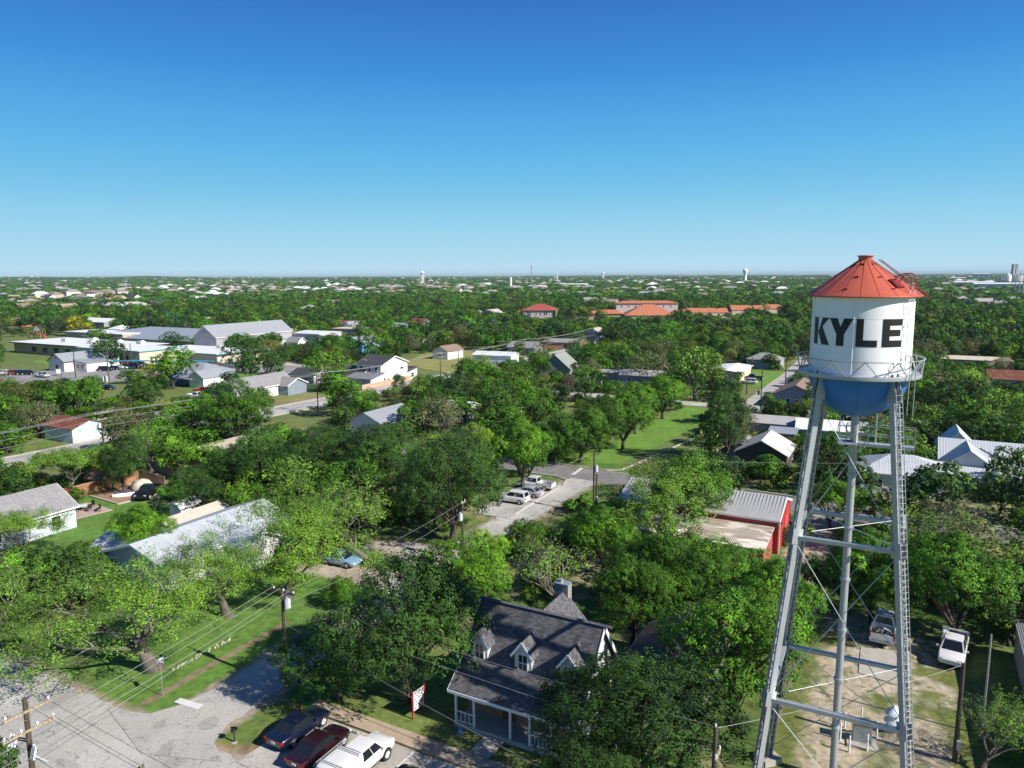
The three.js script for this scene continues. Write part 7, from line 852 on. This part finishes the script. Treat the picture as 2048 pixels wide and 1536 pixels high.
[[1115, 925, 0], [1150, 912, 1], [1185, 898, 0], [1222, 884, 1], [1256, 868, 0], [1288, 850, 1], [1318, 834, 0], [1352, 818, 1], [1085, 918, 1]].forEach(([px, py, v], i) => tree('thicket', `thick bush along the left edge of the bright meadow, ${['nearest but one', 'third', 'fourth', 'fifth', 'sixth', 'seventh', 'eighth', 'farthest', 'nearest to the cross street'][i]} from the road`.replace('nearest to the cross street from the road', 'nearest to the cross street').replace('farthest from the road', 'farthest from the road'), px - 14, py - 60, py - 4, 1, { v, R: 3.1, h: 4.6 + (i % 3), cat: 'shrub', m: i % 2 ? 'b' : 'a' }));
[[1240, 1100, 'leafy bush below the left end of the stained lean-to', 1.8, 3.2], [1370, 1118, 'leafy bush in front of the stained lean-to', 2.0, 3.4], [1010, 1120, 'bush between the green bin and the bare tree', 1.8, 3], [1120, 1120, 'bush on the verge left of the corner poles', 1.7, 3], [200, 1150, 'bush between the pale blue house and the corner pecan', 2.4, 3.6], [120, 1190, 'broad bush left of the corner pecan', 2.6, 3.8], [690, 1215, 'bush beside the side street behind the large live oak', 1.8, 3.2], [1640, 1180, 'dark bush left of the tower yard gate', 2.2, 3.6], [1600, 1290, 'bush along the outside of the chain-link fence', 1.5, 2.8]].forEach(([px, py, l, R, h], i) => tree('thicket', l, px, py - 50, py, 1, { v: i % 2, R, h, cat: 'shrub' }));
// ---------------------------------------------------------------- trees: the rest of the town
// what must stay open to view in the photograph: [x0, y0, x1, y1, how far away it stands]
const CLEAR = [];
const clr = (x0, y0, x1, y1, ground) => { const [x, z] = G((x0 + x1) / 2, ground ? y0 : y1); if (!ground && y1 < 830) { const w = x1 - x0, h = y1 - y0; x0 += w * 0.14; x1 -= w * 0.14; y1 -= h * 0.2; } CLEAR.push([x0, y0, x1, y1, Math.hypot(x, z) - 1]); };
[[0, 672, 180, 755, 1], [170, 690, 380, 745, 1], [90, 670, 300, 700], [300, 655, 400, 672], [390, 655, 436, 708], [430, 655, 552, 672], [550, 666, 632, 692], [330, 735, 445, 798, 1], [470, 750, 575, 775], [690, 715, 822, 790], [800, 712, 905, 748, 1], [700, 678, 746, 700], [650, 655, 722, 672], [835, 655, 852, 692], [880, 696, 905, 716], [970, 706, 1015, 726], [1050, 610, 1114, 640], [1190, 606, 1345, 640], [1370, 612, 1505, 628], [1535, 616, 1560, 628], [1090, 690, 1150, 712], [1090, 718, 1148, 742], [1215, 744, 1310, 766], [1440, 735, 1492, 760], [1488, 748, 1575, 772], [1500, 775, 1560, 815], [1570, 772, 1625, 800], [1505, 830, 1700, 862], [1495, 870, 1570, 915], [1915, 893, 1990, 935], [1020, 1075, 1225, 1235], [1905, 712, 1975, 725], [2005, 745, 2048, 765], [1100, 825, 1400, 925, 1], [1075, 925, 1250, 1000, 1], [930, 960, 1140, 1070, 1], [800, 1075, 915, 1150, 1], [0, 980, 150, 1085], [150, 960, 320, 1075, 1], [290, 905, 410, 965], [350, 1018, 480, 1065], [280, 1060, 460, 1110], [400, 1080, 580, 1155], [120, 840, 215, 885], [540, 790, 660, 840, 1], [740, 780, 830, 805], [0, 1290, 560, 1536, 1], [560, 1330, 1110, 1536, 1], [1540, 1225, 1940, 1536, 1], [1440, 975, 1592, 1110], [1600, 1015, 1680, 1230, 1], [1400, 790, 1420, 830], [1500, 950, 1590, 1000], [200, 760, 260, 790, 1], [660, 1110, 730, 1140, 1], [0, 895, 70, 925], [1100, 1165, 1140, 1240], [1490, 855, 1570, 880], [0, 642, 110, 660], [180, 640, 230, 656], [1170, 672, 1205, 684], [1110, 636, 1200, 640], [1030, 712, 1060, 722], [1180, 785, 1260, 805]].forEach((q) => clr(...q));
const blocked = (x, z, R, H) => { const d = Math.hypot(x, z), [px, py, dep] = project(x, H * 0.5, z), rx = R * 1470 / dep * 0.5, [, pt] = project(x, H * 0.95, z), [, pb] = project(x, 0, z); for (const c of CLEAR) if (d < c[4] && px + rx > c[0] && px - rx < c[2] && pb > c[1] && pt < c[3]) return true; return false; };
const openPolys = [PARKING, BAY, LOT, SCHOOL_LOT, ...LAWNS, MEADOW, [[-131, 201], [-129, 256], [-168, 268], [-176, 246], [-158, 211]], [[-62, 226], [-60, 262], [-30, 250], [-36, 216]], [[-190, 430], [-150, 480], [-60, 520], [-60, 420]], [[-260, 150], [-232, 190], [-290, 215], [-300, 160]], [[-214, 152], [-200, 170], [-152, 177], [-150, 150], [-180, 140]]];
const free = (x, z, R) => { const a = GA(x, z), b = GB(x, z); if (Math.hypot(x - 18.5, z + 39) < 9) return false; if (roadDist(a, b) < 1.2 + R * 0.25) return false; for (const [fa, fb, u, v] of footprints) if (Math.abs(a - fa) < u + R * 0.45 && Math.abs(b - fb) < v + R * 0.45) return false; for (const p of openPolys) if (inPoly(a, b, p)) return false; return true; };
const cell = {}, near5 = (x, z, R, k) => { const ci = Math.floor(x / 12), cj = Math.floor(z / 12); for (let i = -1; i <= 1; i++) for (let j = -1; j <= 1; j++) for (const q of cell[`${ci + i},${cj + j}`] || []) if (Math.hypot(q[0] - x, q[1] - z) < (q[2] + R) * k) return true; return false; };
const put = (x, z, R) => { (cell[`${Math.floor(x / 12)},${Math.floor(z / 12)}`] ||= []).push([x, z, R]); };
for (const [x, z, R] of treeSpots) put(x, z, R);
const FARH = [], farCell = {}; { const rh = rngOf(909), BANDS = [[0, 420, 760, 1050, 40, 'in the dense subdivision at the far left'], [0, 520, 1080, 1500, 44, 'in the upper rows of the far left subdivision'], [720, 1000, 950, 1500, 34, 'in the far cluster left of the standpipe'], [1000, 1330, 690, 1200, 40, 'among trees beyond the red hip-roofed building'], [1180, 1640, 820, 1500, 46, 'among trees beyond the orange-roofed complex'], [1830, 2048, 700, 1200, 26, 'in the estate right of the tank roof'], [540, 820, 1000, 1500, 20, 'in the far wood left of centre'], [300, 1000, 480, 780, 10, 'half hidden in the wood behind the school']];
  for (const [x0, x1, d0, d1, n, where] of BANDS) for (let k = 0; k < n; k++) { const px = lerp(x0, x1, rh()), d = lerp(d0, d1, rh()), r = ray(px, 570), l = Math.hypot(r[0], r[2]); FARH.push({ x: r[0] / l * d, z: r[2] / l * d, where, d }); }
  for (let n = 0; n < 1150; n++) { const d = 1300 + 5400 * Math.pow(rh(), 1.25), r = ray(rh() * 2048, 565), l = Math.hypot(r[0], r[2]), x = r[0] / l * d, z = r[2] / l * d; if (wf(x + 700, z, 260) < 0.5) continue; FARH.push({ x, z, d }); }
  for (const h of FARH) (farCell[`${Math.floor(h.x / 60)},${Math.floor(h.z / 60)}`] ||= []).push(h); }
// keep the ground open round a far house, most of all on the near side
const houseNear = (x, z, r) => { const ci = Math.floor(x / 60), cj = Math.floor(z / 60); for (let i = -1; i <= 1; i++) for (let j = -1; j <= 1; j++) for (const h of farCell[`${ci + i},${cj + j}`] || []) { const d = h.d, ux = -h.x / d, uz = -h.z / d, dx = x - h.x, dz = z - h.z, al = dx * ux + dz * uz, ac = Math.abs(dx * uz - dz * ux); if (ac < 8 + r * 0.6 && al > -8 - r * 0.5 && al < Math.min(90, 9 + d * 0.03) + r * 0.5) return true; } return false; };
const rt = rngOf(4242), spots = [];
for (let n = 0; n < 26000; n++) { // candidates over the town within 900 m, thinned to a natural spacing
  const d = 34 + 870 * Math.pow(rt(), 0.62), az = (rt() - 0.5) * 1.36, x = Math.sin(az) * d, z = -Math.cos(az) * d; if (z > -30) continue;
  let R = 2.6 + 3.2 * rt() * rt() + (d > 300 ? 1 : 0), H = R * (1.25 + 0.55 * rt()) + 1.4; const k0 = 0.8 + 0.4 * rt(); if (blocked(x, z, R, H)) { R = R * 0.55 * k0; H = H * 0.5 * k0; if (blocked(x, z, R, H)) { R *= 0.6; H *= 0.55; if (blocked(x, z, R, H)) continue; } } if (!free(x, z, R) || near5(x, z, R, 0.62) || (d > 400 && houseNear(x, z, R))) continue;
  if (wf(x + 90, z, 60) < 0.3 && rt() < 0.5) continue; put(x, z, R); spots.push({ x, z, R, H, d });
}
spots.sort((p, q) => q.R / q.d - p.R / p.d);
const MARKS = [[120, 728, 'small white hall'], [250, 742, 'school car park'], [60, 690, 'white school wing'], [190, 685, 'long grey school hall'], [320, 705, 'flat classrooms'], [410, 690, 'tall gabled hall'], [590, 680, 'white metal hall'], [390, 765, 'porch house'], [520, 770, 'weathered grey-roofed house'], [745, 755, 'white two-storey house'], [722, 690, 'blue house'], [690, 665, 'tan flat roof'], [843, 672, 'rusty barns'], [892, 706, 'brown-roofed cabin'], [850, 730, 'dry field'], [990, 716, 'white shed'], [1080, 628, 'red hip-roofed building'], [1265, 625, 'orange-roofed complex'], [1410, 620, 'orange-roofed houses'], [1120, 700, 'pink brick bungalow'], [1188, 678, 'small blue-grey house'], [1118, 732, 'steep grey-green roof'], [1260, 755, 'trailer home'], [1465, 748, 'white flat bungalow'], [1530, 764, 'two lawn cars'], [1598, 790, 'grey house near the tank'], [1600, 848, 'long low grey roof'], [1530, 893, 'white gable-roofed cottage'], [1300, 860, 'meadow'], [1160, 950, 'cross street corner'], [1050, 990, 'parked pickups'], [1500, 1040, 'red workshop'], [1950, 930, 'multi-gabled house'], [1790, 922, 'pale blue roof'], [1940, 718, 'tan metal roof'], [2030, 755, 'rust-red roof'], [1770, 1270, 'yard pickup'], [1980, 1300, 'metal shed'], [165, 862, 'mural building'], [212, 870, 'main road pole'], [385, 905, 'brick building'], [320, 930, 'beige yard wall'], [60, 1030, 'pale blue house'], [250, 990, 'garden bed'], [400, 1080, 'white cottage'], [600, 815, 'main road bend'], [770, 800, 'plank fence'], [855, 1110, 'concrete driveway'], [700, 1125, 'pale blue sedan'], [1080, 1290, 'dormered house'], [156, 650, 'golden tree'], [45, 645, 'far brown-roofed bungalow'], [880, 830, 'leafless thicket'], [1660, 880, 'low white roof'], [1300, 690, 'pale field'], [1530, 735, 'teal-roofed house']];
const namedTree = {}; function treeLabel(k, s) { const [px, py] = project(s.x, s.H * 0.5, s.z); let best = null, bd = 1e9; for (const m of MARKS) { const d = Math.hypot((px - m[0]) * 0.8, (py - m[1]) * 1.5); if (d < bd) { bd = d; best = m; } } const dx = px - best[0], dy = py - best[1], side = Math.abs(dx) > Math.abs(dy) * 1.3 ? (dx < 0 ? 'left of' : 'right of') : dy > 0 ? 'in front of' : 'behind', dist = bd > 130 ? 'well ' : bd < 45 ? 'close ' : ''; const size = s.H < 4 ? 'low ' : s.R > 5 ? 'broad ' : s.H > 8.5 ? 'tall ' : ''; const base = `${size}${k} ${dist}${side} the ${best[2]}`; return base; }
const KINDS = [['mid_oak', 'dark green tree', 0.40], ['mid_elm', 'mid-green tree', 0.66], ['mid_pecan', 'pale loose-leaved tree', 0.78], ['mid_grey', 'greyish half-bare tree', 0.91], ['mid_blue', 'blue-green shady tree', 0.985], ['cedar', 'narrow dark conical tree', 2]];
const LIM = 300 - 60, inst = {};
spots.forEach((s, i) => { const q = rt() * 0.75 + 0.25 * wf(s.x, s.z, 40), k = KINDS.find((e) => q < e[2]), set = PR[k[0]], vi = Math.floor(rt() * set.length), tint = ['a', 'a', 'b', 'c'][Math.floor(rt() * 4)], ry = rt() * 6.28;
  if (i < LIM) { const l = treeLabel(k[1], s), [px, py] = project(s.x, s.H * 0.5, s.z); (namedTree[l] ||= []).push([px, treeAt(k[0], set[vi], l, s.x, s.z, s.H, s.R, { m: tint, ry, cat: s.H < 3.4 ? 'shrub' : 'tree', name: s.H < 3.4 ? 'leafy_shrub' : undefined })]); }
  else { const far = s.d > 330, key = far ? `far${Math.floor(rt() * PR.far.length)}` : `${k[0]}:${vi}`; (inst[key] ||= []).push({ ...s, ry, v: far ? PR.far[+key.slice(3)] : set[vi] }); } });
const ORD = ['leftmost', 'second', 'third', 'fourth', 'fifth', 'sixth', 'seventh', 'eighth', 'ninth', 'tenth'];
for (const l in namedTree) { const g = namedTree[l].sort((a, b) => a[0] - b[0]); if (g.length > 1) g.forEach(([, t], i) => { t.userData.label = `${l}, ${i === 0 ? 'leftmost' : i === g.length - 1 ? 'rightmost' : ORD[Math.min(9, i)] + ' from left'} of ${g.length}`; t.userData.group = l; }); }
function scatter(name, label, list, geo, mat, fn) { const m = new THREE.InstancedMesh(geo, mat, list.length), o = new THREE.Object3D(), c = new THREE.Color(); list.forEach((s, i) => { o.position.set(s.x, s.y ?? 0, s.z); o.rotation.set(0, s.ry, 0); o.scale.set(...fn(s)); o.updateMatrix(); m.setMatrixAt(i, o.matrix); const br = 0.5 + 0.7 * rt() * rt() + 0.25 * rt(), yl = rt(), gr = rt() < 0.1 ? 1 : 0; const v = s.c || [br * (0.72 + 0.42 * yl + 0.7 * gr), br, br * (1.0 - 0.5 * yl + 1.0 * gr)]; m.setColorAt(i, c.setRGB(...v)); }); m.name = numbered(name); m.castShadow = m.receiveShadow = true; tag(m, label, null, null, 'stuff'); scene.add(m); return m; }
for (const k in inst) scatter('woodland', 'woodland of many crowns filling the town behind the nearer trees', inst[k], inst[k][0].v.crown, LM.a, (s) => [s.R / s.v.R, s.H / s.v.H, s.R / s.v.R]);
// undergrowth where the woods are thick
{ const bush = denseTree(201, { R: 1.6, H: 2, cy: 0.9, lobes: 9, leaves: 900, per: 9, leaf: 0.3, clump: 0.3, low: 0.05, tr: 0.04, limbs: 0, seg: 3, c0: CO.elm[0], c1: CO.pecan[1] }), list = []; for (const s of spots) if (s.d < 420 && rt() < 0.9) for (let k = 0; k < 3; k++) { const t = rt() * 6.28, x = s.x + Math.cos(t) * s.R * (0.6 + 0.6 * rt()), z = s.z + Math.sin(t) * s.R * (0.6 + 0.6 * rt()); if (free(x, z, 1) && !blocked(x, z, 1, 1.6)) list.push({ x, z, ry: rt() * 6, k: 0.6 + 0.9 * rt() }); } scatter('undergrowth', 'low brush and saplings under the town trees', list, bush.crown, LM.a, (s) => [s.k, s.k * 0.9, s.k]); }
// distant woodland in clumps out to the horizon
{ const clump = (seed, k) => { const r = rngOf(seed), g = new Leaves(); for (let i = 0; i < 9; i++) { const cx = (r() - 0.5) * 40, cz = (r() - 0.5) * 40, R = 4 + 2.6 * r(), H = 6 + 3.5 * r(), t = 0.75 + 0.5 * r(), q = r(), A = CO[q < 0.5 ? 'oak' : q < 0.85 ? 'elm' : 'pecan']; for (let m = 0; m < k; m++) { const d = randDir(r); if (d[1] < -0.1) d[1] = -d[1]; const f = 0.85 + 0.25 * r(), v = t * (0.75 + 0.5 * r()), y = r(); g.leaf(cx + d[0] * R * f, H * 0.5 + d[1] * H * 0.5 * f, cz + d[2] * R * f, d[0] + (r() - 0.5), d[1] + (r() - 0.5), d[2] + (r() - 0.5), 2.1, d[0], d[1], d[2], [0, 1, 2].map((c) => lerp(A[0][c], A[1][c], y) * v), r, 0.8); } } return g.geo(); };
  const geos = [clump(301, 120), clump(302, 120), clump(303, 120)], lists = [[], [], []];
  for (let n = 0; n < 16500; n++) { const d = 860 + 8200 * Math.pow(rt(), 1.55), az = (rt() - 0.5) * 1.42, x = Math.sin(az) * d, z = -Math.cos(az) * d; const gap = wf(x, z, 160 + d * 0.03); if (gap < 0.33) continue; const px = 1024 + 1470 * Math.tan(az); if (px > 1880 && d > 1100 && d < 2600 && rt() < 0.6) continue; if (houseNear(x, z, d < 2500 ? 14 : 4)) continue; const k = (0.8 + 0.5 * rt()) * (1 + d / 7000); lists[n % 3].push({ x, z, y: hillHeight(x, z) - 0.5, ry: rt() * 6.28, k, h: (0.75 + 0.4 * rt()) }); }
  lists.forEach((l, i) => scatter('far_woodland', 'unbroken green woodland of the plain out to the horizon', l, geos[i], LM.a, (s) => [s.k, s.h * (1 + 0.0), s.k])); }
// far houses: individual ones out to the first kilometre or two, the rest as one mass
{ const geo = (kind, w, d, h, rh) => { const P = new THREE.Group(); wing(P, { w, d, h, rh, kind, ov: 0.4, wall: MT.cream, roof: MT.greyShingle, win: [['f', -w * 0.25, 1, 1.6, 1.3], ['f', w * 0.25, 1, 1.6, 1.3], ['r', 0, 1, 1.4, 1.3], ['l', 0, 1, 1.4, 1.3]] }); return P; };
  const protos = [geo('hip', 16, 12, 3, 2.8), geo('gable', 15, 11, 3, 3), geo('hip', 13, 11, 5.8, 2.6), geo('gable', 14, 10, 5.6, 2.8)], walls = [MT.cream, MT.whitePaint, MT.tan, MT.paleSiding, MT.redBrick, MT.whitePaint], roofs = [MT.greyShingle, MT.paleShingle, MT.brownShingle, MT.paleShingle, MT.darkShingle, M('tan_shingle', [0.4, 0.33, 0.27], { o: { map: T.shingleLight } })];
  const WN3 = { [MT.cream.name]: 'cream', [MT.whitePaint.name]: 'white', [MT.tan.name]: 'tan', [MT.paleSiding.name]: 'pale', [MT.redBrick.name]: 'red brick' }, RN = ['grey', 'pale', 'brown', 'pale', 'charcoal', 'tan'];
  let made = 0; for (const H of FARH) if (H.where) { const pi = Math.floor(rt() * 4), wi = Math.floor(rt() * 6), ri = Math.floor(rt() * 6), t = protos[pi].clone(); t.name = numbered('far_house'); t.position.set(H.x, 0, H.z); t.rotation.y = TH + Math.floor(rt() * 4) * HP + (rt() - 0.5) * 0.3; for (const c of t.children) { if (c.name === 'wall') c.material = walls[wi]; if (c.name === 'roof') c.material = roofs[ri]; } const l = `${WN3[walls[wi].name]} ${pi > 1 ? 'two-storey ' : ''}house with ${RN[ri]} roof ${H.where}`; tag(t, l, 'house', l); scene.add(t); made++; }
  const fg = (w, d, h, rh) => { const b = new B(); b.box(0, h / 2, 0, w, h, d); return b; }, hb = fg(15, 11, 4.6, 0).geo(), hr = (() => { const b = new B(), X = 8, Z = 6, h = 4.6, t = 7.4, a = [V(-X, h, Z), V(X, h, Z), V(X, h, -Z), V(-X, h, -Z)], p = V(-3, t, 0), q = V(3, t, 0); b.face([a[0], a[1], q, p]); b.face([a[1], a[2], q]); b.face([a[2], a[3], p, q]); b.face([a[3], a[0], p]); return b.geo(); })(), L = [];
  for (const H of FARH) if (!H.where) L.push({ x: H.x, z: H.z, y: hillHeight(H.x, H.z) + 1, ry: rt() * 6.28, k: 1 + 0.5 * rt() }); const wallC = [[0.5, 0.46, 0.4], [0.62, 0.6, 0.57], [0.42, 0.34, 0.28], [0.48, 0.45, 0.42]], roofC = [[0.24, 0.23, 0.23], [0.34, 0.31, 0.29], [0.24, 0.18, 0.15], [0.6, 0.6, 0.6], [0.28, 0.25, 0.23]]; L.forEach((s) => { s.c = wallC[Math.floor(rt() * 4)]; }); scatter('distant_roofs', 'pale far-off houses sprinkled below the horizon', L, hb, M('far_wall', [1, 1, 1], {}), (s) => [s.k, s.k, s.k]); L.forEach((s) => { s.c = roofC[Math.floor(rt() * 5)]; }); scatter('distant_roofs', 'roofs of the far-off houses below the horizon', L, hr, M('far_roof', [1, 1, 1], {}), (s) => [s.k, s.k, s.k]); console.log('trees', spots.length, 'houses', made, L.length, Object.keys(inst).map((k) => k + ':' + inst[k].length).join(' ')); }
renderer.render(scene, camera);
